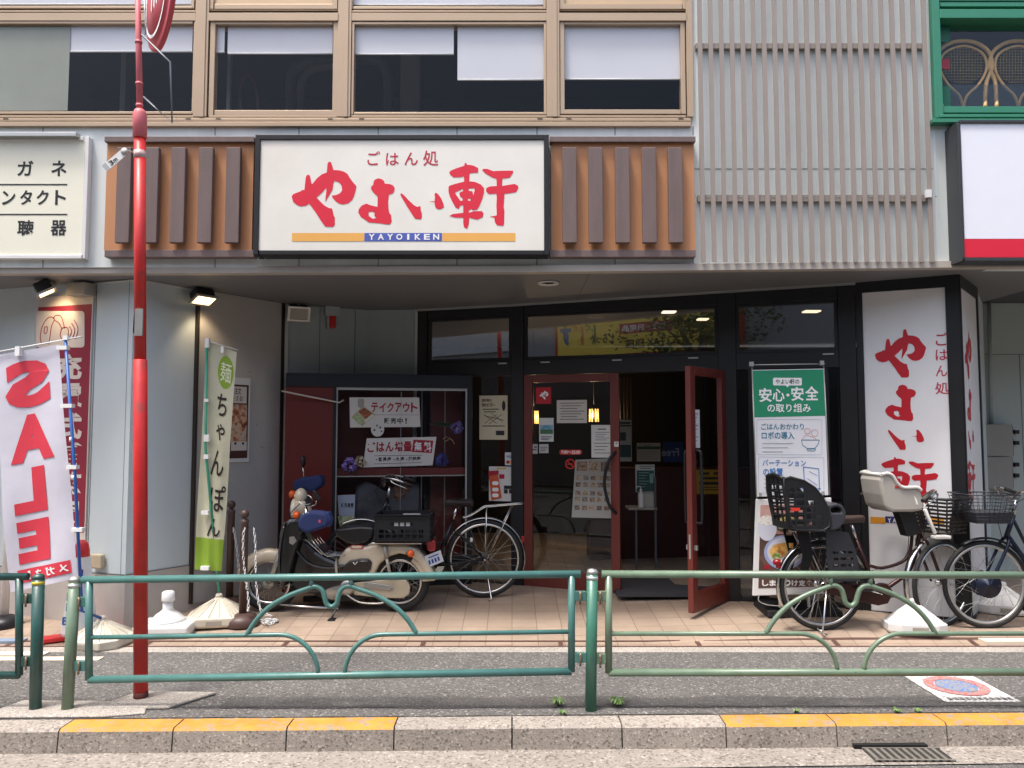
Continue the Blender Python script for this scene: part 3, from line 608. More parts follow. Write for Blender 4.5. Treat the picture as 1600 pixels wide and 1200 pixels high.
I1 = [Zz([(42,505),(60,495),(90,520),(150,585),(215,645),(255,665),(295,655),(298,710),(312,745),(312,800),(300,818),(230,815),(180,740),(110,630),(60,545)])]
I2 = [Zz([(485,488),(515,505),(555,560),(580,620),(590,665),(560,690),(520,695),(485,680),(475,645),(472,606),(410,603),(410,599),(472,595),(478,540),(470,510)])]
K1 = [Zz([(655,240),(670,215),(740,185),(845,150),(848,120),(865,115),(885,145),(910,140),(960,150),(1018,180),(1015,235),(910,245),(905,345),(980,355),(1050,385),(1090,430),(1090,490),(1070,560),(1030,660),(1000,700),(950,708),(930,690),(900,712),(900,740),(960,720),(1060,718),(1085,745),(1075,790),(1010,825),(960,815),(905,800),(900,880),(885,920),(875,938),(840,920),(830,870),(830,800),(740,800),(655,780),(700,755),(830,740),(830,645),(790,650),(775,690),(735,675),(700,610),(660,530),(645,470),(648,410),(668,398),(740,375),(842,350),(840,285),(800,292),(710,298),(670,265)]),
      Zz([(725,485),(745,520),(795,590),(820,590),(825,560),(790,535),(780,490),(830,465),(825,440)]), Zz([(895,435),(900,465),(945,470),(955,525),(972,470),(970,430)]), Zz([(890,562),(888,588),(922,590),(925,565)])]
K2 = [Zz([(1065,205),(1085,190),(1130,190),(1210,220),(1270,215),(1450,212),(1455,235),(1410,300),(1320,312),(1315,405),(1400,390),(1470,378),(1515,400),(1520,430),(1490,480),(1430,492),(1345,502),(1340,600),(1335,660),(1345,720),(1340,880),(1330,902),(1250,895),(1225,850),(1220,800),(1165,787),(1165,783),(1220,780),(1250,770),(1245,650),(1250,560),(1245,500),(1150,505),(1115,470),(1120,430),(1165,410),(1250,405),(1245,315),(1190,295),(1110,250)])]
def brush(b, fr, c, glyphs, box=None):      # hand brushed signs, one list of loops per stroke group; box = target photo rectangle
    allp = [p for g in glyphs for p in g[0]]; x0, x1 = min(p[0] for p in allp), max(p[0] for p in allp); y0, y1 = min(p[1] for p in allp), max(p[1] for p in allp)
    if box is None: box = (x0, y0, x1, y1)
    tr = lambda p: (box[0] + (p[0] - x0) / (x1 - x0) * (box[2] - box[0]), box[1] + (p[1] - y0) / (y1 - y0) * (box[3] - box[1]))
    for g in glyphs:
        L = [[fr.pix(*tr(p), c) for p in h] for h in g]; b.flat(fr, L[0], c, L[1:])
    return b
# main fascia sign
SY = flatF(5.86)
t = thing('main_sign', 'wide white fascia sign with red brush lettering in a black frame', 'sign', (SY.pt(*SY.pix(628, 395)).x, 5.94, SY.pix(628, 398)[1]))
b = MB(); b.pbox(SY, 397, 210, 405, 398, -.155, 0).pbox(SY, 850, 210, 858, 398, -.155, 0).pbox(SY, 405, 210, 850, 218, -.155, 0).pbox(SY, 405, 391, 850, 398, -.155, 0); b.build('sign_frame', black_f, t, bev=.004)
MB().pbox(SY, 405, 218, 850, 391, -.15, -.012).build('sign_face', sign_w, t)
c = -.010
brush(MB(), SY, c, [YA, YO, I1, I2, K1, K2]).build('brush_lettering', red_s, t)
b = MB()
for ch, x0, y0, x1, y1 in (('ご', 574, 236, 594, 258), ('は', 603, 239, 623, 258), ('ん', 632, 238, 653, 258), ('処', 661, 235, 685, 259)): b.ptext(SY, ch, x0, y0, x1, y1, c, .008)
b.build('small_lettering', mat('sign_crimson', '#b81f3c', .45, var=0), t)
MB().prect(SY, 456, 364, 569, 377, c).build('orange_stripe', orange_s, t); MB().prect(SY, 691, 364, 805, 377, c).build('orange_stripe', orange_s, t)
MB().prect(SY, 569.5, 364, 690.5, 377, c).build('blue_stripe', blue_s, t)
b = MB()
for i, ch in enumerate('YAYOIKEN'):
    x = 576 + i * 14.4; b.ptext(SY, ch, x + (2.5 if ch == 'I' else 0), 365.5, x + (6 if ch == 'I' else 9.5), 374.6, c + .003, .03)
b.build('name_lettering', let_w, t)
# timber flank panels
wood_o = mat('orange_wood', '#b9835a', .55, var=.12, scale=5, streak=True); wood_d = mat('dark_weathered_wood', '#6d5c59', .6, var=.14, scale=14, streak=True, bump=.15, bscale=90)
def flank(x0, x1, bats, lab, plain_l):
    PY = flatF(5.96); t = thing('timber_panel', lab, 'wall panel', (PY.pt(*PY.pix((x0 + x1) / 2, 402)).x, 5.97, PY.pix(600, 402)[1]), group='timber panels beside the main sign')
    MB().pbox(PY, x0 + 1, 221, x1 - 1, 391, -.05, 0).build('board', wood_o, t)
    MB().pbox(PY, x0 - 1, 213, x1 + 1, 221.5, -.05, .035).build('cap', wood_d, t, bev=.003); MB().pbox(PY, x0 - 1, 390.5, x1 + 1, 401.5, -.05, .03).build('bottom_rail', wood_d, t, bev=.003)
    for bx in bats:
        MB().pbox(PY, bx, 230, bx + 22, 379, .02, .065).build('batten', wood_d, t, bev=.004)
    b = MB()
    for bx in bats: b.pbox(PY, bx + 7, 240, bx + 13, 246, 0, .02).pbox(PY, bx + 7, 312, bx + 13, 318, 0, .02).pbox(PY, bx + 7, 365, bx + 13, 371, 0, .02)
    b.build('spacers', black_f, t)
flank(164, 396, (181, 224, 266, 309, 352), 'orange timber panel with dark battens, crossed by the red pole', 1)
flank(860, 1086, (879, 920, 962, 1004, 1045), 'orange timber panel with dark battens beside the metal louvre screen', 0)
# cream optician sign
CY = flatF(5.965); t = thing('optician_sign', 'cream square sign with black characters and white frame', 'sign', (CY.pt(*CY.pix(30, 404)).x, 5.96, CY.pix(30, 404)[1]))
cream = mat('cream_face', '#e8e6d2', .5, var=.03, scale=1.5); b = MB(); b.pbox(CY, -104, 213, -98, 404, -.054, 0).pbox(CY, 130, 213, 136, 404, -.054, 0).pbox(CY, -98, 213, 130, 219, -.054, 0).pbox(CY, -98, 398, 130, 404, -.054, 0); b.build('sign_frame', white_m, t, bev=.004)
MB().pbox(CY, -98, 219, 130, 398, -.05, -.012).build('sign_face', cream, t)
MB().pbox(CY, -100, 206, 119, 212.5, -.054, .05).build('rain_cap', alu, t, bev=.003)
c = -.010; b = MB()
for ch, x0, y0, x1, y1 in (('メ', -24, 252, 0, 275), ('ガ', 27, 251, 52, 275), ('ネ', 80, 251, 104, 275), ('コ', -60, 298, -38, 320), ('ン', 3, 298, 24, 320), ('タ', 31, 297, 50, 320), ('ク', 57, 297, 76, 320), ('ト', 86, 297, 103, 320), ('補', -24, 344, 1, 368), ('聴', 27, 344, 53, 368), ('器', 79, 344, 104, 368)): b.ptext(CY, ch, x0, y0, x1, y1, c, .022)
b.prect(CY, -70, 287.3, 105, 289.3, c).prect(CY, -70, 334, 105, 336, c); b.build('lettering', let_k, t)
# blank white and red lightbox on the right
BY = flatF(5.855); t = thing('blank_lightbox_sign', 'blank white lightbox sign with red band in a black vented case', 'sign', (BY.pt(*BY.pix(1600, 408)).x, 5.85, BY.pix(1600, 408)[1]))
MB().pbox(BY, 1500, 187, 1820, 192, -.16, .02).pbox(BY, 1500, 192, 1504, 408, -.16, .02).pbox(BY, 1816, 192, 1820, 408, -.16, .02).pbox(BY, 1504, 402.5, 1816, 408, -.16, .02).build('case', mat('case_dark_grey', '#35373a', .45, var=.06), t, bev=.004)
MB().pbox(BY, 1504, 192, 1816, 373, -.12, .006).build('sign_face', mat('blank_white', '#e8eaf2', .35, var=.015), t)
MB().pbox(BY, 1504, 373.5, 1816, 402, -.12, .007).build('red_band', red_s, t)
b = MB(); xa = BY.pix(1500, 300)[0]
for z in (0, 1):
    for i in range(5):
        zz = BY.pix(1500, (232 if not z else 362) + i * 5)[1]; b.box(BY, xa - .003, xa + .0, zz, zz + .012, -.12, -.05)
b.build('vent_slots', mat('vent_pale', '#777a7c', .5, var=0), t)
# louvre screen
LY = flatF(5.955); taupe = mat('taupe_metal', '#968b82', .5, .1, var=.05, scale=3)
t = thing('louvre_screen', 'tall taupe metal screen of thin vertical slats on the upper wall', 'screen', (LY.pt(*LY.pix(1275, 410)).x, 5.93, LY.pix(1275, 410)[1]))
b = MB()
for i in range(22):
    x = 1094.5 + i * 16.95; a0, a1 = LY.pix(x, 300)[0], LY.pix(x + 7.0, 300)[0]; b.box(LY, a0, a1, LY.pix(1275, 409)[1], 5.6, -.02, -.006)
b.build('slats', taupe, t)
a0, a1 = LY.pix(1092, 300)[0], LY.pix(1456, 300)[0]
for y0, y1 in ((65, 73), (303, 313)): MB().box(LY, a0, a1, LY.pix(1275, y1)[1], LY.pix(1275, y0)[1], -.062, -.026).build('rail', taupe, t)
b = MB()
for y in (65, 303):
    for i in range(0, 22, 3): b.pbox(LY, 1106 + i * 16.95, y + 3, 1108 + i * 16.95, y + 5, -.03, -.022)
b.build('bolts', alu, t)
MB().pbox(LY, 1448, 296, 1456, 308, -.02, .01).build('white_clip', white_m, t)
# stains on the wall behind the screen
# ---- pillar sign
t = thing('pillar_sign', 'white wrap round pillar sign with vertical red brush lettering', 'sign', (3.4, 6.3, 0.02))
pw = mat('pillar_face_white', '#e6e6e6', .45, var=.05, scale=1.2)
for fr, l, px in ((PF, lPF, 1), (PS, lPS, 0)):
    MB().box(fr, .0 if px else .012, l - (.012 if px else 0), .02, ZT, -.1, 0).build('sign_face', pw, t)
    fw = .10 if px else .05
    b = MB(); b.box(fr, -.0 if px else .001, fw * .55, .015, ZT, -.005, .014).box(fr, l - fw if px else l - fw, l + (.002 if px else 0), .015, ZT, -.005, .014).box(fr, fw * .55, l - fw, ZS - .06, ZT, -.005, .014).box(fr, fw * .55, l - fw, .015, .1, -.005, .014)
    b.build('sign_frame', black_f, t)
b = MB(); brush(b, PF, .003, [YA], (1367, 514, 1447, 590)); brush(b, PF, .003, [YO], (1383, 601, 1431, 658)); brush(b, PF, .003, [I1, I2], (1387, 671, 1444, 703)); brush(b, PF, .003, [K1, K2], (1376, 714, 1466, 792)); b.build('brush_lettering', mat('sign_deep_red', '#bf1526', .45, var=.02), t)
b = MB()
for ch, q in zip('ごはん処', ((1462, 519, 1482, 540), (1462, 546, 1481, 563), (1462, 571, 1480, 588), (1461, 597, 1483, 616))): b.ptext(PF, ch, *q, .003, .006)
b.build('small_lettering', MATS['sign_crimson'], t)
b = MB(); brush(b, PS, .003, [YA], (1508, 518, 1518, 592)); brush(b, PS, .003, [YO], (1512, 607, 1518, 658)); brush(b, PS, .003, [I1, I2], (1513, 672, 1522, 702)); brush(b, PS, .003, [K1, K2], (1512, 718, 1524, 786)); b.build('side_lettering', MATS['sign_deep_red'], t)
MB().prect(PF, 1360, 808, 1383, 818, .003).build('orange_stripe', mat('stripe_orange', '#e09a2c', .45, var=0), t); MB().prect(PF, 1450, 808, 1475, 818, .003).build('orange_stripe', MATS['stripe_orange'], t); MB().prect(PF, 1383.3, 808, 1449.7, 818, .003).build('blue_stripe', mat('stripe_navy', '#2b2f72', .45, var=0), t)
b = MB()
for i, ch in enumerate('YAYOIKEN'): b.ptext(PF, ch, 1387 + i * 7.8 + (1.5 if ch == 'I' else 0), 809.8, 1387 + i * 7.8 + (3 if ch == 'I' else 5.5), 816.6, .005, .03)
b.build('name_lettering', let_w, t)
# ---- white billboard on the angled wall
t = thing('wall_board', 'pale grey board in dark edging on the angled left wall', 'board', WB.pt(*WB.pix(370, 890)))
x0, x1 = WB.pix(304, 650)[0], WB.pix(434, 650)[0]; z1 = WB.pix(370, 463)[1]; z1b = z1
MB().box(WB, x0, x1, .12, z1, 0, .03).build('board_face', mat('board_face_grey', '#b5b2ae', .55, var=.05, scale=2), t)
MB().box(WB, x0 - .018, x0, .12, z1 + .02, 0, .045).box(WB, x1, x1 + .03, .12, z1 + .02, 0, .045).box(WB, x0, x1, z1, z1 + .02, 0, .045).build('edging', mat('edging_brown_black', '#2a2019', .5, var=.1), t)
b = MB(); random.seed(3)
for i in range(14): a, z = random.uniform(x0 + .1, x1 - .1), random.uniform(.6, 2.4); b.disc(WB, a, z, .008, .032, n=8)
b.build('scuffs', mat('scuff_pale', '#8f8b86', .8, var=0), t)
# poster on that board
PB = Fr(WB.pt(0, 0, .034), WB.r)
t = thing('framed_poster', 'small white framed food poster on the pale board', 'poster', PB.pt(*PB.pix(374, 722)))
MB().pbox(PB, 356, 590, 390, 722, -.002, .01).build('poster_frame', white_m, t); MB().prect(PB, 359, 601, 387.5, 716, .012).build('dark_border', mat('poster_brown', '#4a2a22', .5, var=.05), t)
MB().prect(PB, 361, 604, 385.5, 630, .014).prect(PB, 361, 690, 385.5, 704, .014).build('pale_panels', mat('poster_pale', '#d8cfc6', .5, var=.03), t)
MB().prect(PB, 361, 632, 385.5, 690, .014).build('food_photo', print_mat('poster_food', ('#3d2a20', '#a0583c', '#d8a987', '#c6b7a4', '#7f3a2a'), 26), t)
b = MB(); b.ptext(PB, '注文', 366, 606, 377, 616, .016, .01).ptext(PB, '使える!', 363, 618, 380, 627, .016, .01).disc(PB, *PB.pix(366, 693), .012, .016).disc(PB, *PB.pix(378, 693), .012, .016); b.build('poster_lettering', let_k, t)
# ================================================================ guard fence
def paint(name, col, chip='#6f7f72'):
    return worn_paint(name, col, '#5d4a3a', .70, 14, .34, .03, .18, spec=.7)
teal = paint('fence_teal', '#4a7872'); olive = paint('fence_olive_green', '#6a806a'); dgreen = paint('fence_dark_green', '#274f49')
rail_top_t = teal
FY = flatF(4.54)
PG = lambda px, py: FY.w(px, py)
def guard_post(px_top, y_top, px_bot, y_bot, m, band, lab):
    a = FY.w(px_top, y_top); b_ = FY.w(px_bot, y_bot); b_.z = 0
    t = thing('guard_post', lab, 'guard post', b_, group='posts of the guard fence')
    r = .0325
    d = (a - b_).normalized(); MB().tube([b_ - d * .02, a - d * .03], r, 20).build('post', m, t)
    MB().lathe([(r + .001, 0), (r + .001, .012), (r * .8, .024), (.001, .03)], a - d * .03, d, 20).build('cap', alu if band == 'w' else m, t)
    MB().tube([a - d * .062, a - d * .044], r + .0015, 20).build('reflective_band', mat('band_yellow', '#c8b93a', .4, var=0) if band == 'y' else mat('band_silver', '#c9cccc', .3, .5, var=.1), t)
    return t
guard_post(60.5, 896, 55, 1113, dgreen, 'y', 'dark green guard post with yellow band, leftmost of the fence')
guard_post(117, 900, 105, 1113, olive, 'w', 'faded olive guard post leaning beside the dark green one')
guard_post(925.5, 888, 923, 1107, paint('fence_mid_green', '#3d7461'), 'w', 'upright mid green guard post between the two fence panels')
def rail_panel(lab, pl, pr, yl, yr, m, cxp, left=True, right=True, arch=True, loc=None):
    """pl/pr stile px, y = (top, mid, bottom) at each end"""
    Y = lambda px, k: yl[k] + (yr[k] - yl[k]) * (px - pl) / (pr - pl)
    p = lambda px, k, dy=0: FY.w(px, Y(px, k) + dy)
    q0 = p((max(pl, -60) + min(pr, 1660)) / 2, 2); t = thing('guard_fence_panel', lab, 'fence panel', (q0.x, q0.y, 0.2), group='panels of the guard fence')
    MB().tube([p(pl - (11 if left else 0), 0), p(pr + (14 if right else 0), 0)], .0215, 16).build('top_rail', m, t)
    fr = MB(); fr.tube([p(pl, 0, 2), p(pl, 2)], .021, 16); b2 = MB().tube([p(pr, 0, 2), p(pr, 2)], .021, 16)
    fr.build('stile', m, t); b2.build('stile', m, t)
    MB().tube([p(pl, 2), p(pr, 2)], .0215, 16).build('bottom_rail', m, t)
    dy = Y(cxp, 2) - Y(cxp, 1)
    if arch:
        for s in (-1, 1):
            e = cxp + s * 20.5; pts = [p(pl if s < 0 else pr, 1), p(e + s * 56, 1)]
            pts = [p(pl if s < 0 else pr, 1)] + [FY.w(e + s * (60 - 60 * math.sin(a)), Y(e, 1) + dy * (1 - math.cos(a))) for a in [i * math.pi / 2 / 9 for i in range(10)]]
            MB().tube(pts, .0135, 12).build('mid_rail', m, t)
        o = cxp
        half = [(-133, 0), (-112, -31), (-85, -53), (-55, -68), (-32, -76), (-20, -74.5), (-13, -63), (-10, -50), (-2, -43)]
        half = [(-133, 0), (-118, -23), (-97, -44), (-70, -60), (-42, -71), (-26, -75.5), (-15, -70), (-10.5, -58), (-7.5, -48), (0, -43.5)]
        pts = [(o + x, y) for x, y in half] + [(o - x, y) for x, y in half[-2::-1]]
        P = catmull([FY.w(x, Y(x, 1) + y) for x, y in pts], 5)
        MB().tube(P, .0145, 12).build('arch', m, t)
        [MB().tube([FY.w(o + s * 31, Y(o, 1) - 76), FY.w(o + s * 31, Y(o, 0) + 4)], .014, 8).build('arch_lug', m, t) for s in (-1, 1)]
    def brackets(px, s):
        for k, dy_ in ((0, 34), (2, -22)):
            c0 = p(px, k, dy_); b = MB(); b.wbox(*sorted((c0.x + s * .015, c0.x + s * .085)), c0.y - .012, c0.y + .012, c0.z - .028, c0.z + .028)
            o_ = b.build('bracket', m, t, bev=.003)
            MB().cyl((c0.x + s * .05, c0.y - .024, c0.z + .012), (c0.x + s * .05, c0.y + .02, c0.z + .012), .008, n=8).cyl((c0.x + s * .05, c0.y - .018, c0.z - .045), (c0.x + s * .05, c0.y - .018, c0.z + .03), .006, n=8).build('bolt', mat('rusty_bolt', '#8a7a66', .5, .5, var=.2), t)
    if left: brackets(pl, -1)
    if right: brackets(pr, 1)
    return t
rail_panel('dark teal guard fence panel cut off at the left edge', -730, 30, (903, 990, 1056), (901, 992, 1055), dgreen, -350, left=False, arch=False)
rail_panel('long teal guard fence panel in front of the moped', 139, 893, (906, 996, 1062), (897, 987, 1049), teal, 518)
rail_panel('grey green guard fence panel in front of the parked bicycles', 951, 1707, (897, 990, 1051), (899, 990, 1050), olive, 1329, right=False)
MB().tube(catmull([FY.w(901, 925), FY.w(898, 945, ), FY.w(889, 965), FY.w(891, 977)], 4), .003, 6).build('wire_tie', mat('wire_brown', '#6b4a3a', .6, var=.1), label='loose brown wire tie hanging on the teal fence stile', cat='wire')
# ================================================================ red pole
RP = Vector((-2.203, 4.70, 0)); RY = flatF(4.70)
t = thing('sign_pole', 'tall red street pole with faded top standing behind the teal fence', 'pole', RP)
redp = worn_paint('pole_red', '#c42320', '#8a3a34', .66, 9, .42, .08, .14); pinkp = mat('pole_faded_red', '#cf6a70', .5, var=.08, scale=10)
RB, RT = RY.w(220, 1097), RY.w(218.5, 200)
def pp(y):                                  # a point on the pole's slightly leaning axis, by its height
    z = RY.w(219, y).z; return RB.lerp(RT, (z - RB.z) / (RT.z - RB.z))
zz = lambda y: RY.w(219, y).z
MB().tube([pp(1099), pp(563), pp(562)], [.0405, .0405, .036], 24).build('lower_tube', redp, t)
MB().tube([pp(562), pp(214)], .0345, 24).build('upper_tube', redp, t)
MB().lathe([(.036, 0), (.0415, .002), (.041, .155), (.03, .18), (.022, .185)], pp(216), pp(0) - pp(400), 24).build('sleeve', pinkp, t)
tp = [pp(178), RY.w(216.7, 67), RY.w(214, -60)]
MB().tube(tp, [.019, .0178, .0165], 16).build('top_tube', pinkp, t)
for y, x in ((66, 216.7), (131, 217.6), (165, 218)): MB().tube([RY.w(x, y + 2), RY.w(x, y - 2)], .0215, 16).build('collar', pinkp, t)
MB().tube([pp(248), pp(236)], .0365, 24).build('clear_band', mat('clear_tape', '#c9a9a6', .3, var=.1), t)
q = pp(505); MB().wbox(q.x - .012, q.x + .036, 4.655, 4.668, zz(526), zz(484)).build('metal_plate', alu, t); MB().tube([(q.x - .018, 4.658, zz(522)), (q.x - .018, 4.658, zz(488))], .004, 6).build('plate_bolt', black_f, t)
MB().tube([pp(1097), pp(1080)], .0412, 24).build('foot_stain', mat('pole_stain', '#4a1714', .7, var=.4, scale=30), t)
MB().tube([RY.w(221, 54), RY.w(266, 97), RY.w(269, 192), RY.w(224, 151)], .006, 8).build('bracket', mat('bracket_grey', '#83888c', .45, .6, var=.1), t)
# 3m tag tied on the pole
tf = Fr(RY.w(186, 254) + Vector((0, -.05, 0)), (math.cos(R(42)), 0, math.sin(R(42))), (-math.sin(R(42)), 0, math.cos(R(42))))
t2 = thing('height_tag', 'small white tag reading 3m tied to the red pole', 'tag', tf.o)
MB().box(tf, -.085, .07, -.024, .024, -.003, 0).build('tag_plate', white_m, t2); MB().box(tf, -.085, -.055, -.0245, .0245, .0005, .001).build('grey_end', mat('tag_grey', '#a9abb0', .5, var=0), t2)
MB().text(tf, '3', -.042, -.016, -.016, .016, .002, .03).text(tf, 'm', -.012, -.016, .014, .006, .002, .02).build('tag_lettering', let_k, t2)
MB().lathe([(.001, 0), (.022, 0), (.022, .006), (.001, .008)], tf.pt(.078, 0, 0), tf.n, 16).tube([tf.pt(.09, 0, .003), pp(240) + Vector((-.03, -.02, 0))], .004, 6).build('tie_disc', mat('tie_clear', '#b9b2ac', .3, var=.1), t2)
# round red sign high on the pole, seen nearly edge on
sf = Fr(RY.w(241, -4), (.62, -.78, 0)); t3 = thing('round_sign', 'round red sign seen edge on beside the top of the pole', 'sign', sf.o)
MB().lathe([(.001, -.06), (.29, -.06), (.318, -.055), (.318, -.03), (.30, -.026), (.25, -.026), (.245, -.01), (.001, -.01)], sf.o, sf.n, 48).build('sign_drum', mat('round_sign_red', '#c65058', .5, var=.08), t3)
an = [i * 2 * math.pi / 48 for i in range(48)]
b = MB(); b.flat(sf, [(.245 * math.cos(a), .245 * math.sin(a)) for a in an], -.007, [[(.225 * math.cos(a), .225 * math.sin(a)) for a in an][::-1]]); b.build('white_rim', let_w, t3)
b = MB()
for x, w_ in ((-.11, .025), (-.05, .03), (.01, .025), (.06, .03)): b.flat(sf, [(x, -.03), (x + w_, -.06), (x + w_ + .01, .19), (x, .19)], -.007)
b.build('white_lettering', let_w, t3)
MB().tube([RY.w(226, -5), RY.w(226, 20), RY.w(228, 40), RY.w(227, 54)], .005, 6).build('chain', alu, t3)
# ================================================================ flag bases
fan_m = mat('base_plastic_beige', '#c6bfae', .6, var=.1, scale=9); white_b = mat('base_plastic_white', '#d9d8d4', .5, var=.06)
def flag_base(name, lab, loc, m, w=.23, h=.22, rz=0):
    t = thing(name, lab, 'flag base', loc, rz, group='weighted flag bases', local=True)
    b = MB(); n = 8; ring = lambda r, z: [(r * sx, r * sy, z) for sx, sy in ((-1, -.55), (-.62, -1), (.62, -1), (1, -.55), (1, .55), (.62, 1), (-.62, 1), (-1, .55))]
    rs = [ring(w * .96, 0), ring(w, .02), ring(w, .075), ring(w * .9, .08), ring(w * .17, h - .015), ring(w * .15, h)]
    vs = [p for r in rs for p in r]; fs = [(i * n + k, i * n + (k + 1) % n, (i + 1) * n + (k + 1) % n, (i + 1) * n + k) for i in range(5) for k in range(n)]
    b.add(vs, fs); b.f += [tuple(range(n - 1, -1, -1)), tuple(5 * n + k for k in range(n))]; b.s += [False] * 2
    b.build('weight', m, t, bev=.018)
    b = MB()
    for k in range(8):
        a = rs[3][k]; d = rs[4][k]
        for f in (.0, .33, .66):
            e = rs[3][(k + 1) % 8]; g_ = rs[4][(k + 1) % 8]; p0 = Vector(a).lerp(Vector(e), f); p1 = Vector(d).lerp(Vector(g_), f); b.tube([p0 + Vector((0, 0, .002)), p1 + Vector((0, 0, .002))], .0035, 5)
    b.build('ribs', m, t); MB().lathe([(.028, h - .01), (.028, h + .02), (.02, h + .03), (.02, h + .03)], n=16).build('socket', m, t)
    MB().wbox(-.06, .06, -w - .0015, -w + .01, .02, .055).build('handle_slot', mat('slot_grey', '#9b958a', .6, var=.05), t)
    return t
fb = flag_base('flag_base', 'ribbed beige weight base carrying the green noodle flag', (-2.42, 6.45, gz(6.45)), fan_m, .23, .20, R(12))
dup(fb, (-3.10, 5.92, 0.0), R(-8), 'dirty pale ribbed weight base carrying the leaning SALE flag', .92)
wb = flag_base('flag_base', 'white weight base standing under the child seat bicycle', (3.13, 6.09, gz(6.09, 3.1)), white_b, .22, .22, R(-6))
wb.scale = (1, .55, 1)
dup(wb, (4.12, 6.55, gz(6.55, 4)), R(-16), 'white weight base behind the right bicycle wheel')
# empty white base with a stub
t = thing('water_base', 'empty white plastic base with a capped stub in front of the wall', 'flag base', (-2.72, 6.18, gz(6.18)), R(5), local=True)
b = MB(); w_ = .21
b.add([(-w_, -w_ * .8, .018), (w_, -w_ * .8, .018), (w_, w_ * .8, .018), (-w_, w_ * .8, .018), (-w_, -w_ * .8, .09), (w_, -w_ * .8, .09), (w_, w_ * .8, .09), (-w_, w_ * .8, .09)], [(3, 2, 1, 0), (4, 5, 6, 7), (0, 1, 5, 4), (1, 2, 6, 5), (2, 3, 7, 6), (3, 0, 4, 7)])
b.build('tank', white_m, t, bev=.02); MB().lathe([(.15, .085), (.13, .11), (.09, .15), (.05, .175), (.04, .19), (.04, .28), (.001, .281)], n=24, sy=.85).build('neck', white_m, t); MB().lathe([(.048, .25), (.05, .26), (.048, .315), (.035, .325), (.001, .327)], n=20).build('cap', white_m, t)
b = MB()
for x in (-.15, .15): b.wbox(x - .05, x + .05, -.16, .16, 0, .022)
b.build('feet', white_m, t, bev=.006)
# ================================================================ flags
class Cloth:
    """a hanging flag: bilinear between four photo corners on a plane, with folds"""
    def __init__(s, fr, c4, wav, ph=0.): s.p = [Vector((*fr.pix(x, y), 0)) for x, y in c4]; s.fr = fr; s.wav = wav; s.ph = ph
    def pt(s, u, v, c=0):
        a = s.p[0].lerp(s.p[1], u).lerp(s.p[3].lerp(s.p[2], u), v)
        d = s.wav * (math.sin(u * 7 + v * 3.1 + s.ph) + .6 * math.sin(u * 15 - v * 7 + s.ph) * v + .5 * math.sin(v * 11 + u * 4)) * (.35 + .65 * v)
        return s.fr.pt(a.x, a.y, d + c)
    def surf(s, nu=24, nv=60, c=0): return MB().grid(lambda u, v: s.pt(u, v, c), nu, nv)
    def shape(s, b, P, c, holes=()):        # polygons in (u, v)
        q = MB(); f2 = Fr((0, 0, 0), (1, 0, 0), (0, 1, 0)); q.flat(f2, P, 0, holes); q.refine(.05); b.add([s.pt(v.x, v.y, c) for v in q.v], q.f, True); return b
    def text(s, b, body, u0, v0, u1, v1, c, bold=0):
        q = MB(); q.text(Fr((0, 0, 0), (1, 0, 0), (0, 1, 0)), body, u0, -v1, u1, -v0, 0, bold); q.refine(.05); b.add([s.pt(v.x, -v.y, c) for v in q.v], q.f, True); return b
SFY = flatF(5.80)
cl = Cloth(SFY, [(-10, 556), (92, 538), (122, 903), (15, 926)], .014)
t = thing('sale_flag', 'white SALE flag with mirrored red letters on a leaning blue pole', 'flag', (-3.10, 5.80, .2))
cl.surf().build('cloth', mat('flag_white', '#d4d2dc', .7, var=.04, bump=.4, bscale=6), t)
b = MB(); c = .004
for ch, v0, v1, u0, u1 in (('S', .045, .245, .13, .80), ('A', .275, .475, .13, .80), ('L', .50, .69, .14, .62), ('E', .72, .895, .14, .62)): cl.text(b, ch, u1 + .02, v0, u0 + .02, v1, c, .058)
b.build('red_letters', mat('flag_red', '#d93a4b', .65, var=.04), t)
b = MB(); cl.shape(b, [(.16, .905), (.97, .945), (.97, .99), (.16, .975)][::1], c) if False else cl.shape(b, [(.13, .918), (.93, .918), (.93, .972), (.13, .972)], c); b.build('red_band', mat('flag_red', '#d93a4b'), t)
b = MB(); [cl.text(b, ch, .90 - i * .2, .928, .76 - i * .2, .963, c * 2, .03) for i, ch in enumerate('メガネト')]; b.build('band_lettering', let_w, t)
pb = mat('flag_pole_blue', '#2d5fa8', .4, var=.06)
P0 = SFY.w(102, 527, .03); P1 = SFY.w(128, 955, .03); MB().tube([P0, P0.lerp(P1, .5) + Vector((.01, 0, 0)), P1, (-3.10, 5.90, .20)], .0115, 12).build('pole', pb, t)
MB().tube([SFY.w(-20, 553, .02), SFY.w(128, 526, .02)], .006, 8).build('cross_bar', white_m, t)
b = MB()
for x0, y0, x1, y1 in ((88, 540, 104, 546), (94, 631, 112, 637), (103, 727, 119, 733), (111, 825, 128, 831), (23, 541, 30, 556), (98, 524, 105, 531)): b.pbox(SFY, x0, y0, x1, y1, .0, .045)
b.build('loops', let_w, t)
b = MB()
for y in (685, 745): 
    q = P0.lerp(P1, (y - 527) / 428); b.tube([q, q - Vector((0, 0, .035))], .0135, 10)
b.build('pole_joints', let_w, t)
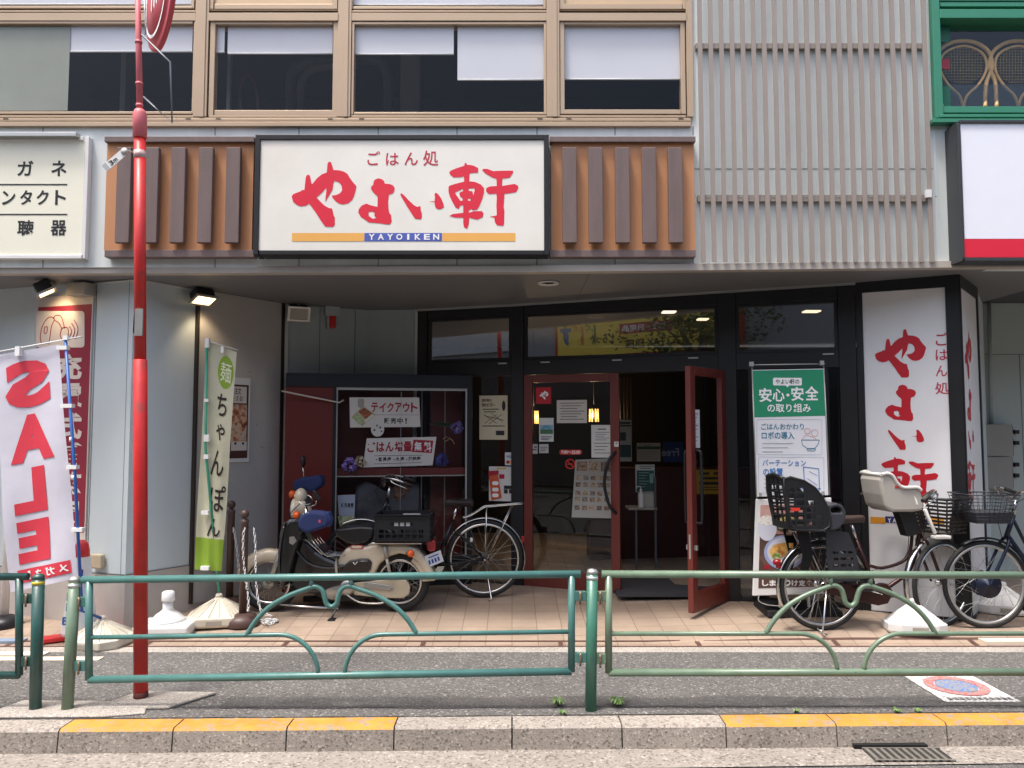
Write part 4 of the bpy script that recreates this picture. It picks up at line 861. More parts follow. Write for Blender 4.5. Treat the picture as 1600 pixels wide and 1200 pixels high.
# maroon banner on the wall
LB = Fr(LW.pt(0, 0, .012), LW.r); t = thing('wall_banner', 'maroon vertical banner with white characters and hearing aid drawing on the wall', 'banner', LB.pt(*LB.pix(96, 850)))
MB().pbox(LB, 53, 462, 139, 850, -.008, .004).build('backing', mat('banner_backing', '#cfc5bb', .6, var=.04), t)
MB().pbox(LB, 53, 478, 137, 830, .004, .007).build('maroon_field', mat('banner_maroon', '#8c1c34', .6, var=.05), t)
def rr(x0, y0, x1, y1, r=5, n=4):
    P = []
    for cx_, cy_, a in ((x1 - r, y0 + r, -90), (x1 - r, y1 - r, 0), (x0 + r, y1 - r, 90), (x0 + r, y0 + r, 180)):
        P += [(cx_ + r * math.cos(R(a + 90 * i / n)), cy_ + r * math.sin(R(a + 90 * i / n))) for i in range(n + 1)]
    return P
MB().pflat(LB, rr(56, 486, 132, 543), .009).build('white_box', mat('banner_white', '#ddd2c8', .6, var=.03), t)
line = lambda b, fr, pts, r, c: b.tube([fr.pt(*fr.pix(x, y, c), c) for x, y in pts], r, 6)
b = MB(); mline = mat('banner_line_red', '#9b2b3a', .6, var=0)
line(b, LB, catmull([(66, 538), (63, 528), (66, 510), (73, 498), (82, 495), (85, 498), (80, 508), (78, 524), (78, 538)], 4), .004, .011) if False else None
for pts in ([(65, 538), (63, 525), (67, 508), (76, 496), (85, 498), (80, 512), (77, 538)], [(83, 498), (87, 493), (95, 494), (99, 505), (101, 513)], [(70, 511), (74, 511), (73, 520), (69, 520), (70, 511)], [(94, 523), (97, 513), (105, 512), (107, 521), (103, 530), (97, 531), (94, 523)], [(108, 510), (112, 517), (109, 526)], [(112, 505), (117, 516), (113, 529)], [(116, 500), (122, 514), (118, 530)], [(85, 500), (92, 505), (97, 514)]):
    line(b, LB, [(p.x, p.y) for p in catmull([(x, y, 0) for x, y in pts], 4)], .0035, .010)
b.build('drawing', mline, t)
b = MB()
for i, ch in enumerate('充電式補聴器'): b.ptext(LB, ch, 86, 553 + i * 46, 128, 594 + i * 46, .009, .035)
b.build('lettering', MATS['banner_white'], t)
# noodle flag
NY = flatF(6.42); gm = mat('noodle_flag_cream', '#c3c1a6', .75, var=.05, bump=.4, bscale=7); lime = mat('noodle_flag_lime', '#82a02e', .7, var=.06)
cl = Cloth(NY, [(324, 533), (370, 550), (346, 892), (303, 890)], .012, 1.0)
t = thing('noodle_flag', 'narrow cream noodle flag with green oval and lime hem', 'flag', (-2.42, 6.43, .2))
cl.surf(16, 60).build('cloth', gm, t)
b = MB(); cl.shape(b, [(0.0, .86), (1, .86), (1, 1), (0, 1)], .002); b.build('lime_hem', lime, t); b = MB(); cl.shape(b, [(.68 + .27 * math.cos(a * .2618), .11 + .075 * math.sin(a * .2618)) for a in range(24)], .002); b.build('lime_oval', lime, t)
b = MB(); cl.text(b, '麺', .50, .065, .88, .155, .005, .005); b.build('oval_character', mat('noodle_pale', '#dfe3c0', .7, var=0), t)
b = MB()
for i, (ch, u0, u1, v0, v1) in enumerate((('ち', .45, .80, .21, .31), ('ゃ', .48, .80, .345, .42), ('ん', .38, .84, .465, .58), ('ぽ', .42, .95, .62, .74), ('ん', .40, .86, .77, .85))): cl.text(b, ch, u0, v0, u1, v1, .005, .012)
b.build('brush_lettering', mat('noodle_black', '#2a1f1a', .7, var=0), t)
pg = mat('flag_pole_green', '#3fa083', .4, var=.05); NB = Vector((-2.42, 6.45, .28))
MB().tube([NY.w(323, 530, .03), NY.w(321, 700, .03), NB], .0105, 12).build('pole', pg, t)
MB().tube([NY.w(322, 532, .03), NY.w(372, 547, .02)], .004, 6).build('cross_bar', white_m, t)
b = MB()
for x0, y0, x1, y1 in ((319, 623, 325, 628), (318, 679, 326, 690), (318, 710, 325, 717), (314, 798, 325, 804), (313, 885, 326, 891), (345, 541, 349, 551), (320, 528, 326, 543)): b.pbox(NY, x0, y0, x1, y1, .015, .045)
b.build('loops', let_w, t)
# ================================================================ chain posts
brown_p = mat('post_brown', '#4f3b36', .45, var=.08); 
def chain_post(lab, loc, h, m, bm_, rz=0):
    t = thing('chain_post', lab, 'post', loc, rz, group='ball topped chain posts', local=True)
    MB().lathe([(.13, 0), (.135, .012), (.13, .05), (.11, .075), (.06, .095), (.035, .1), (.035, .1)], n=28).build('base', bm_, t)
    MB().lathe([(.031, .09), (.031, h - .11), (.033, h - .105), (.033, h - .085), (.018, h - .075), (.016, h - .06), (.001, h - .06)], n=18).build('tube', m, t)
    MB().ball((0, 0, h - .033), .036, 16).build('ball_top', m, t); MB().torus((0, 0, h - .08), .022, .005, (0, 0, 1), 16, 6).build('hook', m, t)
    return t
cp1 = chain_post('brown ball topped chain post with a round base, nearer one', (-2.19, 6.36, gz(6.36)), .93, brown_p, brown_p)
cp2 = dup(cp1, (-2.46, 6.80, gz(6.8)), None, 'brown ball topped chain post against the pale board')
chain_post('white ball topped post with black base behind the SALE flag', (-4.12, 6.35, .02), .93, white_m, black_p)
def chain(lab, pts, L=.034, r=.0034, m=white_m):
    P = catmull(pts, 12); b = MB(); acc = 0; last = P[0]; k = 0
    for i in range(1, len(P)):
        d = P[i] - P[i - 1]; acc += d.length
        if acc > L * .72:
            acc = 0; dr = d.normalized(); sd = dr.orthogonal().normalized(); sd = sd if k % 2 else dr.cross(sd); k += 1
            c = P[i]; w = L * .26; b.tube([c + dr * (L * .5) * math.cos(a) + sd * w * math.sin(a) for a in [j * math.pi / 4 for j in range(8)]], r, 5, closed=True)
    return b.build('chain', m, label=lab, cat='chain', group='white plastic chains')
q = lambda px, py, Y: W(px, py, Y)
chain('white plastic chain hanging along the near brown post', [q(383, 823, 6.33), q(380, 840, 6.32), q(381, 880, 6.32), q(388, 935, 6.30), q(387, 955, 6.28)])
chain('white plastic chain running down to the pile on the tiles', [q(396, 822, 6.33), q(399, 850, 6.32), q(400, 905, 6.30), q(405, 945, 6.28), q(412, 958, 6.27), q(424, 962, 6.27)])
chain('white plastic chain from the far brown post', [q(364, 822, 6.76), q(369, 850, 6.7), q(374, 895, 6.65), q(381, 940, 6.55)])
random.seed(5)
chain('small heap of white plastic chain on the tiles', [(-1.99 + random.uniform(-.06, .06), 6.40 + random.uniform(-.06, .06), gz(6.4) + .01 + random.uniform(0, .02)) for i in range(16)])
# ================================================================ cone sign behind the SALE flag
t = thing('cone_sign', 'white plastic cone with red tip and blue lettering on red feet', 'cone', (-3.36, 6.08, .01))
MB().lathe([(.125, .03), (.12, .06), (.052, .63), (.052, .64)], n=24).build('cone', white_m, t) if False else None
o3 = Vector((-3.36, 6.08, .01))
MB().lathe([(.13, .03), (.125, .06), (.06, .62), (.058, .62)], o3, n=28).build('cone', white_m, t); MB().lathe([(.06, .60), (.055, .67), (.045, .72), (.02, .745), (.001, .75)], o3, n=24).build('red_tip', mat('cone_red', '#cf3030', .45, var=.05), t)
b = MB()
for a in (35, 125): 
    d = Vector((math.cos(R(a)), math.sin(R(a)), 0)); n_ = Vector((-d.y, d.x, 0)) * .06
    b.hexa([o3 - d * .3 - n_ + Vector((0, 0, 0)), o3 + d * .3 - n_, o3 + d * .3 + n_, o3 - d * .3 + n_, o3 - d * .3 - n_ + Vector((0, 0, .03 + a * .0001)), o3 + d * .3 - n_ + Vector((0, 0, .03 + a * .0001)), o3 + d * .3 + n_ + Vector((0, 0, .03 + a * .0001)), o3 - d * .3 + n_ + Vector((0, 0, .03 + a * .0001))])
b.build('feet', MATS['cone_red'], t, bev=.006)
cf = Fr(o3 + Vector((0, -.105, 0)), (1, 0, 0), Vector((0, .115, 1)).normalized()); navy = mat('cone_navy', '#26408a', .5, var=.03)
b = MB(); b.flat(cf, [(-.045, .42), (.05, .46), (.052, .53), (-.045, .53)], .02); b.build('navy_panel', navy, t); b = MB(); b.flat(cf, [(-.035, .515), (.005, .44), (.02, .45), (-.02, .522)], .022); b.flat(cf, [(-.04, .52), (.045, .52), (.045, .535), (-.04, .535)], .022); b.build('red_slash', MATS['cone_red'], t)
b = MB(); b.text(cf, 'H', -.055, .30, -.01, .36, .022, .03).text(cf, 'U', .015, .30, .06, .36, .022, .03).text(cf, 'C', .01, .22, .07, .28, .026, .03).text(cf, 'I', -.05, .22, -.03, .28, .026, .03).text(cf, 'B', -.065, .12, -.01, .18, .034, .03); b.build('blue_lettering', mat('cone_blue', '#2a5ba6', .5, var=0), t)
MB().wbox(-4.6, -3.72, 5.93, 6.02, .002, .02).build('blue_board', mat('blue_grey_board', '#7c8ca0', .6, var=.12), label='flat blue grey strip lying on the tiles at the left edge', cat='strip')
# outlet cover and conduit
ot = flatF(0)
MB().pbox(LW, 140, 866, 158, 889, .008, .05).build('outlet_cover', mat('outlet_cream', '#b5a68c', .5, var=.06), label='cream outlet cover box low on the grey corner wall', cat='outlet cover', bev=.012)
P = [LW.w(137, 444, .012), LW.w(208, 437.5, .012), WB.w(225, 438.5, .012), WB.w(300, 452, .012), WB.w(400, 467.5, .012), WB.w(440, 473, .03)]
MB().tube(P, .008, 8).build('ceiling_conduit', mat('conduit_white', '#c4c4c0', .5, var=.05), label='thin white conduit running along the top of the grey walls', cat='conduit')
# spotlights
def spot(lab, loc, aim, lit, flat_=False):
    loc = Vector(loc); aim = Vector(aim).normalized(); t = thing('spotlight', lab, 'spotlight', loc, group='floodlights under the soffit')
    f = Fr(loc, aim.orthogonal()); x = aim.cross(Vector((0, 0, 1))).normalized(); u = x.cross(aim); f = Fr(loc, x, u); f.n = aim
    MB().box(f, -.07, .07, -.05, .05, -.07, 0).build('lamp_body', black_p, t, bev=.012)
    b = MB(); b.prism(f, [(-.085, -.062), (.085, -.062), (.085, .062), (-.085, .062)], 0, .012, [[(-.068, -.046), (-.068, .046), (.068, .046), (.068, -.046)]]); b.build('bezel', alu, t)
    MB().box(f, -.068, .068, -.046, .046, .001, .006).build('lens', mat('spot_lens_lit', '#ffd9a0', .3, var=0, emit=3.) if lit else mat('spot_lens', '#8d8a80', .1, var=0), t)
    t.scale = (1.25,) * 3
    MB().tube([loc - aim * .05, loc - aim * .05 + Vector((0, 0, .06)), (loc.x - aim.x * .03, loc.y + .04, min(ZS - .002, loc.z + .12))], .012, 8).ball(loc - aim * .03 + Vector((0, .06, .03)), .045, 10).build('mount', alu, t)
    return t
s1 = WB.w(318, 468, .14); s2 = WC.w(467, 490, .14); s3 = LW.w(72, 456, .2)
spot('black floodlight with flaps above the pale board, shining down', s1, (.35, -.25, -.9), True)
spot('white rimmed floodlight on the recessed wall left of the shopfront', s2, (.35, -.85, -.55), False)
spot('floodlight over the maroon banner, shining down on it', s3, (.45, .25, -.85), True)
MB().pbox(LW, 104, 441, 132, 461, 0, .12).build('junction_box', mat('junction_beige', '#a59f96', .6, var=.05), label='beige junction box beside the banner floodlight', cat='junction box', bev=.006)
for nm, loc, aim, e in (('banner_lamp', s3 + Vector((.04, -.02, -.03)), LB.w(98, 500), 1.6), ('board_lamp', s1 + Vector((.02, -.02, -.04)), WB.w(316, 600), 2.2)):
    l = bpy.data.lights.new(nm, 'SPOT'); l.energy = e * 1.4; l.color = (1, .74, .45); l.spot_size = R(95); l.spot_blend = .8; l.shadow_soft_size = .03
    o = bpy.data.objects.new(nm, l); COL.objects.link(o); o.location = loc; o.rotation_euler = (Vector(aim) - Vector(loc)).to_track_quat('-Z', 'Y').to_euler()
t = thing('alarm_lamp', 'small red alarm lamp under a grey box on the recessed wall', 'alarm lamp', WC.pt(*WC.pix(520, 513)))
MB().pbox(WC, 509, 478, 532, 493, 0, .08).build('box', wall_dim, t, bev=.004); MB().pbox(WC, 515, 493, 525, 512, 0, .06).build('red_lens', mat('alarm_red', '#c02614', .25, var=.05), t, bev=.004); MB().pbox(WC, 511, 493, 515, 513, 0, .05).build('plate', alu, t)
# meter boxes on the right wall
for y0, y1, lab in ((663, 713, 'upper grey meter box on the right wall'), (714, 764, 'lower grey meter box on the right wall')):
    t = thing('meter_box', lab, 'meter box', RW.pt(*RW.pix(1560, y1)), group='grey meter boxes on the right wall')
    MB().pbox(RW, 1533, y0, 1583, y1, 0, .16).build('case', mat('meter_grey', '#8b8b85', .6, var=.07, scale=4), t, bev=.005)
    MB().pbox(RW, 1583.3, y0 + 2, 1588, y1 - 2, 0, .12).build('hinge_side', wall_dim, t)
    MB().pbox(RW, 1586, y0 + 9, 1593, y0 + 15, .0, .15).build('clip', black_p, t); MB().pbox(RW, 1586, y0 + 26, 1593, y0 + 32, 0, .15).build('clip', black_p, t)
MB().tube([RW.w(1545, 474, .05), RW.w(1549, 663, .05)], .02, 12).build('wall_pipe', mat('pipe_grey', '#9aa19e', .5, var=.05), label='vertical grey pipe above the meter boxes', cat='pipe')
# ================================================================ display case
CA = W(442, 900, 7.28); CBp = W(737, 900, 7.60)
DC = wall((CA.x, CA.y), (CBp.x, CBp.y)); lDC = length(DC, (CBp.x, CBp.y))
dx = lambda x, y=680: DC.pix(x, y)[0]; dz = lambda y, x=620: DC.pix(x, y)[1]
t = thing('display_case', 'black framed display case with red interior beside the shopfront', 'display case', DC.pt(lDC / 2, .1, -.15))
zt_, zb = dz(585), .10
xl, xg0, xg1 = dx(445), dx(525), dx(729)
casered = mat('case_red_board', '#5e1712', .5, var=.1, scale=3, streak=True); bluek = mat('case_blue_black', '#0e111c', .4, var=.08)
MB().box(DC, xl, lDC, dz(606), zt_, -.42, .02).build('canopy', bluek, t, bev=.006)
MB().box(DC, xl, xg0 - .03, zb, dz(606), -.42, .0).build('side_panel', mat('case_side_red', '#641d16', .4, var=.1, scale=3, streak=True), t)
MB().box(DC, xg0 - .03, xg0, zb, dz(606), -.42, .012).box(DC, xg1 + .005, lDC, zb, dz(606), -.42, .012).box(DC, xg0, xg1 + .005, zb, zb + .18, -.42, .01).build('posts', bluek, t, bev=.003)
MB().box(DC, xg0, xg1, zb + .18, dz(606), -.42, -.40).build('back_panel', casered, t)
zs_ = dz(743)
MB().box(DC, xg0, xg1, zs_, zs_ + .07, -.39, -.05).build('shelf', casered, t, bev=.003)
for x in (660, 697): MB().box(DC, dx(x), dx(x) + .012, zb + .2, dz(606), -.2, -.19).build('inner_post', mat('post_grey', '#77706c', .4, .3, var=.05), t)
MB().box(DC, xg0, xg1, zs_ - .012, zs_ - .001, -.05, -.042).build('shelf_trim', alu, t)
MB().box(DC, xg0, xg1 + .004, dz(610), dz(606) - .001, -.01, .004).box(DC, xg0, xg0 + .012, zb + .18, dz(610), -.01, .004).box(DC, xg1 - .012, xg1 + .004, zb + .18, dz(610), -.01, .004).build('glass_frame', alu, t)
MB().box(DC, dx(626), dx(626) + .004, zb + .2, dz(612), -.006, .0).build('glass_joint', alu, t)
MB().flat(DC, [(xg0 + .012, zb + .18), (xg1 - .012, zb + .18), (xg1 - .012, dz(610)), (xg0 + .012, dz(610))], -.008).build('case_glass', gl_case, t)
MB().tube([DC.w(440, 611, .10), DC.w(530, 629, .02), DC.w(537, 625, .02)], .008, 8).build('hook_bar', mat('bar_pale', '#c9c2b4', .4, .3, var=.05), label='pale metal bar sloping across the red panel of the display case', cat='bar')
# sign boards in the case
paper = mat('board_white', '#d9d6d0', .5, var=.02); crim = mat('board_crimson', '#a3142c', .5, var=0)
K = Fr(DC.pt(0, 0, -.035), DC.r)
def board(name, lab, cat, q, fr=K, th=.006):
    t = thing(name, lab, cat, fr.w((q[0][0] + q[2][0]) / 2, q[2][1])); MB().pprism(fr, q, -th, 0).build('board', paper, t); return t
t = board('takeaway_board', 'white takeaway board with a lunch box picture, upper board in the case', 'sign board', [(546, 621), (655, 621), (657, 667), (547, 668)])
b = MB()
for i, ch in enumerate('テイクアウト'): b.ptext(K, ch, 580 + i * 12.4, 629, 590.5 + i * 12.4, 644, .002, .03)
b.build('red_lettering', crim, t); b = MB()
for i, ch in enumerate('販売中!'): b.ptext(K, ch, 600 + i * 10.4 + (2 if ch == '!' else 0), 653, 608.5 + i * 10.4 - (4 if ch == '!' else 0), 662, .002, .025)
b.prect(K, 585, 648, 654, 648.4, .002); b.build('black_lettering', let_k, t)
MB().pflat(K, [(549, 652), (567, 634), (587, 648), (566, 666)], .002).build('lunch_tray', mat('tray_tan', '#b9a98a', .5, var=.05), t); MB().pflat(K, [(551, 653), (560, 645), (568, 657), (562, 664)], .003).build('salad', print_mat('salad_green', ('#6d8a4a', '#a9bd80', '#d3dcb4'), 90), t); MB().pflat(K, [(560, 643), (569, 637), (582, 646), (572, 655)], .003).build('fried_food', print_mat('fried_brown', ('#5a2a18', '#9c5530', '#c07a48'), 90), t); MB().pflat(K, [(569, 656), (581, 647), (585, 649), (571, 661)], .003).build('rice', mat('rice_white', '#e2dccb', .5, var=.05), t)
MB().pflat(K, rr(559, 623, 569, 637, 3), .002).build('cup', mat('cup_grey', '#a89f98', .5, var=.05), t)
t = board('round_price_card', 'small round white card with dark marks below the takeaway board', 'card', [(580, 664), (601, 664), (601, 682), (580, 682)], Fr(DC.pt(0, 0, -.026), DC.r)) if False else None
K2 = Fr(DC.pt(0, 0, -.022), DC.r); t = thing('round_card', 'small round white card with dark marks below the takeaway board', 'card', K2.w(590, 682))
cc = K2.pix(590, 671); MB().prism(K2, [(cc[0] + .063 * math.cos(a * .3307), cc[1] + .07 * math.sin(a * .3307)) for a in range(19)], -.003, 0).build('card_face', paper, t)
b = MB()
for x, y, r_ in ((585, 672, .012), (594, 668, .012), (589, 665, .01), (596, 674, .008)):
    for a in (0, 60, 120):
        p0 = K2.pix(x, y); ca, sa = math.cos(R(a + x)), math.sin(R(a + x)); b.flat(K2, [(p0[0] - ca * r_ - sa * .003, p0[1] - sa * r_ + ca * .003), (p0[0] - ca * r_ + sa * .003, p0[1] - sa * r_ - ca * .003), (p0[0] + ca * r_ + sa * .003, p0[1] + sa * r_ - ca * .003), (p0[0] + ca * r_ - sa * .003, p0[1] + sa * r_ + ca * .003)], .001)
b.build('card_lettering', ink, t)
t = board('rice_offer_board', 'white free extra rice board with red characters, lower board in the case', 'sign board', [(573, 685), (682, 682.5), (676, 727), (567, 730.5)])
b = MB(); sl = lambda x, y: (x - (y - 684) * .12, y - (x - 573) * .022)
for i, ch in enumerate('ごはん増量'): 
    x, y = 574 + i * 14.2, 691 - i * .35; b.ptext(K, ch, x, y, x + 12.5, y + 15.5, .002, .03)
b.build('red_lettering', crim, t)
MB().pflat(K, [(646, 687), (677, 688.5), (674.5, 708), (643.5, 706)], .002).build('red_box', crim, t); MB().ptext(K, '無', 647.5, 690, 659, 704.5, .004, .03).ptext(K, '料', 662.5, 690.5, 674, 706, .004, .03).build('white_lettering', let_w, t)
b = MB()
for ch, x in (('普', 591), ('通', 598), ('盛', 605), ('大', 618), ('盛', 625.5), ('超', 638), ('特', 644.5), ('盛', 651)): b.ptext(K, ch, x, 714.5 - (x - 590) * .02, x + 6, 721 - (x - 590) * .02, .002, .03)
for x in (588, 615.5, 635.5): b.disc(K, *K.pix(x, 718), .006, .002, n=10)
b.pflat(K, [(585, 711.8), (660, 711), (660, 711.6), (585, 712.4)], .002); b.pflat(K, [(584, 724.6), (659, 722.4), (659, 723), (584, 725.2)], .002); b.build('black_lettering', let_k, t)
# flowers
def flowers(lab, px, py, c, r, col, n=60, stem=None):
    o = K.w(px, py, c); t = thing('paper_flowers', lab, 'flowers', o - Vector((0, 0, r)), group='artificial flowers in the display case'); b = MB()
    for i in range(n):
        d = Vector((random.gauss(0, 1), random.gauss(0, .5) , random.gauss(0, 1))).normalized(); p = o + d * r * random.uniform(.45, 1); s_ = r * .30; x = d.orthogonal().normalized() * s_; y = d.cross(x)
        for k in range(4):
            a = k * math.pi / 2 + i; u = x * math.cos(a) + y * math.sin(a); v = -x * math.sin(a) + y * math.cos(a); b.add([p, p + u * .6 + v * .4 + d * .004, p + u + d * .01, p + u * .6 - v * .4 + d * .004], [(0, 1, 2, 3)])
    b.build('blossom', mat('petal_' + col[1:], col, .6, var=.15, scale=40), t)
    if stem: MB().tube([K.w(*q, c) for q in stem], .006, 6).build('stem', mat('stem_dark_green', '#24382a', .6, var=.1), t)
    return t
flowers('pale purple paper flowers at the left end of the lower board', 546, 727, .02, .07, '#9d86cf', 70, [(548, 735), (556, 742)])
flowers('cream paper flowers beside the pale purple ones', 562, 722, .02, .055, '#d9cdb4', 50)
flowers('deep blue paper flowers at the right end of the lower board', 690, 718, .01, .065, '#4d5aa6', 60)
fl = flowers('lavender flower spray on a dark stalk right of the takeaway board', 714, 668, .02, .06, '#8f86c8', 60, [(670, 662), (690, 665), (704, 668), (706, 680)])
MB().tube([K.w(x, y, .02) for x, y in ((692, 686), (698, 682), (701, 687), (694, 690))], .004, 6).tube([K.w(x, y, .02) for x, y in ((701, 684), (707, 688), (710, 694))], .004, 6).build('ribbon_bow', mat('ribbon_straw', '#b7a071', .6, var=.05), label='straw ribbon bow hanging under the lavender flower spray', cat='ribbon')
b = MB()
for i in range(7): b.add([K.w(676 + i * 4, 663, .0), K.w(683 + i * 4, 660 - (i % 3), .02), K.w(690 + i * 3, 664, .0), K.w(683 + i * 4, 666, -.01)], [(0, 1, 2, 3)])
b.build('leaf_spray', MATS['stem_dark_green'], label='dark green leaves lying on the case shelf rail', cat='leaves')
# things standing behind the glass, low
t = thing('price_stand', 'tilted pale blue card with black characters low in the case', 'card', K.w(540, 822, -.02)); MB().pprism(K, [(527, 774), (555, 773), (554, 806), (530, 806)], -.03, -.02).build('card_face', mat('card_pale_blue', '#aab4c6', .5, var=.03), t)
b = MB(); [b.ptext(K, ch, 533 + i * 5, 786, 537.4 + i * 5, 793, -.018, .03) for i, ch in enumerate('新発売!')]; b.build('lettering', let_k, t)
MB().pprism(K, [(528, 807), (553, 806), (560, 822), (531, 823)], -.03, -.02).build('food_print', print_mat('food_green_print', ('#5d6b3c', '#a3b07a', '#d6d2b4', '#8a9a58'), 40), t)
b = MB(); b.grid(lambda u, v: DC.pt(dx(556) + u * .62, zs_ - .12 - v * .55 + .05 * math.sin(u * 9), -.2 + .05 * math.sin(u * 6 + v * 5) + v * .12), 20, 14); b.build('grey_cloth', mat('cloth_grey', '#4d4d52', .9, var=.15), label='dark grey cloth draped inside the display case below the shelf', cat='cloth', solid=.004)
MB().ball(K.w(628, 772, -.2), .13, 20, (1, .3, .75)).build('food_model', print_mat('dish_brown', ('#2b201b', '#5a3c2e', '#7d6450', '#3d2a22'), 30, .8), label='round brown dish model in the case behind the bicycle handlebar', cat='dish')
# ================================================================ papers on the glass
def paper_sheet(name, lab, cat, fr, box, col, rows=(), c=.012, ink_=None, th=.002):
    x0, y0, x1, y1 = box; t = thing(name, lab, cat, fr.w((x0 + x1) / 2, y1, c)); MB().pbox(fr, x0, y0, x1, y1, c - th, c).build('sheet', mat('paper_' + col[1:], col, .6, var=.02), t)
    if rows:
        b = MB()
        for fx0, fx1, fy, h in rows: b.prect(fr, x0 + (x1 - x0) * fx0, y0 + (y1 - y0) * fy, x0 + (x1 - x0) * fx1, y0 + (y1 - y0) * (fy + h), c + .0015)
        b.build('text_rows', ink_ or ink, t)
    return t
rows = lambda y0, y1, n, h=.02, a=.1, b_=.9: [(a + .04 * (i % 2), b_ - .12 * (i * 7 % 3), y0 + (y1 - y0) * i / max(1, n - 1), h) for i in range(n)]
t = paper_sheet('bicycle_notice', 'cream notice with black line drawing on the narrow shop window', 'notice', SF, (749, 618, 793, 687), '#c9bfa3', rows(.30, .36, 2, .02, .12, .7) + rows(.68, .70, 1, .02), ink_=let_k)
b = MB(); b.ptext(SF, '自転車の', 753, 623, 768, 628, .015, .02).ptext(SF, '駐輪お客様へ', 753, 630, 774, 635.5, .015, .02)
for x0, y0, x1, y1 in ((756, 648, 776, 662), (776, 648, 757, 662), (768, 646, 786, 660), (784, 648, 764, 663), (757, 650, 787, 657)): p0, p1 = SF.pix(x0, y0, .015), SF.pix(x1, y1, .015); b.flat(SF, [p0, (p0[0], p0[1] + .005), (p1[0], p1[1] + .005), p1], .015)
b.disc(SF, *SF.pix(787, 634, .015), .018, .015, .05); b.prect(SF, 775, 673, 788, 680, .015); b.build('drawing', let_k, t)
t = paper_sheet('card_sticker', 'small white payment card sticker on the narrow shop window', 'sticker', SF, (789, 707, 803, 727), '#cfd0d2'); MB().ptext(SF, 'VISA', 791, 711.5, 801.5, 715.5, .015, .02).build('lettering', navy, t)
MB().disc(SF, *SF.pix(793.6, 722, .014), .017, .014).build('red_disc', crim, t); MB().disc(SF, *SF.pix(798.4, 722, .014), .017, .0145).build('orange_disc', orange_s, t)
t = paper_sheet('leaflet_poster', 'white leaflet poster with orange panel on the narrow shop window', 'poster', SF, (764, 729, 803, 783), '#cfccc8', [(.6, .92, .55, .1), (.6, .75, .66, .12), (.8, .95, .66, .12)], ink_=let_k)
MB().pflat(SF, [(763, 738), (777, 735), (784, 778), (768, 782)], .016).build('orange_panel', mat('leaf_orange', '#c75630', .5, var=.12, scale=30), t); MB().pflat(SF, [(763, 736), (779, 735), (779, 741), (764, 744)], .018).prect(SF, 780, 741, 788, 748, .016).build('red_header', crim, t)
b = MB()
for y in (752, 762, 771): b.pflat(SF, rr(769, y, 779, y + 6, 2.5), .018)
b.build('white_pills', let_w, t); MB().prect(SF, 776, 731, 791, 733, .016).build('yellow_bar', mat('bar_yellow', '#c9ab2f', .5, var=0), t)
DFm = Fr(SF.pt(0, 0, .0), SF.r)
t = paper_sheet('logo_sticker', 'square red logo sticker in the corner of the closed door', 'sticker', SF, (837.5, 605, 861, 631), '#b8202c', c=.008); b = MB(); brush(b, SF, .010, [YA], (843, 610, 857, 624)); b.build('logo', let_w, t)
paper_sheet('door_notice', 'white landscape notice with faint rows on the closed door', 'notice', SF, (870, 625, 917, 661), '#c3bdb2', rows(.12, .82, 7, .03, .1, .92), c=.008)
paper_sheet('door_notice', 'portrait white notice with dark heading at the right of the closed door', 'notice', SF, (924, 664, 957, 715), '#c8c6bf', [(.3, .7, .11, .035)] + rows(.22, .45, 5, .015, .18, .85) + rows(.55, .85, 4, .02, .12, .9), c=.008)
t = paper_sheet('safety_card', 'small card with green hill and blue arc on the closed door', 'card', SF, (842.5, 653, 865, 690), '#c8ccc8', rows(.78, .9, 3, .03), c=.008); MB().prect(SF, 844, 664, 864, 671, .010).build('sky_band', mat('card_sky', '#7f9fb0', .5, var=.03), t); MB().prect(SF, 844, 671, 864, 678, .010).build('green_band', mat('card_green', '#3d6b45', .5, var=.1), t)
q = SF.pix(853.5, 671.5, .011); MB().flat(SF, [(q[0] + .04 * math.cos(R(a)), q[1] + .04 * math.sin(R(a))) for a in range(0, 181, 15)] + [(q[0] + .024 * math.cos(R(a)), q[1] + .024 * math.sin(R(a))) for a in range(180, -1, -15)], .0115).build('blue_arc', mat('card_arc', '#3d8fb0', .5, var=0), t)
paper_sheet('door_sticker', 'little white sticker at the left edge of the closed door', 'sticker', SF, (828, 694, 840, 709), '#a9a8a5', [(.55, .9, .2, .2), (.15, .9, .5, .15)], c=.008); paper_sheet('door_sticker', 'little white sticker under the safety card on the closed door', 'sticker', SF, (842.5, 694, 857, 708), '#b9b5b0', rows(.3, .7, 3, .08), c=.008)
t = thing('hours_sticker', 'red opening hours lettering stuck on the closed door glass', 'sticker', SF.w(892, 718)); MB().pflat(SF, rr(874, 702.5, 909.5, 710.5, 3.9, 5), .008).build('red_pill', mat('pill_red', '#b3261c', .5, var=0), t); MB().ptext(SF, '7:00～25:00', 877, 704, 906.5, 709, .010, .015).build('hours_lettering', let_w, t)
MB().prect(SF, 880, 695, 901, 700, .008).build('name_row', mat('row_grey', '#5d5753', .6, var=0), t) if False else None
b = MB(); q = SF.pix(891, 725, .008); b.flat(SF, [(q[0] + .05 * math.cos(a * .314), q[1] + .05 * math.sin(a * .314)) for a in range(20)], .008, [[(q[0] + .038 * math.cos(a * .314), q[1] + .038 * math.sin(a * .314)) for a in range(20)][::-1]]); b.flat(SF, [(q[0] - .034, q[1] + .03), (q[0] - .028, q[1] + .036), (q[0] + .036, q[1] - .028), (q[0] + .03, q[1] - .034)], .0085); b.flat(SF, [(q[0] - .028, q[1] - .006), (q[0] + .024, q[1] - .006), (q[0] + .024, q[1] + .006), (q[0] - .028, q[1] + .006)], .0084); b.build('no_smoking_mark', MATS['pill_red'], t)
DE = Fr(DF.pt(0, 0, .0), DF.r)
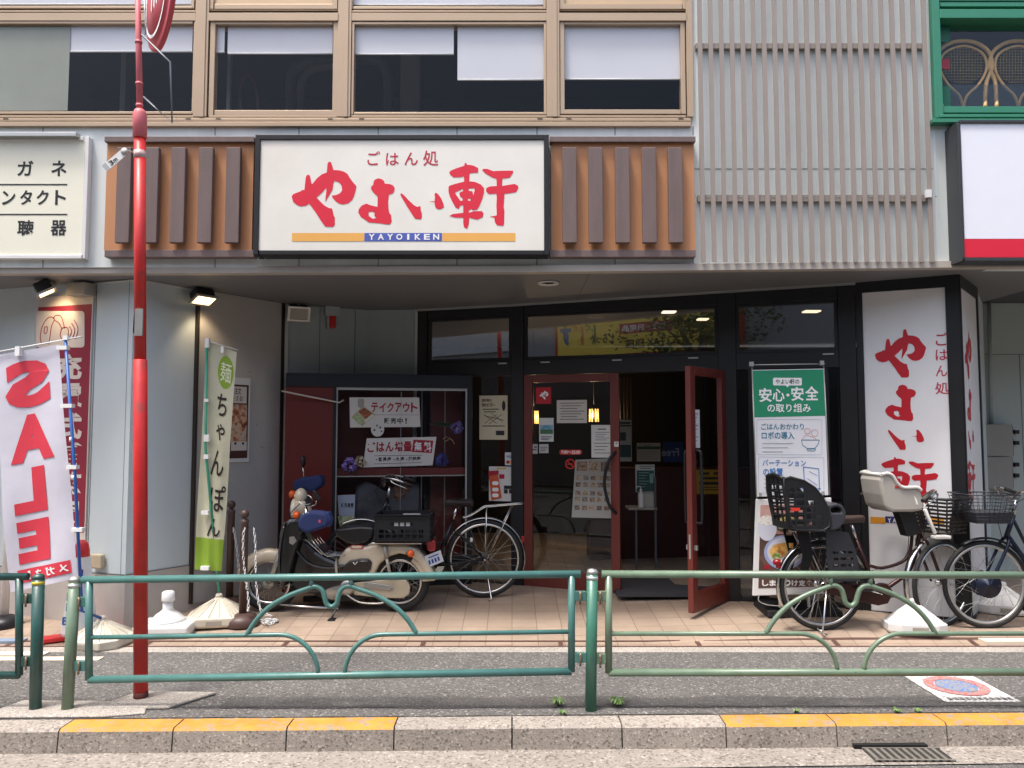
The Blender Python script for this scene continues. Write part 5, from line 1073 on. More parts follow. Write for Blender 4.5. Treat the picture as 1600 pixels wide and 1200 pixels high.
paper_sheet('tall_notice', 'narrow tall white notice on the open door glass', 'notice', DE, (1079.5, 640, 1093.5, 700), '#cfd0d4', rows(.1, .9, 9, .02, .2, .8), c=.008)
t = paper_sheet('push_label', 'tiny white label on the stile of the closed door', 'label', SF, (959.5, 690, 966.5, 698), '#cfccc8', [(.35, .65, .2, .3)], c=.026)
# ================================================================ inside the entrance
MI = Fr((0, 7.75, 0), (.97, -.24, 0), Vector((0, .10, 1)).normalized())
t = thing('menu_board', 'tall white menu board of dish photos leaning inside the closed door', 'menu board', MI.w(930, 806)); MB().pquad(MI, [(904, 716), (961, 712), (966, 806), (896, 806)], -.015, 0).build('board', mat('menu_white', '#b9b6ae', .6, var=.04), t)
random.seed(11)
for r_, y in enumerate((718, 740, 751, 764, 774, 787)):
    for k in range(5 if r_ else 3):
        x = (903 - (y - 715) * .07) + k * (11.5 if r_ else 19) + 3; MB().prect(MI, x, y, x + (8 if r_ else 16), y + (7 if r_ else 15), .003).build('dish_photo', print_mat('dish_photo_%d' % ((r_ + k) % 3), (('#3a2620', '#7a4a36', '#b59a7c', '#8f8a80'), ('#59402c', '#a37a4c', '#d0c2a4', '#6b3a2c'), ('#2f2420', '#6a4636', '#a09484', '#4f5a36'))[(r_ + k) % 3], 60), t)
# entrance table with sanitiser
TY = 8.0; FYt = flatF(TY)
t = thing('entrance_stand', 'white card stand on a thin shelf post inside the entrance', 'stand', W(1008, 900, TY)); MB().pbox(FYt, 982, 793, 1027, 797, -.25, 0).build('tray', mat('tray_pale', '#a8a49c', .4, var=.03), t, bev=.004)
MB().pbox(FYt, 1023, 745, 1026, 905, -.03, 0).pbox(FYt, 993, 797, 996, 905, -.03, 0).build('legs', mat('leg_grey', '#5a5c62', .4, .4, var=.05), t); MB().pbox(FYt, 997, 745, 1023, 793, -.05, -.045).build('back_card', mat('card_offwhite', '#b7b4ac', .6, var=.03), t)
t = paper_sheet('hygiene_poster', 'dark green hygiene poster with pale header above the sanitiser', 'poster', FYt, (993, 726, 1023, 769), '#b5b8b2', rows(.05, .12, 2, .03, .2, .95), c=-.03); MB().prect(FYt, 995, 735, 1022, 768, -.028).build('green_field', mat('poster_dark_green', '#1c4440', .5, var=.05), t)
b = MB()
for i in range(6): b.prect(FYt, 998, 738 + i * 4.4, 1014 - 3 * (i % 3), 739.2 + i * 4.4, -.026)
b.prect(FYt, 1015, 740, 1021, 755, -.026); b.build('pale_rows', mat('row_teal', '#6f9a92', .5, var=0), t)
t = thing('sanitiser_bottle', 'white pump sanitiser bottle on the entrance tray', 'bottle', W(1001.5, 793, TY - .05)); o_ = W(1001.5, 793, TY - .06)
MB().lathe([(.028, 0), (.03, .01), (.03, .13), (.024, .15), (.012, .155), (.012, .17)], o_, n=16).build('bottle_body', white_m, t); MB().lathe([(.014, .17), (.014, .185), (.005, .19), (.005, .215)], o_, n=12).tube([o_ + Vector((0, 0, .212)), o_ + Vector((-.03, 0, .215)), o_ + Vector((-.045, 0, .20))], .006, 8).build('pump', white_m, t)
t = paper_sheet('counter_notice', 'cream notice with a green band on the inner counter', 'notice', flatF(9.0), (995, 692, 1032, 721), '#b3b3aa', rows(.1, .16, 2, .02, .3, .7) + rows(.5, .85, 4, .015), c=0); MB().prect(flatF(9.0), 995.5, 697.5, 1031.5, 702, .003).build('green_band', mat('band_green', '#2c5e3c', .5, var=0), t)
t = paper_sheet('wifi_card', 'blue card with mirrored white lettering behind the open door', 'card', flatF(9.0), (1036, 690, 1068, 722), '#1d3a6e', c=0)
MB().ptext(flatF(9.0), 'Free', 1061, 700, 1034, 713, .003, .02).build('lettering', mat('wifi_pale', '#8d98ad', .5, var=0), t)
paper_sheet('guide_poster', 'white guide poster half hidden behind the closed door edge', 'poster', flatF(8.6), (967, 656, 987, 721), '#a9aca6', [(.1, .9, .05, .05), (.1, .95, .12, .04), (.1, .55, .3, .2), (.1, .95, .6, .3)], c=0, ink_=mat('poster_teal_ink', '#2c4a48', .6, var=0))
paper_sheet('yellow_notice', 'dark yellow notice seen through the open door glass', 'notice', flatF(8.4), (1086, 734, 1150, 772), '#a8841f', [(.1, .35, .1, .1), (.45, .9, .1, .1), (.15, .6, .3, .1), (.1, .9, .5, .12), (.1, .9, .7, .04), (.1, .9, .8, .04)], c=0, ink_=let_k)
MB().wbox(.9, 4.2, 9.02, 9.4, .12, 1.18).build('counter', mat('counter_maroon', '#3f1414', .5, var=.1), label='dark maroon counter inside the restaurant entrance', cat='counter')
b = MB()
for i, (x, w_) in enumerate(((969, 3), (975, 2), (980, 3), (986, 2))): b.pbox(flatF(9.3), x, 590, x + w_, 690, -.03, 0)
b.build('slat_partition', mat('slat_wood_dim', '#4a3222', .5, var=.1), label='thin wooden slats of a partition beyond the closed door', cat='partition')
for i, (px, py) in enumerate(((834, 648), (928, 645))):
    t = thing('pendant_lamp', ('lit ribbed pendant lamp inside, below the red logo sticker', 'lit ribbed pendant lamp inside, right of the landscape door notice')[i], 'pendant lamp', W(px, py + 14, 9.6), group='lit pendant lamps inside'); o_ = W(px, py + 14, 9.6); b = MB()
    for k in range(8): a = k * .7854 + .2; b.tube([o_ + Vector((.06 * math.cos(a), .06 * math.sin(a), 0)), o_ + Vector((.055 * math.cos(a), .055 * math.sin(a), .16))], .006, 6)
    b.build('shade', mat('lamp_glow', '#ffc46a', .5, var=0, emit=.9), t); MB().tube([o_ + Vector((0, 0, .22)), (o_.x, o_.y, ZS)], .004, 6).build('cord', black_p, t)
    pl_ = bpy.data.lights.new('pendant_light', 'POINT'); pl_.energy = 4; pl_.color = (1, .72, .42); pl_.shadow_soft_size = .06; po = bpy.data.objects.new('pendant_light', pl_); COL.objects.link(po); po.location = o_ + Vector((0, 0, .08))
MB().wbox(.95, 2.3, 6.98, 7.9, .128, .14).build('door_mat', mat('mat_dark_grey', '#3d3d40', .9, var=.15, scale=40), label='dark grey door mat inside the entrance gap', cat='door mat')
MB().wbox(-.95, .15, 7.22, 7.4, .10, .135).build('ramp_strip', mat('ramp_blue_grey', '#4a5868', .6, var=.1), label='low blue grey strip on the tiles behind the moped', cat='strip') if False else None
for i, (px, py, w_) in enumerate(((1045, 491, .06), (1098, 502, .05), (1268, 490, .07))):
    d_ = ray(px, py); q_ = EYE + d_ * ((2.70 - CH) / d_.z); q_ = Vector((q_.x, min(q_.y, 11.0), 2.70)); t = thing('ceiling_lamp', ('lit ceiling lamp seen through the wide transom above the open door', 'lit ceiling lamp seen at the right end of the wide transom', 'lit ceiling lamp seen through the right transom pane')[i], 'ceiling lamp', q_, group='lit ceiling lamps inside')
    MB().wbox(q_.x - w_, q_.x + w_, q_.y - .05, q_.y + .05, 2.713, 2.725).build('tube', mat('tube_glow', '#ffe9c4', .5, var=0, emit=.8), t); MB().wbox(q_.x - w_ - .01, q_.x + w_ + .01, q_.y - .06, q_.y + .06, 2.726, 2.735).build('housing', black_p, t)
# ================================================================ poster stand with green banner
RYp = Fr((0, 6.60, 0), (.995, -.10, 0), (0, .03, 1)); pw_ = mat('stand_white', '#e2e3e6', .5, var=.02); sg = mat('stand_green', '#1f8a63', .5, var=.04)
t = thing('banner_stand', 'green and white printed banner stand over a framed menu poster', 'banner stand', RYp.w(1236, 950))
MB().pquad(RYp, [(1177, 577), (1288, 574.5), (1295, 772), (1184, 775)], -.004, 0).build('banner_sheet', pw_, t); MB().pquad(RYp, [(1177.5, 578), (1287.5, 575.5), (1290.5, 648), (1180, 651)], 0.0, .002).build('green_field', sg, t)
b = MB()
for x0, y0, w_, h_, s_ in ((1187, 605, 20, 22, '安'), (1208, 606, 19, 20, '心'), (1237, 603, 20, 22, '安'), (1259, 602, 21, 22, '全')): b.ptext(RYp, s_, x0, y0, x0 + w_, y0 + h_, .004, .022)
b.disc(RYp, *RYp.pix(1232, 616), .013, .004); b.ptext(RYp, 'の取り組み', 1200, 629, 1268, 643, .004, .018); b.pflat(RYp, rr(1209, 589, 1254, 601, 2), .004); b.pflat(RYp, [(1228, 600.5), (1235, 600.5), (1231.5, 604)], .0045); b.build('white_lettering', let_w, t)
MB().ptext(RYp, 'やよい軒の', 1213, 591, 1250, 599, .006, .01).build('bubble_lettering', mat('bubble_ink', '#3f5a4e', .6, var=0), t)
teal_i = mat('stand_teal_ink', '#3a7d96', .6, var=0); blue_i = mat('stand_blue_ink', '#3f78b8', .6, var=0)
b = MB(); b.ptext(RYp, 'ごはんおかわり', 1190, 660, 1257, 670, .003, .012).ptext(RYp, 'ロボの導入', 1191, 673, 1242, 685, .003, .016)
for i in range(3): b.prect(RYp, 1192, 691 + i * 6.5, 1240 - i * 8, 692.3 + i * 6.5, .003) if False else None
b.build('teal_lettering', teal_i, t); b = MB(); b.ptext(RYp, 'パーテーション', 1192, 717, 1260, 727, .003, .012).ptext(RYp, 'の設置', 1193, 730, 1224, 742, .003, .016); b.build('blue_lettering', blue_i, t)
def outl(b, fr, P, c, w=.004, closed=True):
    Q = [fr.pix(x, y, c) for x, y in P]; n = len(Q)
    for i in range(n if closed else n - 1):
        a = Vector((*Q[i], 0)); e = Vector((*Q[(i + 1) % n], 0)); d = (e - a)
        if d.length < 1e-6: continue
        d.normalize(); m = Vector((-d.y, d.x, 0)) * w / 2; b.flat(fr, [tuple((a - m)[:2]), tuple((e - m)[:2]), tuple((e + m)[:2]), tuple((a + m)[:2])], c)
    return b
b = MB(); outl(b, RYp, rr(1183.5, 654, 1285, 709, 3), .003, .003); outl(b, RYp, rr(1186, 713, 1288, 769, 3), .003, .003); b.build('box_outlines', mat('stand_pale_ink', '#9fb6c4', .6, var=0), t)
b = MB(); outl(b, RYp, [(1253, 686), (1281, 686), (1279, 693), (1274, 699), (1262, 699.5), (1255, 694)], .003, .005); outl(b, RYp, [(1262, 700), (1275, 700), (1274, 703), (1263, 703)], .003, .005); b.build('bowl_drawing', teal_i, t)
b = MB(); outl(b, RYp, rr(1258, 668, 1267, 676, 4), .003, .004); outl(b, RYp, rr(1269, 670, 1279, 680, 4), .003, .004); outl(b, RYp, [(1254, 685), (1260, 678), (1270, 681), (1276, 684)], .003, .004, False); b.build('steam_drawing', mat('stand_pink_ink', '#cf8f8a', .6, var=0), t)
b = MB(); outl(b, RYp, [(1256, 728), (1280, 731), (1281, 762), (1258, 758)], .003, .006); outl(b, RYp, [(1253, 759), (1283, 762), (1279, 765), (1251, 761)], .003, .005); outl(b, RYp, [(1265, 735), (1278, 742)], .003, .004, False); outl(b, RYp, [(1262, 746), (1278, 757)], .003, .004, False); b.build('screen_drawing', blue_i, t)
b = MB()
for i in range(3): b.prect(RYp, 1192, 691 + i * 6.5, 1240 - i * 8, 692.2 + i * 6.5, .003); b.prect(RYp, 1194, 747 + i * 6.5, 1242 - i * 8, 748.2 + i * 6.5, .003)
b.build('faint_rows', mat('faint_grey_ink', '#aab0b8', .6, var=0), t)
b = MB(); b.tube([RYp.w(1175, 569, .0), RYp.w(1290, 567, 0)], .005, 8).tube([RYp.w(1176, 569, -.01), RYp.w(1183, 778, -.01)], .006, 8).tube([RYp.w(1288, 567, -.01), RYp.w(1297, 772, -.01)], .006, 8); b.build('stand_rods', alu, t)
MB().pbox(RYp, 1172.5, 564, 1179, 571, -.015, .012).pbox(RYp, 1283, 562, 1289, 569, -.015, .012).pbox(RYp, 1187, 769, 1191, 775, 0, .02).pbox(RYp, 1285, 766, 1289, 772, 0, .02).build('clips', mat('clip_grey', '#9a9a98', .5, var=.05), t)
P4 = [(1182, 779), (1300, 776), (1298, 926), (1176, 930)]; MB().pquad(RYp, P4, -.03, .0).build('poster_panel', white_m, t, bev=.006)
MB().pquad(RYp, [(1189, 788), (1292, 786), (1290, 915), (1185, 918)], 0, .002).build('poster_field', print_mat('menu_brown', ('#43302a', '#5f463d', '#7a5c4e'), 7), t); MB().pquad(RYp, [(1189, 788), (1292, 786), (1291.5, 830), (1188, 834)], .002, .003).build('pink_field', print_mat('menu_pink', ('#a5746c', '#c09288', '#cfaaa0'), 9), t)
def pell(b, x, y, rx, ry, c, n=28): return b.pflat(RYp, [(x + rx * math.cos(i * 2 * math.pi / n), y + ry * math.sin(i * 2 * math.pi / n)) for i in range(n)], c)
b = MB(); pell(b, 1199, 824, 15, 20, .005); b.build('rice_bowl', mat('dish_pale', '#cdd0dd', .5, var=.04), t); b = MB(); pell(b, 1226, 862, 32, 27, .005); b.build('plate_rim', mat('plate_blue_rim', '#9fa9cf', .4, var=.1, scale=20), t); b = MB(); pell(b, 1227, 861, 28, 23, .006); b.build('plate', mat('dish_pale', '#cdd0dd'), t); b = MB(); pell(b, 1199, 812, 13, 8, .006); b.build('rice_heap', print_mat('rice_print', ('#bdb8b0', '#e2dfd8', '#f2f0ea'), 120), t); b = MB(); pell(b, 1214, 868, 7, 6, .0075); pell(b, 1246, 868, 5, 4, .0075); b.build('garnish', print_mat('garnish_green', ('#4f6a2c', '#8aa04c', '#e0dcc0'), 60), t); b = MB(); pell(b, 1229, 816, 20, 15, .0045); b.build('soup_bowl', mat('bowl_dark', '#5c5138', .5, var=.2), t); b = MB(); pell(b, 1231, 815, 15, 10, .006); b.build('soup', print_mat('soup_yellow', ('#6d6a34', '#b8a85a', '#d8cf94', '#7f8a3f'), 60), t)
b = MB(); b.pflat(RYp, [(1201, 860), (1210, 850), (1232, 845), (1252, 846), (1254, 856), (1240, 862), (1222, 870), (1208, 872)], .007); b.build('grilled_fish', print_mat('fish_orange', ('#8a5020', '#d09040', '#ecc478', '#b87430'), 34), t); b = MB(); b.prect(RYp, 1195, 881, 1202, 888, .004); b.build('red_mark', crim, t)
b = MB(); [b.ptext(RYp, ch, 1191 + i * 11.5, 905, 1201 + i * 11.5, 914.5, .005, .03) for i, ch in enumerate('しまほっけ定食')]; b.build('menu_lettering', let_w, t)
MB().wbox(2.10, 2.72, 6.42, 6.80, gz(6.6, 2.4) - .01, gz(6.6, 2.4) + .045).build('foot_plate', mat('foot_black', '#232326', .6, var=.1), t, bev=.01); MB().pbox(RYp, 1217, 930, 1221, 948, -.02, .0).build('stand_leg', alu, t); MB().pbox(RYp, 1262, 929, 1266, 947, -.02, 0).build('stand_leg', alu, t)
MB().tube(catmull([RYp.w(1186, 930, .01), RYp.w(1186, 938, .02), RYp.w(1200, 944, .03), RYp.w(1226, 946, .02)], 5), .004, 6).build('cable', mat('cable_grey', '#9a9a96', .5, var=.05), t)
# ================================================================ rattan chairs behind the green window
ratt = mat('rattan', '#d2a566', .45, var=.12, scale=20); CHY = flatF(6.17)
def rattan(cx, lab):
    t = thing('rattan_chair', lab, 'chair', CHY.w(cx, 200), group='rattan chairs behind the green window'); w = lambda x, y, c=0: CHY.w(cx + x, y, c)
    MB().tube(catmull([w(-34, 168, .1), w(-36, 130), w(-45, 105), (w(-40, 82)), w(-22, 68), w(0, 64), w(22, 68), w(40, 82), w(45, 105), w(36, 130), w(34, 168, .1)], 6), .016, 10).build('outer_hoop', ratt, t)
    MB().tube(catmull([w(0, 170), w(-6, 150), w(-24, 132), w(-36, 108), w(-30, 84), w(0, 72), w(30, 84), w(36, 108), w(24, 132), w(6, 150), w(0, 170)], 6), .011, 10).build('inner_hoop', ratt, t)
    b = MB()
    for k in range(-6, 7):
        x = k * 4.6; h = math.sqrt(max(0, 1 - (x / 33) ** 2)) * 28; b.tube([w(x, 102 - h * .95), w(x, 104 + h)], .0035, 5)
    for k in range(-6, 7):
        y = 102 + k * 4.4; h = math.sqrt(max(0, 1 - ((y - 102) / 30) ** 2)) * 33; b.tube([w(-h, y, .004), w(h, y, .004)], .0035, 5)
    b.build('woven_back', mat('rattan_weave', '#8a7443', .5, var=.15), t); MB().wbox(w(-36, 0).x, w(36, 0).x, 6.3, 6.8, w(0, 174).z - .05, w(0, 172).z).build('seat', ratt, t, bev=.02)
rattan(1505, 'tan rattan chair with round woven back, left one in the green window'); rattan(1591, 'tan rattan chair with round woven back, right one in the green window')
# chair back in the brown window
MB().tube(catmull([W(377, 176, 6.5), W(376, 140, 6.5), W(381, 122, 6.5), W(388, 118, 6.5), W(397, 126, 6.5), W(402, 150, 6.5), W(404, 178, 6.5)], 6), .018, 10).build('chair_back', mat('chair_maroon', '#3a2024', .5, var=.1), label='curved dark maroon chair back behind the second brown window', cat='chair')
# ================================================================ across the street, seen only as reflections
OY = -7.0
t = thing('opposite_building', 'dark grey building across the street mirrored in the shop glass', 'building', (0, OY, 0))
MB().wbox(-34, 34, OY - 6, OY - .02, -.1, 7.2).build('wall', mat('opposite_wall', '#8b8c8d', .7, var=.1, scale=.6), t); b = MB()
for i in range(-9, 9):
    for z in (5.4,): b.wbox(i * 3.2 + .3, i * 3.2 + 2.6, OY - .03, OY + .0, z, z + 1.4)
b.build('windows', mat('opposite_glass', '#22272c', .2, var=.1), t); b = MB()
for i in range(-9, 9): b.wbox(i * 3.2 + .1, i * 3.2 + 2.9, OY - .03, OY + .01, .0, 2.7)
b.build('shutters', mat('opposite_shutter', '#6f6f6e', .5, var=.1), t)
b = MB(); [b.wbox(-30, 30, OY - .02, OY + .03, z, z + .06) for z in (5.25, 7.0)]; b.wbox(-14, -10, OY, OY + .1, 4.3, 5.0); b.build('ledges', mat('opposite_ledge', '#b9bab8', .6, var=.1), t)
YS = Fr((0, OY + .12, 0), (-1, 0, 0))
t = thing('drugstore_sign', 'yellow drugstore sign with red border mirrored in the glass above the doors', 'sign', (-5.7, OY + .1, 4.0))
MB().box(YS, 2.6, 8.7, 3.85, 5.2, -.1, -.01).build('red_case', mat('opp_sign_red', '#b02a22', .5, var=.05), t); MB().box(YS, 2.75, 8.6, 3.95, 5.1, -.02, 0).build('yellow_face', mat('opp_sign_yellow', '#e8c94a', .5, var=.03), t)
MB().box(YS, 4.7, 6.4, 4.55, 4.85, 0, .01).build('red_panel', crim, t); MB().text(YS, '食品・日用品', 4.8, 4.6, 6.3, 4.8, .012, .02).build('white_lettering', let_w, t)
b = MB(); b.text(YS, 'どらっぐ', 6.6, 4.3, 7.4, 4.6, .006, .03).text(YS, 'TAX FREE', 4.9, 4.12, 6.2, 4.36, .006, .02); b.build('dark_lettering', let_k, t)
for i, (ch, cn, cc_) in enumerate((('ぱ', 'opp_green', '#3c7a3c'), ('ぱ', 'opp_orange', '#c9653a'), ('す', 'opp_blue', '#3a6a9a'))): MB().text(YS, ch, 7.2 + i * .45, 4.3, 7.6 + i * .45, 4.95, .006, .05).build('colour_lettering', mat(cn, cc_, .5, var=0), t)
t = thing('street_tree', 'dark leafy street tree mirrored in the glass above the doors', 'tree', (-3.6, -5.9, 0)); random.seed(21)
b = MB().tube(catmull([(-3.6, -5.9, 0), (-3.62, -5.9, 1.5), (-3.5, -5.85, 3.0), (-3.4, -5.9, 4.2)], 4), [.11 - .004 * i for i in range(13)], 10)
for i in range(7): a = i * .9; b.tube(catmull([(-3.5, -5.87, 2.9 + .15 * i), (-3.5 + .5 * math.cos(a), -5.87 + .5 * math.sin(a), 3.6 + .15 * i), (-3.5 + 1.1 * math.cos(a), -5.87 + .9 * math.sin(a), 4.0 + .2 * i)], 3), [.05, .042, .036, .03, .024, .016, .008], 6)
b.build('trunk', mat('bark', '#4a3d33', .8, var=.2), t); b = MB()
cl_ = [Vector((-3.5 + random.gauss(0, .9), -5.9 + random.gauss(0, .6), 4.4 + random.gauss(0, .6))) for i in range(46)]
for p in cl_:
    for k in range(55):
        q_ = p + Vector((random.gauss(0, .22), random.gauss(0, .22), random.gauss(0, .16))); d = Vector((random.gauss(0, 1), random.gauss(0, 1), random.gauss(0, .6))).normalized() * .075; e = d.orthogonal().normalized() * .03; b.add([q_ - d, q_ + e, q_ + d, q_ - e], [(0, 1, 2, 3)])
b.build('crown', mat('leaf_dark_green', '#3f5a26', .6, var=.35, scale=3), t)
# ================================================================ bicycles (drawn about the rear hub, front along +x, then turned)
chrome = mat('chrome', '#c9c9c6', .16, 1., var=.04); steel = mat('spoke_steel', '#b5b5b2', .3, .9, var=.03); rubber = mat('tyre_rubber', '#1b1b1c', .75, var=.12, scale=20); tubeblk = mat('frame_black', '#15161a', .3, .2, var=.06); grip = mat('grip_dark', '#26201f', .6, var=.06)
def wheel(t, c, Rw, tyre_r, rim_m, yaw=0., n=28, tm=rubber, hub_r=.02, hub_m=None, hub_w=.05):
    c = Vector(c); ax = Vector((-math.sin(yaw), math.cos(yaw), 0)); x = Vector((math.cos(yaw), math.sin(yaw), 0)); z = Vector((0, 0, 1))
    pos = lambda r, a, y=0: c + (x * math.cos(a) + z * math.sin(a)) * r + ax * y
    w = MB().lathe([(.008, -hub_w - .02), (.008, -hub_w), (hub_r * 1.35, -hub_w), (hub_r * 1.35, -hub_w + .006), (hub_r, -hub_w + .008), (hub_r, hub_w - .008), (hub_r * 1.35, hub_w - .006), (hub_r * 1.35, hub_w), (.008, hub_w), (.008, hub_w + .02)], c, ax, 20).build('wheel', hub_m or chrome, t)
    N = 56; MB().tube([pos(Rw - tyre_r, 2 * math.pi * i / N) for i in range(N)], tyre_r, 10, closed=True).build('tyre', tm, w)
    prof = [(-.013, 0), (-.013, -.012), (-.006, -.02), (.006, -.02), (.013, -.012), (.013, 0), (.007, .002), (-.007, .002)]; r0 = Rw - tyre_r * 1.85; k = len(prof); b = MB()
    b.add([pos(r0 + d, 2 * math.pi * i / N, y) for i in range(N) for y, d in prof], [(i * k + j, i * k + (j + 1) % k, ((i + 1) % N) * k + (j + 1) % k, ((i + 1) % N) * k + j) for i in range(N) for j in range(k)], True); b.build('rim', rim_m, w)
    b = MB()
    for i in range(n):
        a = 2 * math.pi * i / n; s_ = 1 if i % 2 else -1; o = (1.15 if (i // 2) % 2 else -1.15); b.tube([pos(hub_r * 1.25, a + o, s_ * (hub_w - .004)), pos(r0 - .018, a, 0)], .0013, 4, caps=False)
    b.build('spokes', steel, w); return w
def guard(t, c, Rg, a0, a1, m, yaw=0., wd=.026, name='mudguard'):
    c = Vector(c); ax = Vector((-math.sin(yaw), math.cos(yaw), 0)); x = Vector((math.cos(yaw), math.sin(yaw), 0)); z = Vector((0, 0, 1)); N = 36
    def fn(u, v):
        a = R(a0 + (a1 - a0) * u); y = (v - .5) * 2; return c + (x * math.cos(a) + z * math.sin(a)) * (Rg - .012 * y * y) + ax * wd * y
    return MB().grid(fn, N, 6).build(name, m, t, solid=.002)
def saddle(t, p, m, yaw=0, L=.27, Wd=.10):
    p = Vector(p); P = []
    st = [(-.5, .95, .0), (-.42, 1.0, .006), (-.2, .85, .0), (.0, .5, -.006), (.2, .28, -.004), (.42, .2, -.002), (.5, .12, -.012)]
    vs = []; n = 12
    for u, w, dz_ in st:
        for k in range(n):
            a = 2 * math.pi * k / n; vs.append(p + Vector((u * L, math.cos(a) * Wd * w, dz_ + (math.sin(a) * .024 if math.sin(a) > 0 else math.sin(a) * .055 * (1 if w > .6 else .7)))))
    b = MB(); b.add(vs, [(i * n + k, i * n + (k + 1) % n, (i + 1) * n + (k + 1) % n, (i + 1) * n + k) for i in range(len(st) - 1) for k in range(n)], True)._caps(len(st), n); return b.build('saddle', m, t, sub=1)
def bike(label, loc, rz, Rw=.345, wb=1.1, frame=tubeblk, rimm=chrome, guardm=chrome, saddlem=None, steer=0., rackm=chrome, tm=rubber, chaincase=True, seat_z=.86, bars=True, roller=None, front_guard=True):
    t = thing('bicycle', label, 'bicycle', loc, rz, group='bicycles parked in front of the restaurant', local=True); z = Rw; fh = Vector((wb, 0, z))
    wheel(t, (0, 0, z), Rw, .019, rimm, n=28, tm=tm, hub_r=.03, hub_w=.055); wheel(t, fh, Rw, .019, rimm, steer, tm=tm, hub_r=roller or .02, hub_m=mat('roller_navy', '#161d33', .35, .3, var=.05) if roller else None, hub_w=.045)
    bb = Vector((.45, 0, z - .06)); st = Vector((.29, 0, .70)); hd0 = Vector((wb - .17, 0, z + .36)); hd1 = Vector((wb - .235, 0, z + .54))
    b = MB(); b.tube(catmull([hd0 + Vector((-.01, 0, .03)), Vector((.74, 0, z + .13)), Vector((.58, 0, z - .0)), bb], 6), .017, 10).tube(catmull([hd1 + Vector((0, 0, -.04)), Vector((.72, 0, z + .22)), Vector((.52, 0, z + .13)), Vector((.39, 0, z + .15))], 6), .013, 10)
    b.tube([bb, st], .0155, 10).tube([hd0, hd1], .019, 12)
    for s in (-.055, .055):
        b.tube([(0, s, z), (.36, s * .5, z - .05), bb], .010, 8).tube([(0, s, z), (.2, s * .8, .55), st + Vector((.03, 0, -.06))], .008, 8)
    b.tube([bb + Vector((0, -.035, 0)), bb + Vector((0, .035, 0))], .022, 12); b.build('frame', frame, t)
    cy = Vector((math.cos(steer), math.sin(steer), 0)); sx = Vector((-math.sin(steer), math.cos(steer), 0)); hx = lambda f, s, zz_: hd0 * 0 + Vector((hd0.x, 0, 0)) + cy * f + sx * s + Vector((0, 0, zz_))
    fh2 = Vector((hd0.x, 0, 0)) + cy * (wb - hd0.x) + Vector((0, 0, z))
    b = MB()
    for s in (-.05, .05): b.tube(catmull([hd0 + sx * s * .4, hd0 + sx * s + Vector((0, 0, -.05)) + cy * .02, hd0.lerp(fh2, .7) + sx * s, fh2 + sx * s], 5), [.013] * 12 + [.010] * 4, 8)
    b.build('fork', frame, t)
    MB().tube([st, Vector((.255, 0, seat_z - .05))], .0125, 10).build('seat_post', chrome, t); saddle(t, (.235, 0, seat_z), saddlem or grip)
    if bars:
        hz = z + .54; b = MB().tube([hd1, Vector((hd1.x - .02, 0, hz + .12))], .012, 10)
        H = lambda f, s, zz_: Vector((hd1.x - .02, 0, 0)) + cy * f + sx * s + Vector((0, 0, zz_))
        b.tube(catmull([H(-.20, -.28, hz + .15), H(-.06, -.27, hz + .20), H(.05, -.16, hz + .20), H(.055, -.05, hz + .13), H(.05, 0, hz + .12), H(.055, .05, hz + .13), H(.05, .16, hz + .20), H(-.06, .27, hz + .20), H(-.20, .28, hz + .15)], 5), .011, 10); b.build('handlebar', chrome, t)
        for s in (-1, 1):
            MB().tube([H(-.22, s * .282, hz + .143), H(-.10, s * .274, hz + .188)], .016, 10).build('handle_grip', grip, t); MB().tube(catmull([H(-.03, s * .265, hz + .19), H(-.06, s * .285, hz + .165), H(-.17, s * .292, hz + .12)], 4), .006, 6).build('brake_lever', chrome, t)
    if bars: MB().tube(catmull([H(-.02, -.25, hz + .19), H(.10, -.16, hz + .12), H(.12, -.06, hz - .02), hd0 + cy * .03], 5), .0028, 5).tube(catmull([H(-.02, .25, hz + .19), H(.11, .15, hz + .10), H(.04, .05, hz - .06), Vector((.7, .02, z + .2)), Vector((.42, .03, z + .1)), (.03, .06, z)], 5), .0028, 5).build('brake_cable', black_p, t)
    guard(t, (0, 0, z), Rw + .026, 20, 205, guardm)
    if front_guard: guard(t, fh2, Rw + .024, 60, 215, guardm, steer)
    b = MB().lathe([(.085, -.052), (.088, -.050), (.088, -.046), (.085, -.044)], bb, (0, 1, 0), 24)
    for s in (-1, 1): d = Vector((.16 * s, 0, -.05 * s)); b.tube([bb + Vector((0, .07 * s, 0)), bb + d + Vector((0, .075 * s, 0))], .009, 8)
    b.build('crank', chrome, t)
    for s in (-1, 1): q = bb + Vector((.16 * s, .115 * s, -.05 * s)); MB().box(Fr(q, (1, 0, 0)), -.045, .045, -.012, .012, -.04, .04).build('pedal', black_p, t, bev=.004)
    if chaincase: MB().prism(Fr((0, 0, 0), (1, 0, 0)), [(-.03, z + .03), (.40, z + .02), (.50, z + .02), (.55, z - .05), (.50, z - .135), (.42, z - .15), (.0, z - .05), (-.05, z)], .058, .07).build('chain_case', frame, t, bev=.006)
    if rackm:
        b = MB()
        for s in (-.055, .055): b.tube(catmull([(.2, s * .6, z + .37), (.12, s, z + .40), (.0, s, z + .47), (-.05, s, z + .475), (-.36, s, z + .50)], 4), .006, 8).tube([(-.26, s, z + .49), (-.02, s * 1.3, z + .0)], .004, 6).tube([(-.02, s, z + .47), (-.0, s * 1.3, z)], .004, 6)
        for x in (-.34, -.22, -.1): b.tube([(x, -.055, z + .482 - x * .05), (x, .055, z + .482 - x * .05)], .004, 6)
        b.build('rear_rack', rackm, t)
    b = MB()
    for s in (-.075, .075): b.tube([(0, s, z - .01), (-.06, s * 1.5, .012), (-.03, s * 1.7, .0)], .007, 8)
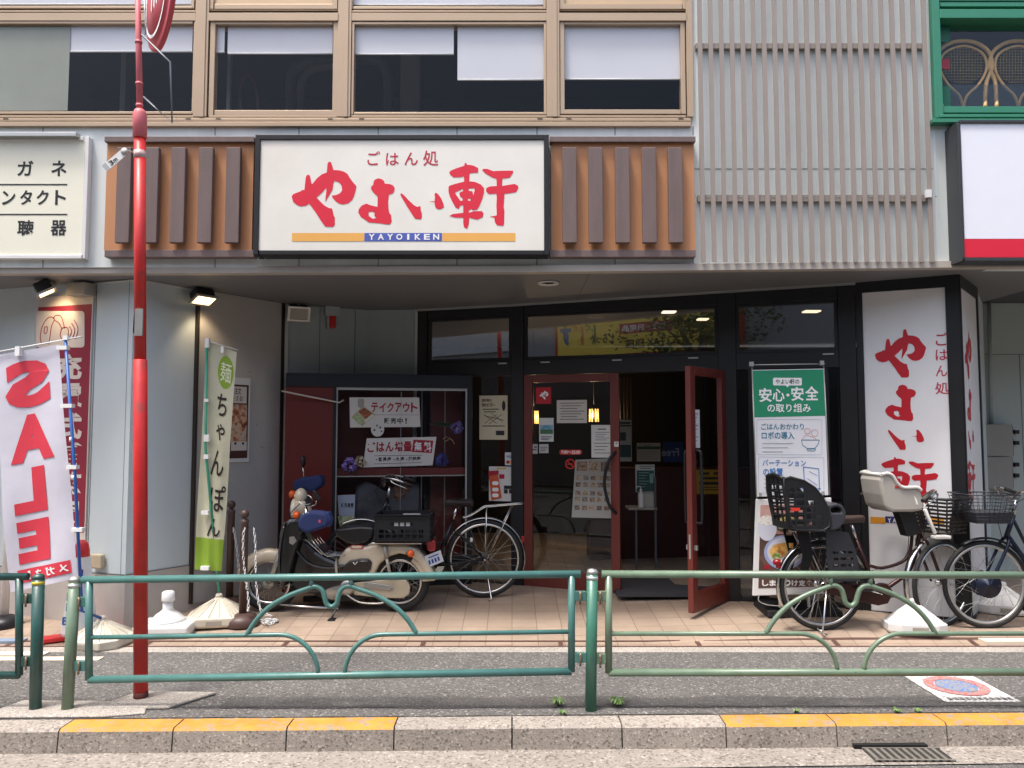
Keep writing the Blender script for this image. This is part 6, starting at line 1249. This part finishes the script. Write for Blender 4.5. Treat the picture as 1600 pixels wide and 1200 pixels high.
    b.tube([(-.055, -.11, .018), (-.055, .11, .018)], .006, 8); b.build('kickstand', chrome, t)
    MB().box(Fr((-.35, 0, z + .17), (0, 1, 0)), -.02, .02, -.03, .03, -.015, .015).build('rear_reflector', mat('reflector_red', '#8e1218', .2, var=.05), t, bev=.006); MB().box(Fr((.12, 0, z + .17), (1, 0, 0)), -.012, .012, -.02, .02, -.01, .01).build('spoke_reflector', white_m, t, bev=.005)
    return t, H if bars else None, cy, sx, hd0, hd1
# A: black bicycle with chrome rear wheel, behind the moped, facing left
YA_ = 7.12; XA = W(757, 868, YA_).x
tA, *_ = bike('black bicycle with chrome rear wheel and rack parked behind the moped', (XA, YA_, gz(YA_)), R(180) + R(4), .352, 1.12, seat_z=.87)
# B: child seat bicycle, facing right
dark_b = mat('seat_black', '#17181b', .45, var=.08); grey_s = mat('child_seat_grey', '#a9a49b', .4, var=.05); rim_w = mat('child_seat_rim', '#cfccc5', .4, var=.03); brown_fr = mat('frame_bronze_brown', '#3c2522', .25, .5, var=.06)
XB, YB = 2.43, 6.12; rzB = R(5); wbB = 1.0
tB, H, cy, sx, hd0, hd1 = bike('brown bicycle with black rear and grey front child seats', (XB, YB, gz(YB, XB)), rzB, .345, wbB, brown_fr, chrome, chrome, mat('saddle_brown', '#3f302b', .5, var=.08), R(20), None, seat_z=.87)
# rear child seat: lattice side walls, lattice back, padded guard
fs = Fr((0, 0, 0), (1, 0, 0)); z0 = .345
side = [(-.36, 1.19), (-.31, 1.20), (-.20, 1.17), (-.12, 1.12), (-.06, 1.05), (-.02, .97), (.0, .88), (-.01, .82), (-.06, .79), (-.28, .80), (-.31, .84), (-.335, .95), (-.36, 1.08)]
holes = []
for r_, (za, zb_) in enumerate(((.828, .864), (.88, .916), (.932, .968), (.984, 1.02), (1.036, 1.072), (1.088, 1.118))):
    for xa, xb in ((-.322, -.284), (-.268, -.208), (-.188, -.124), (-.104, -.062), (-.05, -.018)):
        lim = -.04 - max(0, (za - .9)) * .75
        if xb < lim and xa > -.335 - (za - .83) * .0 + (.0 if za > .86 else .01): holes.append([(xa, za), (xb, za), (xb, zb_), (xa, zb_)])
rs = None
b = MB(); b.prism(fs, side, -.165, -.153, holes); b.prism(fs, side, .153, .165, holes)
fb_ = Fr(Vector((-.31, 0, .80)), (0, 1, 0), Vector((-.05, 0, .39)).normalized()); hb = []
for za in (.05, .11, .17, .23, .29, .34):
    for ya in (-.125, -.045, .035): hb.append([(ya, za), (ya + .07, za), (ya + .07, za + .045), (ya, za + .045)])
b.prism(fb_, [(-.153, 0), (.153, 0), (.153, .39), (.10, .42), (-.10, .42), (-.153, .39)], -.012, 0., hb); b.wbox(-.30, -.02, -.153, .153, .79, .805)
rs = b.build('rear_child_seat', dark_b, tB)
MB().tube([fs.pt(*side[i], 0) + Vector((0, -.16, 0)) for i in range(len(side))], .010, 8, closed=True).tube([fs.pt(*side[i], 0) + Vector((0, .16, 0)) for i in range(len(side))], .010, 8, closed=True).tube([(-.36, -.16, 1.19), (-.37, 0, 1.215), (-.36, .16, 1.19)], .014, 8).build('seat_edging', dark_b, rs)
MB().wbox(-.05, .0, -.17, .17, .0, .0) if False else None
b = MB(); b.prism(fs, [(-.01, .985), (.06, 1.0), (.11, .98), (.135, .93), (.12, .85), (.07, .80), (.0, .79)], -.155, .155, [[(.01, .955), (.06, .97), (.095, .955), (.10, .925), (.02, .925)]]); b.build('padded_guard', mat('guard_slate', '#33353b', .5, var=.08), rs, bev=.012)
MB().box(Fr((-.335, -.168, .955), (1, 0, 0)), .02, .09, -.012, .012, -.002, .004).build('red_reflector', mat('reflector_bright_red', '#d23a2c', .3, var=.03), rs)
b = MB(); skirt = [(-.02, .80), (.16, .77), (.22, .62), (.24, .40), (.02, .40), (-.02, .55)]; sh = [[(x, zq), (x + .045, zq), (x + .045, zq + .02), (x, zq + .02)] for zq in (.46, .51, .56, .61) for x in (.03, .09, .15)]
for y in (-.13, .12): MB().prism(fs, skirt, y, y + .010, sh).build('foot_shield', mat('shield_dark', '#26282d', .5, var=.08), tB); b = MB(); b.prism(fs, [(-.26, .80), (-.16, .80), (-.13, .60), (-.19, .42), (-.24, .42), (-.21, .6)], -.13, -.12, [[(-.225, .72), (-.175, .72), (-.175, .76), (-.225, .76)], [(-.205, .62), (-.165, .62), (-.165, .66), (-.205, .66)]]); b.build('seat_stay', dark_b, tB); b = MB(); b.prism(fs, [(-.26, .80), (-.16, .80), (-.13, .60), (-.19, .42), (-.24, .42), (-.21, .6)], .12, .13); b.build('seat_stay', dark_b, tB)
b = MB()
for s in (-.09, .09): b.tube([(.18, s * .5, .72), (.0, s, .785), (-.30, s, .785)], .008, 8).tube([(-.2, s, .785), (-.0, s, .345)], .005, 6)
b.build('rear_carrier', steel, tB); MB().lathe([(.022, 0), (.026, .01), (.02, .05), (.001, .055)], (-.335, 0, .53), (-1, 0, 0), 14).build('tail_lamp', MATS['reflector_red'], tB)
# front child seat: thick grey bucket on the stem
fx = hd1.x
prof_ = [(-.33, 1.17), (-.315, 1.215), (-.27, 1.225), (-.225, 1.205), (-.19, 1.15), (-.14, 1.115), (-.03, 1.115), (.005, 1.09), (.03, .99), (.02, .935), (-.06, .925), (-.24, .925), (-.29, .96), (-.315, 1.06)]
sh_ = lambda dx_: [(fx + x + dx_, zq + .0) for x, zq in prof_]
b = MB(); b.prism(fs, sh_(-.02), -.15, .15); fsx = b.build('front_child_seat', grey_s, tB, bev=.03)
P = sh_(-.02)[1:8]
b = MB()
for s in (-.15, .15): b.tube(catmull([(x, s, zq) for x, zq in P], 4), .014, 8)
b.tube([(P[0][0], -.15, P[0][1]), (P[0][0], .15, P[0][1])], .014, 8); b.build('seat_rim', rim_w, fsx)
MB().box(Fr((fx - .2, -.151, 1.12), (1, 0, 0)), -.03, .03, -.010, .010, -.002, .002).build('seat_badge', mat('badge_red', '#b23a44', .4, var=.05), fsx); MB().prism(fs, [(fx - .075, 1.05), (fx - .055, 1.02), (fx - .045, .98), (fx - .06, .985)], .148, .153).prism(fs, [(fx - .0, 1.0), (fx + .02, .98), (fx + .0, .955)], .148, .153).build('seat_slots', let_w, fsx)
MB().prism(fs, [(fx - .15, .925), (fx + .0, .925), (fx + .03, .74), (fx - .08, .72), (fx - .12, .85)], -.05, .05).build('seat_mount', dark_b, tB, bev=.01)
b = MB()
for s in (-.16, .16): b.tube([(fx + .0, s, .95), (fx + .08, s, .76)], .015, 8).wbox(fx + .06, fx + .19, s - .035, s + .035, .72, .745)
b.build('foot_rests', rim_w, tB, bev=.006)
# dark slatted front basket
bc = hd0 + cy * .24 + Vector((0, 0, .06)); b = MB(); w0, w1, d0, d1, bz, tz = .13, .17, .11, .15, -.02, .25
cn = lambda w, d, zq: [bc + cy * sd * d + sx * sw * w + Vector((0, 0, zq)) for sd, sw in ((-1, -1), (1, -1), (1, 1), (-1, 1))]
b.tube(cn(w1, d1, tz), .012, 8, closed=True).tube(cn(w0, d0, bz), .012, 8, closed=True); lo, hi = cn(w0, d0, bz), cn(w1, d1, tz)
for k in range(1, 9):
    if k in (7,): pass
    q = [lo[i].lerp(hi[i], k / 9) for i in range(4)]
    for i in range(4):
        e = (q[(i + 1) % 4] - q[i]); n_ = Vector((0, 0, .0085)); o_ = e.cross(Vector((0, 0, 1))).normalized() * .004; b.hexa([q[i] - n_ - o_, q[(i + 1) % 4] - n_ - o_, q[(i + 1) % 4] + n_ - o_, q[i] + n_ - o_, q[i] - n_ + o_, q[(i + 1) % 4] - n_ + o_, q[(i + 1) % 4] + n_ + o_, q[i] + n_ + o_])
for i in range(4):
    for f in (0, .25, .5, .75): b.tube([lo[i].lerp(lo[(i + 1) % 4], f), hi[i].lerp(hi[(i + 1) % 4], f)], .007, 6)
b.hexa([p + Vector((0, 0, -.004)) for p in lo] + [p + Vector((0, 0, .004)) for p in lo]); b.build('front_basket', mat('basket_brown_black', '#1d1718', .45, var=.08), tB)
MB().lathe([(.02, 0), (.032, .03), (.032, .05), (.001, .06)], hd0 + cy * .1 + Vector((0, 0, -.08)), cy, 14).build('head_lamp', chrome, tB)
# C: navy bicycle cut off at the right, facing left
YC = 6.10; XC = W(1547, 925, YC).x + 1.1
navy_f = mat('frame_navy', '#1b2338', .3, .3, var=.06)
tC, H2, cy2, sx2, hd02, hd12 = bike('navy bicycle with wire basket cut off by the right edge', (XC, YC, gz(YC, 4)), R(180) + R(-3), .345, 1.1, navy_f, alu, black_f, grip, R(4), chrome, roller=.075, front_guard=True)
bc = hd02 + cy2 * .17 + Vector((0, 0, .13)); cn = lambda w, d, zq: [bc + cy2 * sd * d + sx2 * sw * w + Vector((0, 0, zq)) for sd, sw in ((-1, -1), (1, -1), (1, 1), (-1, 1))]
lo, hi = cn(.12, .13, -.0), cn(.16, .19, .22); b = MB()
for k in range(0, 9):
    q = [lo[i].lerp(hi[i], k / 8) for i in range(4)]; b.tube(q, .0025 if k < 8 else .005, 6, closed=True)
for i in range(4):
    for f in range(8): b.tube([lo[i].lerp(lo[(i + 1) % 4], f / 8), hi[i].lerp(hi[(i + 1) % 4], f / 8)], .0022, 5)
for f in range(1, 8): b.tube([lo[0].lerp(lo[3], f / 8), lo[1].lerp(lo[2], f / 8)], .0022, 5)
wbk = b.build('wire_basket', mat('wire_dark', '#3a3d42', .4, .5, var=.05), tC)
mi_ = [lo[i].lerp(hi[i], .36) for i in range(4)]; b = MB(); b.hexa(lo + mi_); b.build('basket_liner', mat('liner_dark', '#2c3036', .7, var=.2, scale=30), wbk)
# ================================================================ moped, parked parallel to the shop, facing left
MP = flatF(6.72); cream_p = mat('moped_cream', '#c4b9a3', .28, var=.04, coat=.6); blk_gl = mat('moped_black_gloss', '#101012', .18, var=.05, coat=.5); silver = mat('cast_silver', '#a8a8a4', .35, .8, var=.08); navyc = mat('hand_cover_navy', '#1c2a55', .85, var=.1, scale=25); sig = mat('signal_orange', '#d9591a', .25, var=.04); dkplast = mat('moped_side_dark', '#241c1a', .25, var=.06, coat=.3)
m0 = MP.w(525, 955); m0.z = gz(6.72)
M = thing('moped', 'cream and black moped with navy hand covers parked in front of the display case', 'moped', m0)
def mw(x, y, c=0.): return MP.w(x, y, c) if False else MP.pt(*MP.pix(x, y), c)     # photo point in the moped's mid plane, moved sideways by c
def mpr(b, pts, c0, c1, holes=()): return b.prism(MP, [MP.pix(x, y) for x, y in pts], c0, c1, [[MP.pix(x, y) for x, y in h] for h in holes])
def cwheel(px, py, Rw, drum):
    c = mw(px, py); w = MB().lathe([(.02, -.07), (drum, -.055), (drum, .045), (drum * .8, .06), (.03, .065), (.02, .09)], c, (0, 1, 0), 24).build('wheel', silver, M); N = 48
    ring = lambda r, y: [c + Vector((r * math.cos(2 * math.pi * i / N), y, r * math.sin(2 * math.pi * i / N))) for i in range(N)]
    tr = .036; MB().tube(ring(Rw - tr, 0), tr, 12, closed=True).build('tyre', rubber, w)
    b = MB(); k = 6; prof = [(-.026, 0), (-.026, -.018), (-.012, -.028), (.012, -.028), (.026, -.018), (.026, 0)]; r0 = Rw - 1.75 * tr
    b.add([c + Vector(((r0 + d) * math.cos(2 * math.pi * i / N), y, (r0 + d) * math.sin(2 * math.pi * i / N))) for i in range(N) for y, d in prof], [(i * k + j, i * k + (j + 1) % k, ((i + 1) % N) * k + (j + 1) % k, ((i + 1) % N) * k + j) for i in range(N) for j in range(k)], True); b.build('rim', chrome, w)
    b = MB()
    for i in range(28):
        a = 2 * math.pi * i / 28; s = 1 if i % 2 else -1; o = .9 if (i // 2) % 2 else -.9; p = lambda r, an, y: c + Vector((r * math.cos(an), y, r * math.sin(an))); b.tube([p(drum, a + o * .6, s * .04), p(r0 - .025, a, 0)], .0022, 4, caps=False)
    b.build('spokes', steel, w)
cwheel(421, 909, .252, .06); cwheel(625, 908, .256, .07)
# front fender and fork
def arc(px, py, r, a0, a1, wd, drop, n=24):
    c = mw(px, py)
    def fn(u, v):
        a = R(a0 + (a1 - a0) * u); y = (v - .5) * 2; taper = 1 - .25 * (abs(u - .5) * 2) ** 2; return c + Vector(((r - drop * y ** 4) * math.cos(a), wd * y * (1.25 - .25 * y * y) * taper, (r - drop * y ** 4) * math.sin(a)))
    return MB().grid(fn, n, 10)
arc(421, 909, .285, 38, 168, .072, .10).build('front_fender', cream_p, M, solid=.004)
for s in (-1, 1):
    MB().tube([mw(447, 850, s * .075), mw(437, 880, s * .085), mw(424, 908, s * .085)], [.03, .03, .02], 10).build('fork_leg', silver, M)
# leg shield and step-through cover
mpr(MB(), [(452, 816), (462, 806), (479, 805), (483, 826), (470, 860), (462, 892), (452, 915), (444, 900), (445, 868), (447, 840)], -.20, .20).build('leg_shield', blk_gl, M, bev=.03)
mpr(MB(), [(478, 824), (486, 846), (498, 858), (514, 868), (530, 874), (545, 876), (549, 896), (538, 914), (508, 924), (470, 924), (456, 912), (462, 880)], -.10, .10).build('step_cover', blk_gl, M, bev=.03)
for pts in ([(455, 818), (449, 845), (447, 880), (452, 908)], [(462, 835), (470, 858), (490, 878), (520, 884), (544, 880)], [(456, 812), (452, 822), (449, 836)]): MB().tube(catmull([mw(x, y, .205 if x < 462 else .115) for x, y in pts], 5), .009, 8).build('shield_highlight', mat('shield_highlight_grey', '#3a3a3c', .2, var=0, coat=.4), M)  # grey tubes shaped as gloss highlights on the black covers
mpr(MB(), [(463, 834), (470, 833), (474, 840), (468, 846), (463, 843)], .2, .21).build('shield_latch', silver, M)
# headlight, handle cover, signals
hc = mw(481, 795); MB().lathe([(.02, -.03), (.055, -.02), (.082, .02), (.09, .07), (.088, .10), (.092, .105), (.092, .125), (.085, .13)], hc, (-1, -.25, -.03), 28).build('headlight', cream_p, M); MB().lathe([(.084, .124), (.07, .138), (.03, .148), (.001, .15)], hc, (-1, -.25, -.03), 28).build('headlight_lens', mat('lens_clear', '#c3c6c8', .08, var=.03, coat=1.), M)
MB().ball(mw(470, 776, .0), .075, 18, (.75, 1.0, 1.0)).build('handle_cover', cream_p, M); MB().lathe([(.06, 0), (.062, .015), (.05, .02), (.001, .021)], mw(478, 783, .02), (.25, -.6, .75), 20).build('speedometer', black_p, M)
MB().torus(mw(478, 783, .02) + Vector((.004, -.012, .014)), .058, .006, (.25, -.6, .75), 24, 8).build('meter_ring', chrome, M)
for x, y, c in ((456, 774, -.10), (476, 802, .16)): MB().lathe([(.03, 0), (.036, .02), (.03, .045), (.001, .055)], mw(x, y, c), (-1, -.2, 0), 16).build('turn_signal', sig, M)
# hand covers (padded mitts over the grips)
def mitt(pts, c, th, lab):
    b = MB(); mpr(b, pts, c - th, c + th); o = b.build('hand_cover', navyc, M, bev=.035, label=lab); return o
m1 = mitt([(449, 754), (462, 748), (478, 746), (492, 744), (497, 752), (495, 762), (484, 769), (476, 774), (470, 768), (452, 771), (447, 763)], -.24, .075, 'far navy hand cover')
m2 = mitt([(481, 808), (488, 797), (500, 792), (513, 793), (525, 795), (530, 806), (528, 815), (514, 820), (496, 826), (484, 820)], .28, .075, 'near navy hand cover')
mpr(MB(), [(523, 794), (527, 794), (531, 806), (529, 816), (525, 816)], .225, .335).build('cover_cuff', mat('cuff_navy', '#25376b', .85, var=.08), m2, bev=.008); mpr(MB(), [(514, 805), (516.5, 804.5), (517, 809), (514.5, 809.5)], .352, .358).build('cover_badge', mat('badge_pale_red', '#c9485a', .5, var=0), m2)
b = MB(); [b.ball(mw(491 + i * 3.4, 796.5 - i * .9, .345), .006, 8) for i in range(3)]; b.build('rivets', alu, m2)
MB().tube([mw(462, 776, -.2), mw(476, 784, 0), mw(490, 800, .22)], .014, 10).build('handlebar', chrome, M)
# mirrors
MB().tube([mw(466, 756, -.2), mw(464.5, 742, -.2), mw(463, 728, -.2)], .005, 8).build('mirror_stem', chrome, M); MB().ball(mw(464, 722, -.2), .05, 14, (.45, .9, 1.1)).build('mirror', black_p, M)
MB().tube(catmull([mw(496, 787, .2), mw(503, 785, .22), mw(504.5, 779, .22)], 4), .005, 8).build('mirror_stem', chrome, M); mpr(MB(), [(499, 762), (504, 764), (512, 777), (509, 780), (501, 772)], .20, .235).build('mirror', black_p, M, bev=.008)
MB().tube(catmull([mw(474, 785, .1), mw(462, 800, .16), mw(458, 818, .1), mw(450, 850, .09)], 5), .004, 6).tube(catmull([mw(484, 800, .2), mw(470, 812, .21), mw(466, 824, .12)], 5), .004, 6).build('control_cable', black_p, M)
# body
body = [(528, 878), (535, 866), (543, 855), (553, 850), (572, 851), (585, 849), (612, 846), (638, 848), (654, 855), (664, 866), (673, 880), (681, 895), (684, 905), (672, 906), (664, 890), (655, 876), (642, 866), (626, 863), (609, 868), (596, 879), (589, 892), (584, 904), (548, 904), (541, 896), (532, 890)]
mpr(MB(), body, -.095, .095).build('body', cream_p, M, bev=.03)
mpr(MB(), [(537, 890), (541, 880), (550, 873), (566, 869.5), (579, 869.5), (585, 875), (583, 886), (578, 893), (560, 895), (543, 894)], .085, .115).build('side_cover', dkplast, M, bev=.012)
MB().tube([mw(556, 875, .117), mw(559, 879, .117), mw(563, 874, .117)], .004, 6).tube([mw(564, 873.5, .117), mw(578, 873, .117)], .003, 6).build('cover_badge', chrome, M)
mpr(MB(), rr(551, 849, 571, 855, 3), .094, .099).build('tank_emblem', mat('emblem_red', '#b8433c', .4, var=0), M); mpr(MB(), rr(553, 850, 569, 854, 2), .098, .101).build('emblem_field', cream_p, M)
arc(625, 908, .29, 2, 60, .08, .09, 16).build('rear_fender', cream_p, M, solid=.004)
# seat
mpr(MB(), [(526, 829), (531, 824), (548, 822), (566, 820), (586, 821), (590, 826), (585, 836), (576, 845), (560, 849), (545, 846), (533, 838)], -.11, .11).build('seat', mat('seat_vinyl_black', '#17171a', .35, var=.08, bump=.08, bscale=140), M, bev=.035)
# suspension, engine, chain case, pipes
for s in (-1, 1):
    MB().tube([mw(604, 850, s * .115), mw(608, 868, s * .115)], .02, 12).tube([mw(607, 866, s * .115), mw(614, 900, s * .115)], .014, 12).build('shock_absorber', mat('shock_grey', '#9a968c', .35, .3, var=.05), M)
mpr(MB(), [(546, 913), (556, 908), (585, 905), (622, 901), (637, 904), (643, 914), (641, 926), (632, 932), (600, 932), (556, 927)], .05, .075).build('chain_case', mat('case_cream_grey', '#b5ab95', .35, .2, var=.06), M, bev=.008)
mpr(MB(), [(572, 906), (612, 912), (618, 916), (612, 920), (572, 916)], .075, .085).build('swing_arm', silver, M, bev=.004)
MB().lathe([(.08, -.08), (.09, -.06), (.09, .08), (.075, .095), (.001, .1)], mw(524, 918), (0, -1, 0), 24).lathe([(.06, -.08), (.07, .085), (.05, .1), (.001, .1)], mw(545, 915), (0, -1, 0), 20).build('crankcase', silver, M)
b = MB()
for i in range(7): b.lathe([(.055, 0), (.055, .006)], mw(508 - i * 4, 914 - i * .6), (-1, 0, .1), 16)
b.build('cylinder_fins', mat('fin_dark', '#3c3c3c', .5, .5, var=.1), M)
MB().tube([mw(446, 938, .16), mw(480, 941, .16), mw(535, 944, .16)], .009, 8).build('foot_bar', chrome, M)
MB().tube([mw(536, 938, .12), mw(530, 950, .2), mw(527, 958, .22)], .009, 8).build('side_stand', mat('stand_iron', '#4b4a48', .5, .4, var=.1), M); MB().box(Fr(mw(528, 959, .22), (1, 0, 0)), -.03, .03, -.012, .012, -.04, .04).build('stand_foot', black_p, M, bev=.006)
MB().tube(catmull([mw(545, 925, .1), mw(565, 936, .12), mw(590, 938, .13), mw(604, 936, .14)], 4), .008, 8).build('brake_pedal', silver, M)
b = MB(); b.tube([mw(470, 940, -.1), mw(560, 936, -.12), mw(640, 924, -.13)], .028, 12); b.build('exhaust', mat('exhaust_dark', '#3a3836', .4, .6, var=.15), M)
mpr(MB(), [(500, 905), (550, 900), (590, 905), (600, 925), (560, 938), (510, 938), (490, 925)], -.05, .045).build('engine_block', mat('engine_dark', '#2a2a2b', .5, .3, var=.15), M, bev=.01)
# inner chrome carrier
b = MB()
for c in (-.1, -.03, .04, .11): b.tube([mw(489, 835 + c * 20, c), mw(510, 862, c), mw(516, 866, c), mw(543, 864, c)], .004, 6)
b.tube([mw(471, 840, .11), mw(484, 841, .11), mw(509, 864, .11)], .005, 6); b.tube([mw(516, 866, -.1), mw(516, 866, .11)], .005, 6).tube([mw(543, 864, -.1), mw(543, 864, .11)], .005, 6).tube([mw(500, 851, -.1), mw(500, 851, .11)], .004, 6); b.build('inner_carrier', chrome, M)
mpr(MB(), [(530, 868), (528, 880), (530, 896), (533, 896), (532, 880)], .10, .125).build('carrier_stay', chrome, M)
b = MB(); b.ball(mw(508, 855, .04), .05, 12, (1, 1, .8)); b.build('carrier_bundle', mat('bundle_dark', '#2b2426', .9, var=.2, bump=.5, bscale=50), M)
# rear rack, lamp, plate
b = MB()
for c in (-.14, .14): b.tube([mw(580, 847, c), mw(588, 845, c), mw(662, 845.5, c)], .008, 8)
for x in (592, 612, 634, 655): b.tube([mw(x, 845, -.14), mw(x, 845, .14)], .007, 8)
b.build('rear_rack', chrome, M)
mpr(MB(), [(666, 846), (671, 843), (680, 843), (682, 849), (681, 859), (675, 861), (668, 859)], -.05, .05).build('tail_lamp', mat('tail_red', '#9c141c', .2, var=.05, coat=.6), M, bev=.012)
MB().lathe([(.026, 0), (.032, .02), (.024, .04), (.001, .045)], mw(642, 861, .13), (.9, -.4, 0), 14).build('turn_signal', sig, M); MB().tube([mw(636, 861, .08), mw(642, 861, .135)], .01, 8).build('signal_stalk', chrome, M)
pf = Fr(mw(679, 872, .06), (.75, -.66, -.25), Vector((.45, .2, .85)).normalized()); pf = Fr(mw(679, 872, .05), Vector((.55, .75, -.25)), Vector((.28, .1, .95)))
MB().box(Fr(mw(679, 872, .04), (.8, .55, .25), (-.28, .0, .95)), -.08, .08, -.05, .05, -.002, .002).build('number_plate', mat('plate_white', '#cfd3d8', .4, var=.03), M)
q = Fr(mw(679, 872, .04), (.8, .55, .25), (-.28, .0, .95)); b = MB(); [b.flat(q, [(-.06 + i * .03, -.03), (-.042 + i * .03, -.03), (-.042 + i * .03, .005), (-.06 + i * .03, .005)], .004) for i in range(4)]; b.flat(q, [(-.05, .02), (.05, .02), (.05, .03), (-.05, .03)], .004); b.build('plate_marks', navy, M)
# crate on the rack: a thing of its own
CR = thing('plastic_crate', 'black plastic crate strapped on the rear rack of the moped', 'crate', mw(630, 842)); c0, c1 = -.17, .17
f0 = MP.pt(*MP.pix(589, 843), c1); xa, xb = MP.pix(591, 820)[0], MP.pix(674, 820)[0]; za, zb2 = MP.pix(630, 843)[1], MP.pix(630, 801)[1]
wdt = xb - xa; H_ = zb2 - za
def crate_side(fr, L, top=True):
    hs = []
    n = 7
    for k in range(n):
        x = .035 + k * (L - .07) / n; w = (L - .07) / n - .014
        hs += [[(x, .035), (x + w, .035), (x + w, .065), (x, .065)], [(x, .075), (x + w, .075), (x + w, .105), (x, .105)]]
    hs.append([(L * .3, .135), (L * .7, .135), (L * .7, .165), (L * .3, .165)])
    return MB().prism(fr, [(0, 0), (L, 0), (L, H_), (0, H_)], -.004, 0, hs)
crm = mat('crate_black', '#15161a', .45, var=.08); y0c = 6.72 - c1; y1c = 6.72 - c0
b = MB()
for fr, L in ((Fr((xa, y0c, za), (1, 0, 0)), wdt), (Fr((xb, y0c, za), (0, 1, 0)), y1c - y0c), (Fr((xb, y1c, za), (-1, 0, 0)), wdt), (Fr((xa, y1c, za), (0, -1, 0)), y1c - y0c)):
    q = crate_side(fr, L); b.add(q.v, q.f)
b.wbox(xa + .005, xb - .005, y0c + .005, y1c - .005, za, za + .008); b.build('crate_walls', crm, CR)
b = MB(); e = .012
for z in (zb2 - .03, zb2 - .006, za + .012): b.wbox(xa - e, xb + e, y0c - e, y0c, z, z + .008).wbox(xa - e, xb + e, y1c, y1c + e, z, z + .008).wbox(xa - e, xa, y0c, y1c, z, z + .008).wbox(xb, xb + e, y0c, y1c, z, z + .008)
for x, y in ((xa - .004, y0c - .004), (xb - .01, y0c - .004), (xa - .004, y1c - .01), (xb - .01, y1c - .01)): b.wbox(x, x + .014, y, y + .014, za, zb2)
b.build('crate_ribs', crm, CR)
MB().wbox(xa + wdt * .42, xa + wdt * .75, y1c - .012, y1c - .008, zb2 - .06, zb2 - .025).build('label', white_m, CR); b = MB(); [b.wbox(xa + .16 + i * .05, xa + .195 + i * .05, y0c + .02, y0c + .022, za + .12, za + .165) for i in range(3)]; b.build('paper_scraps', let_w, CR)
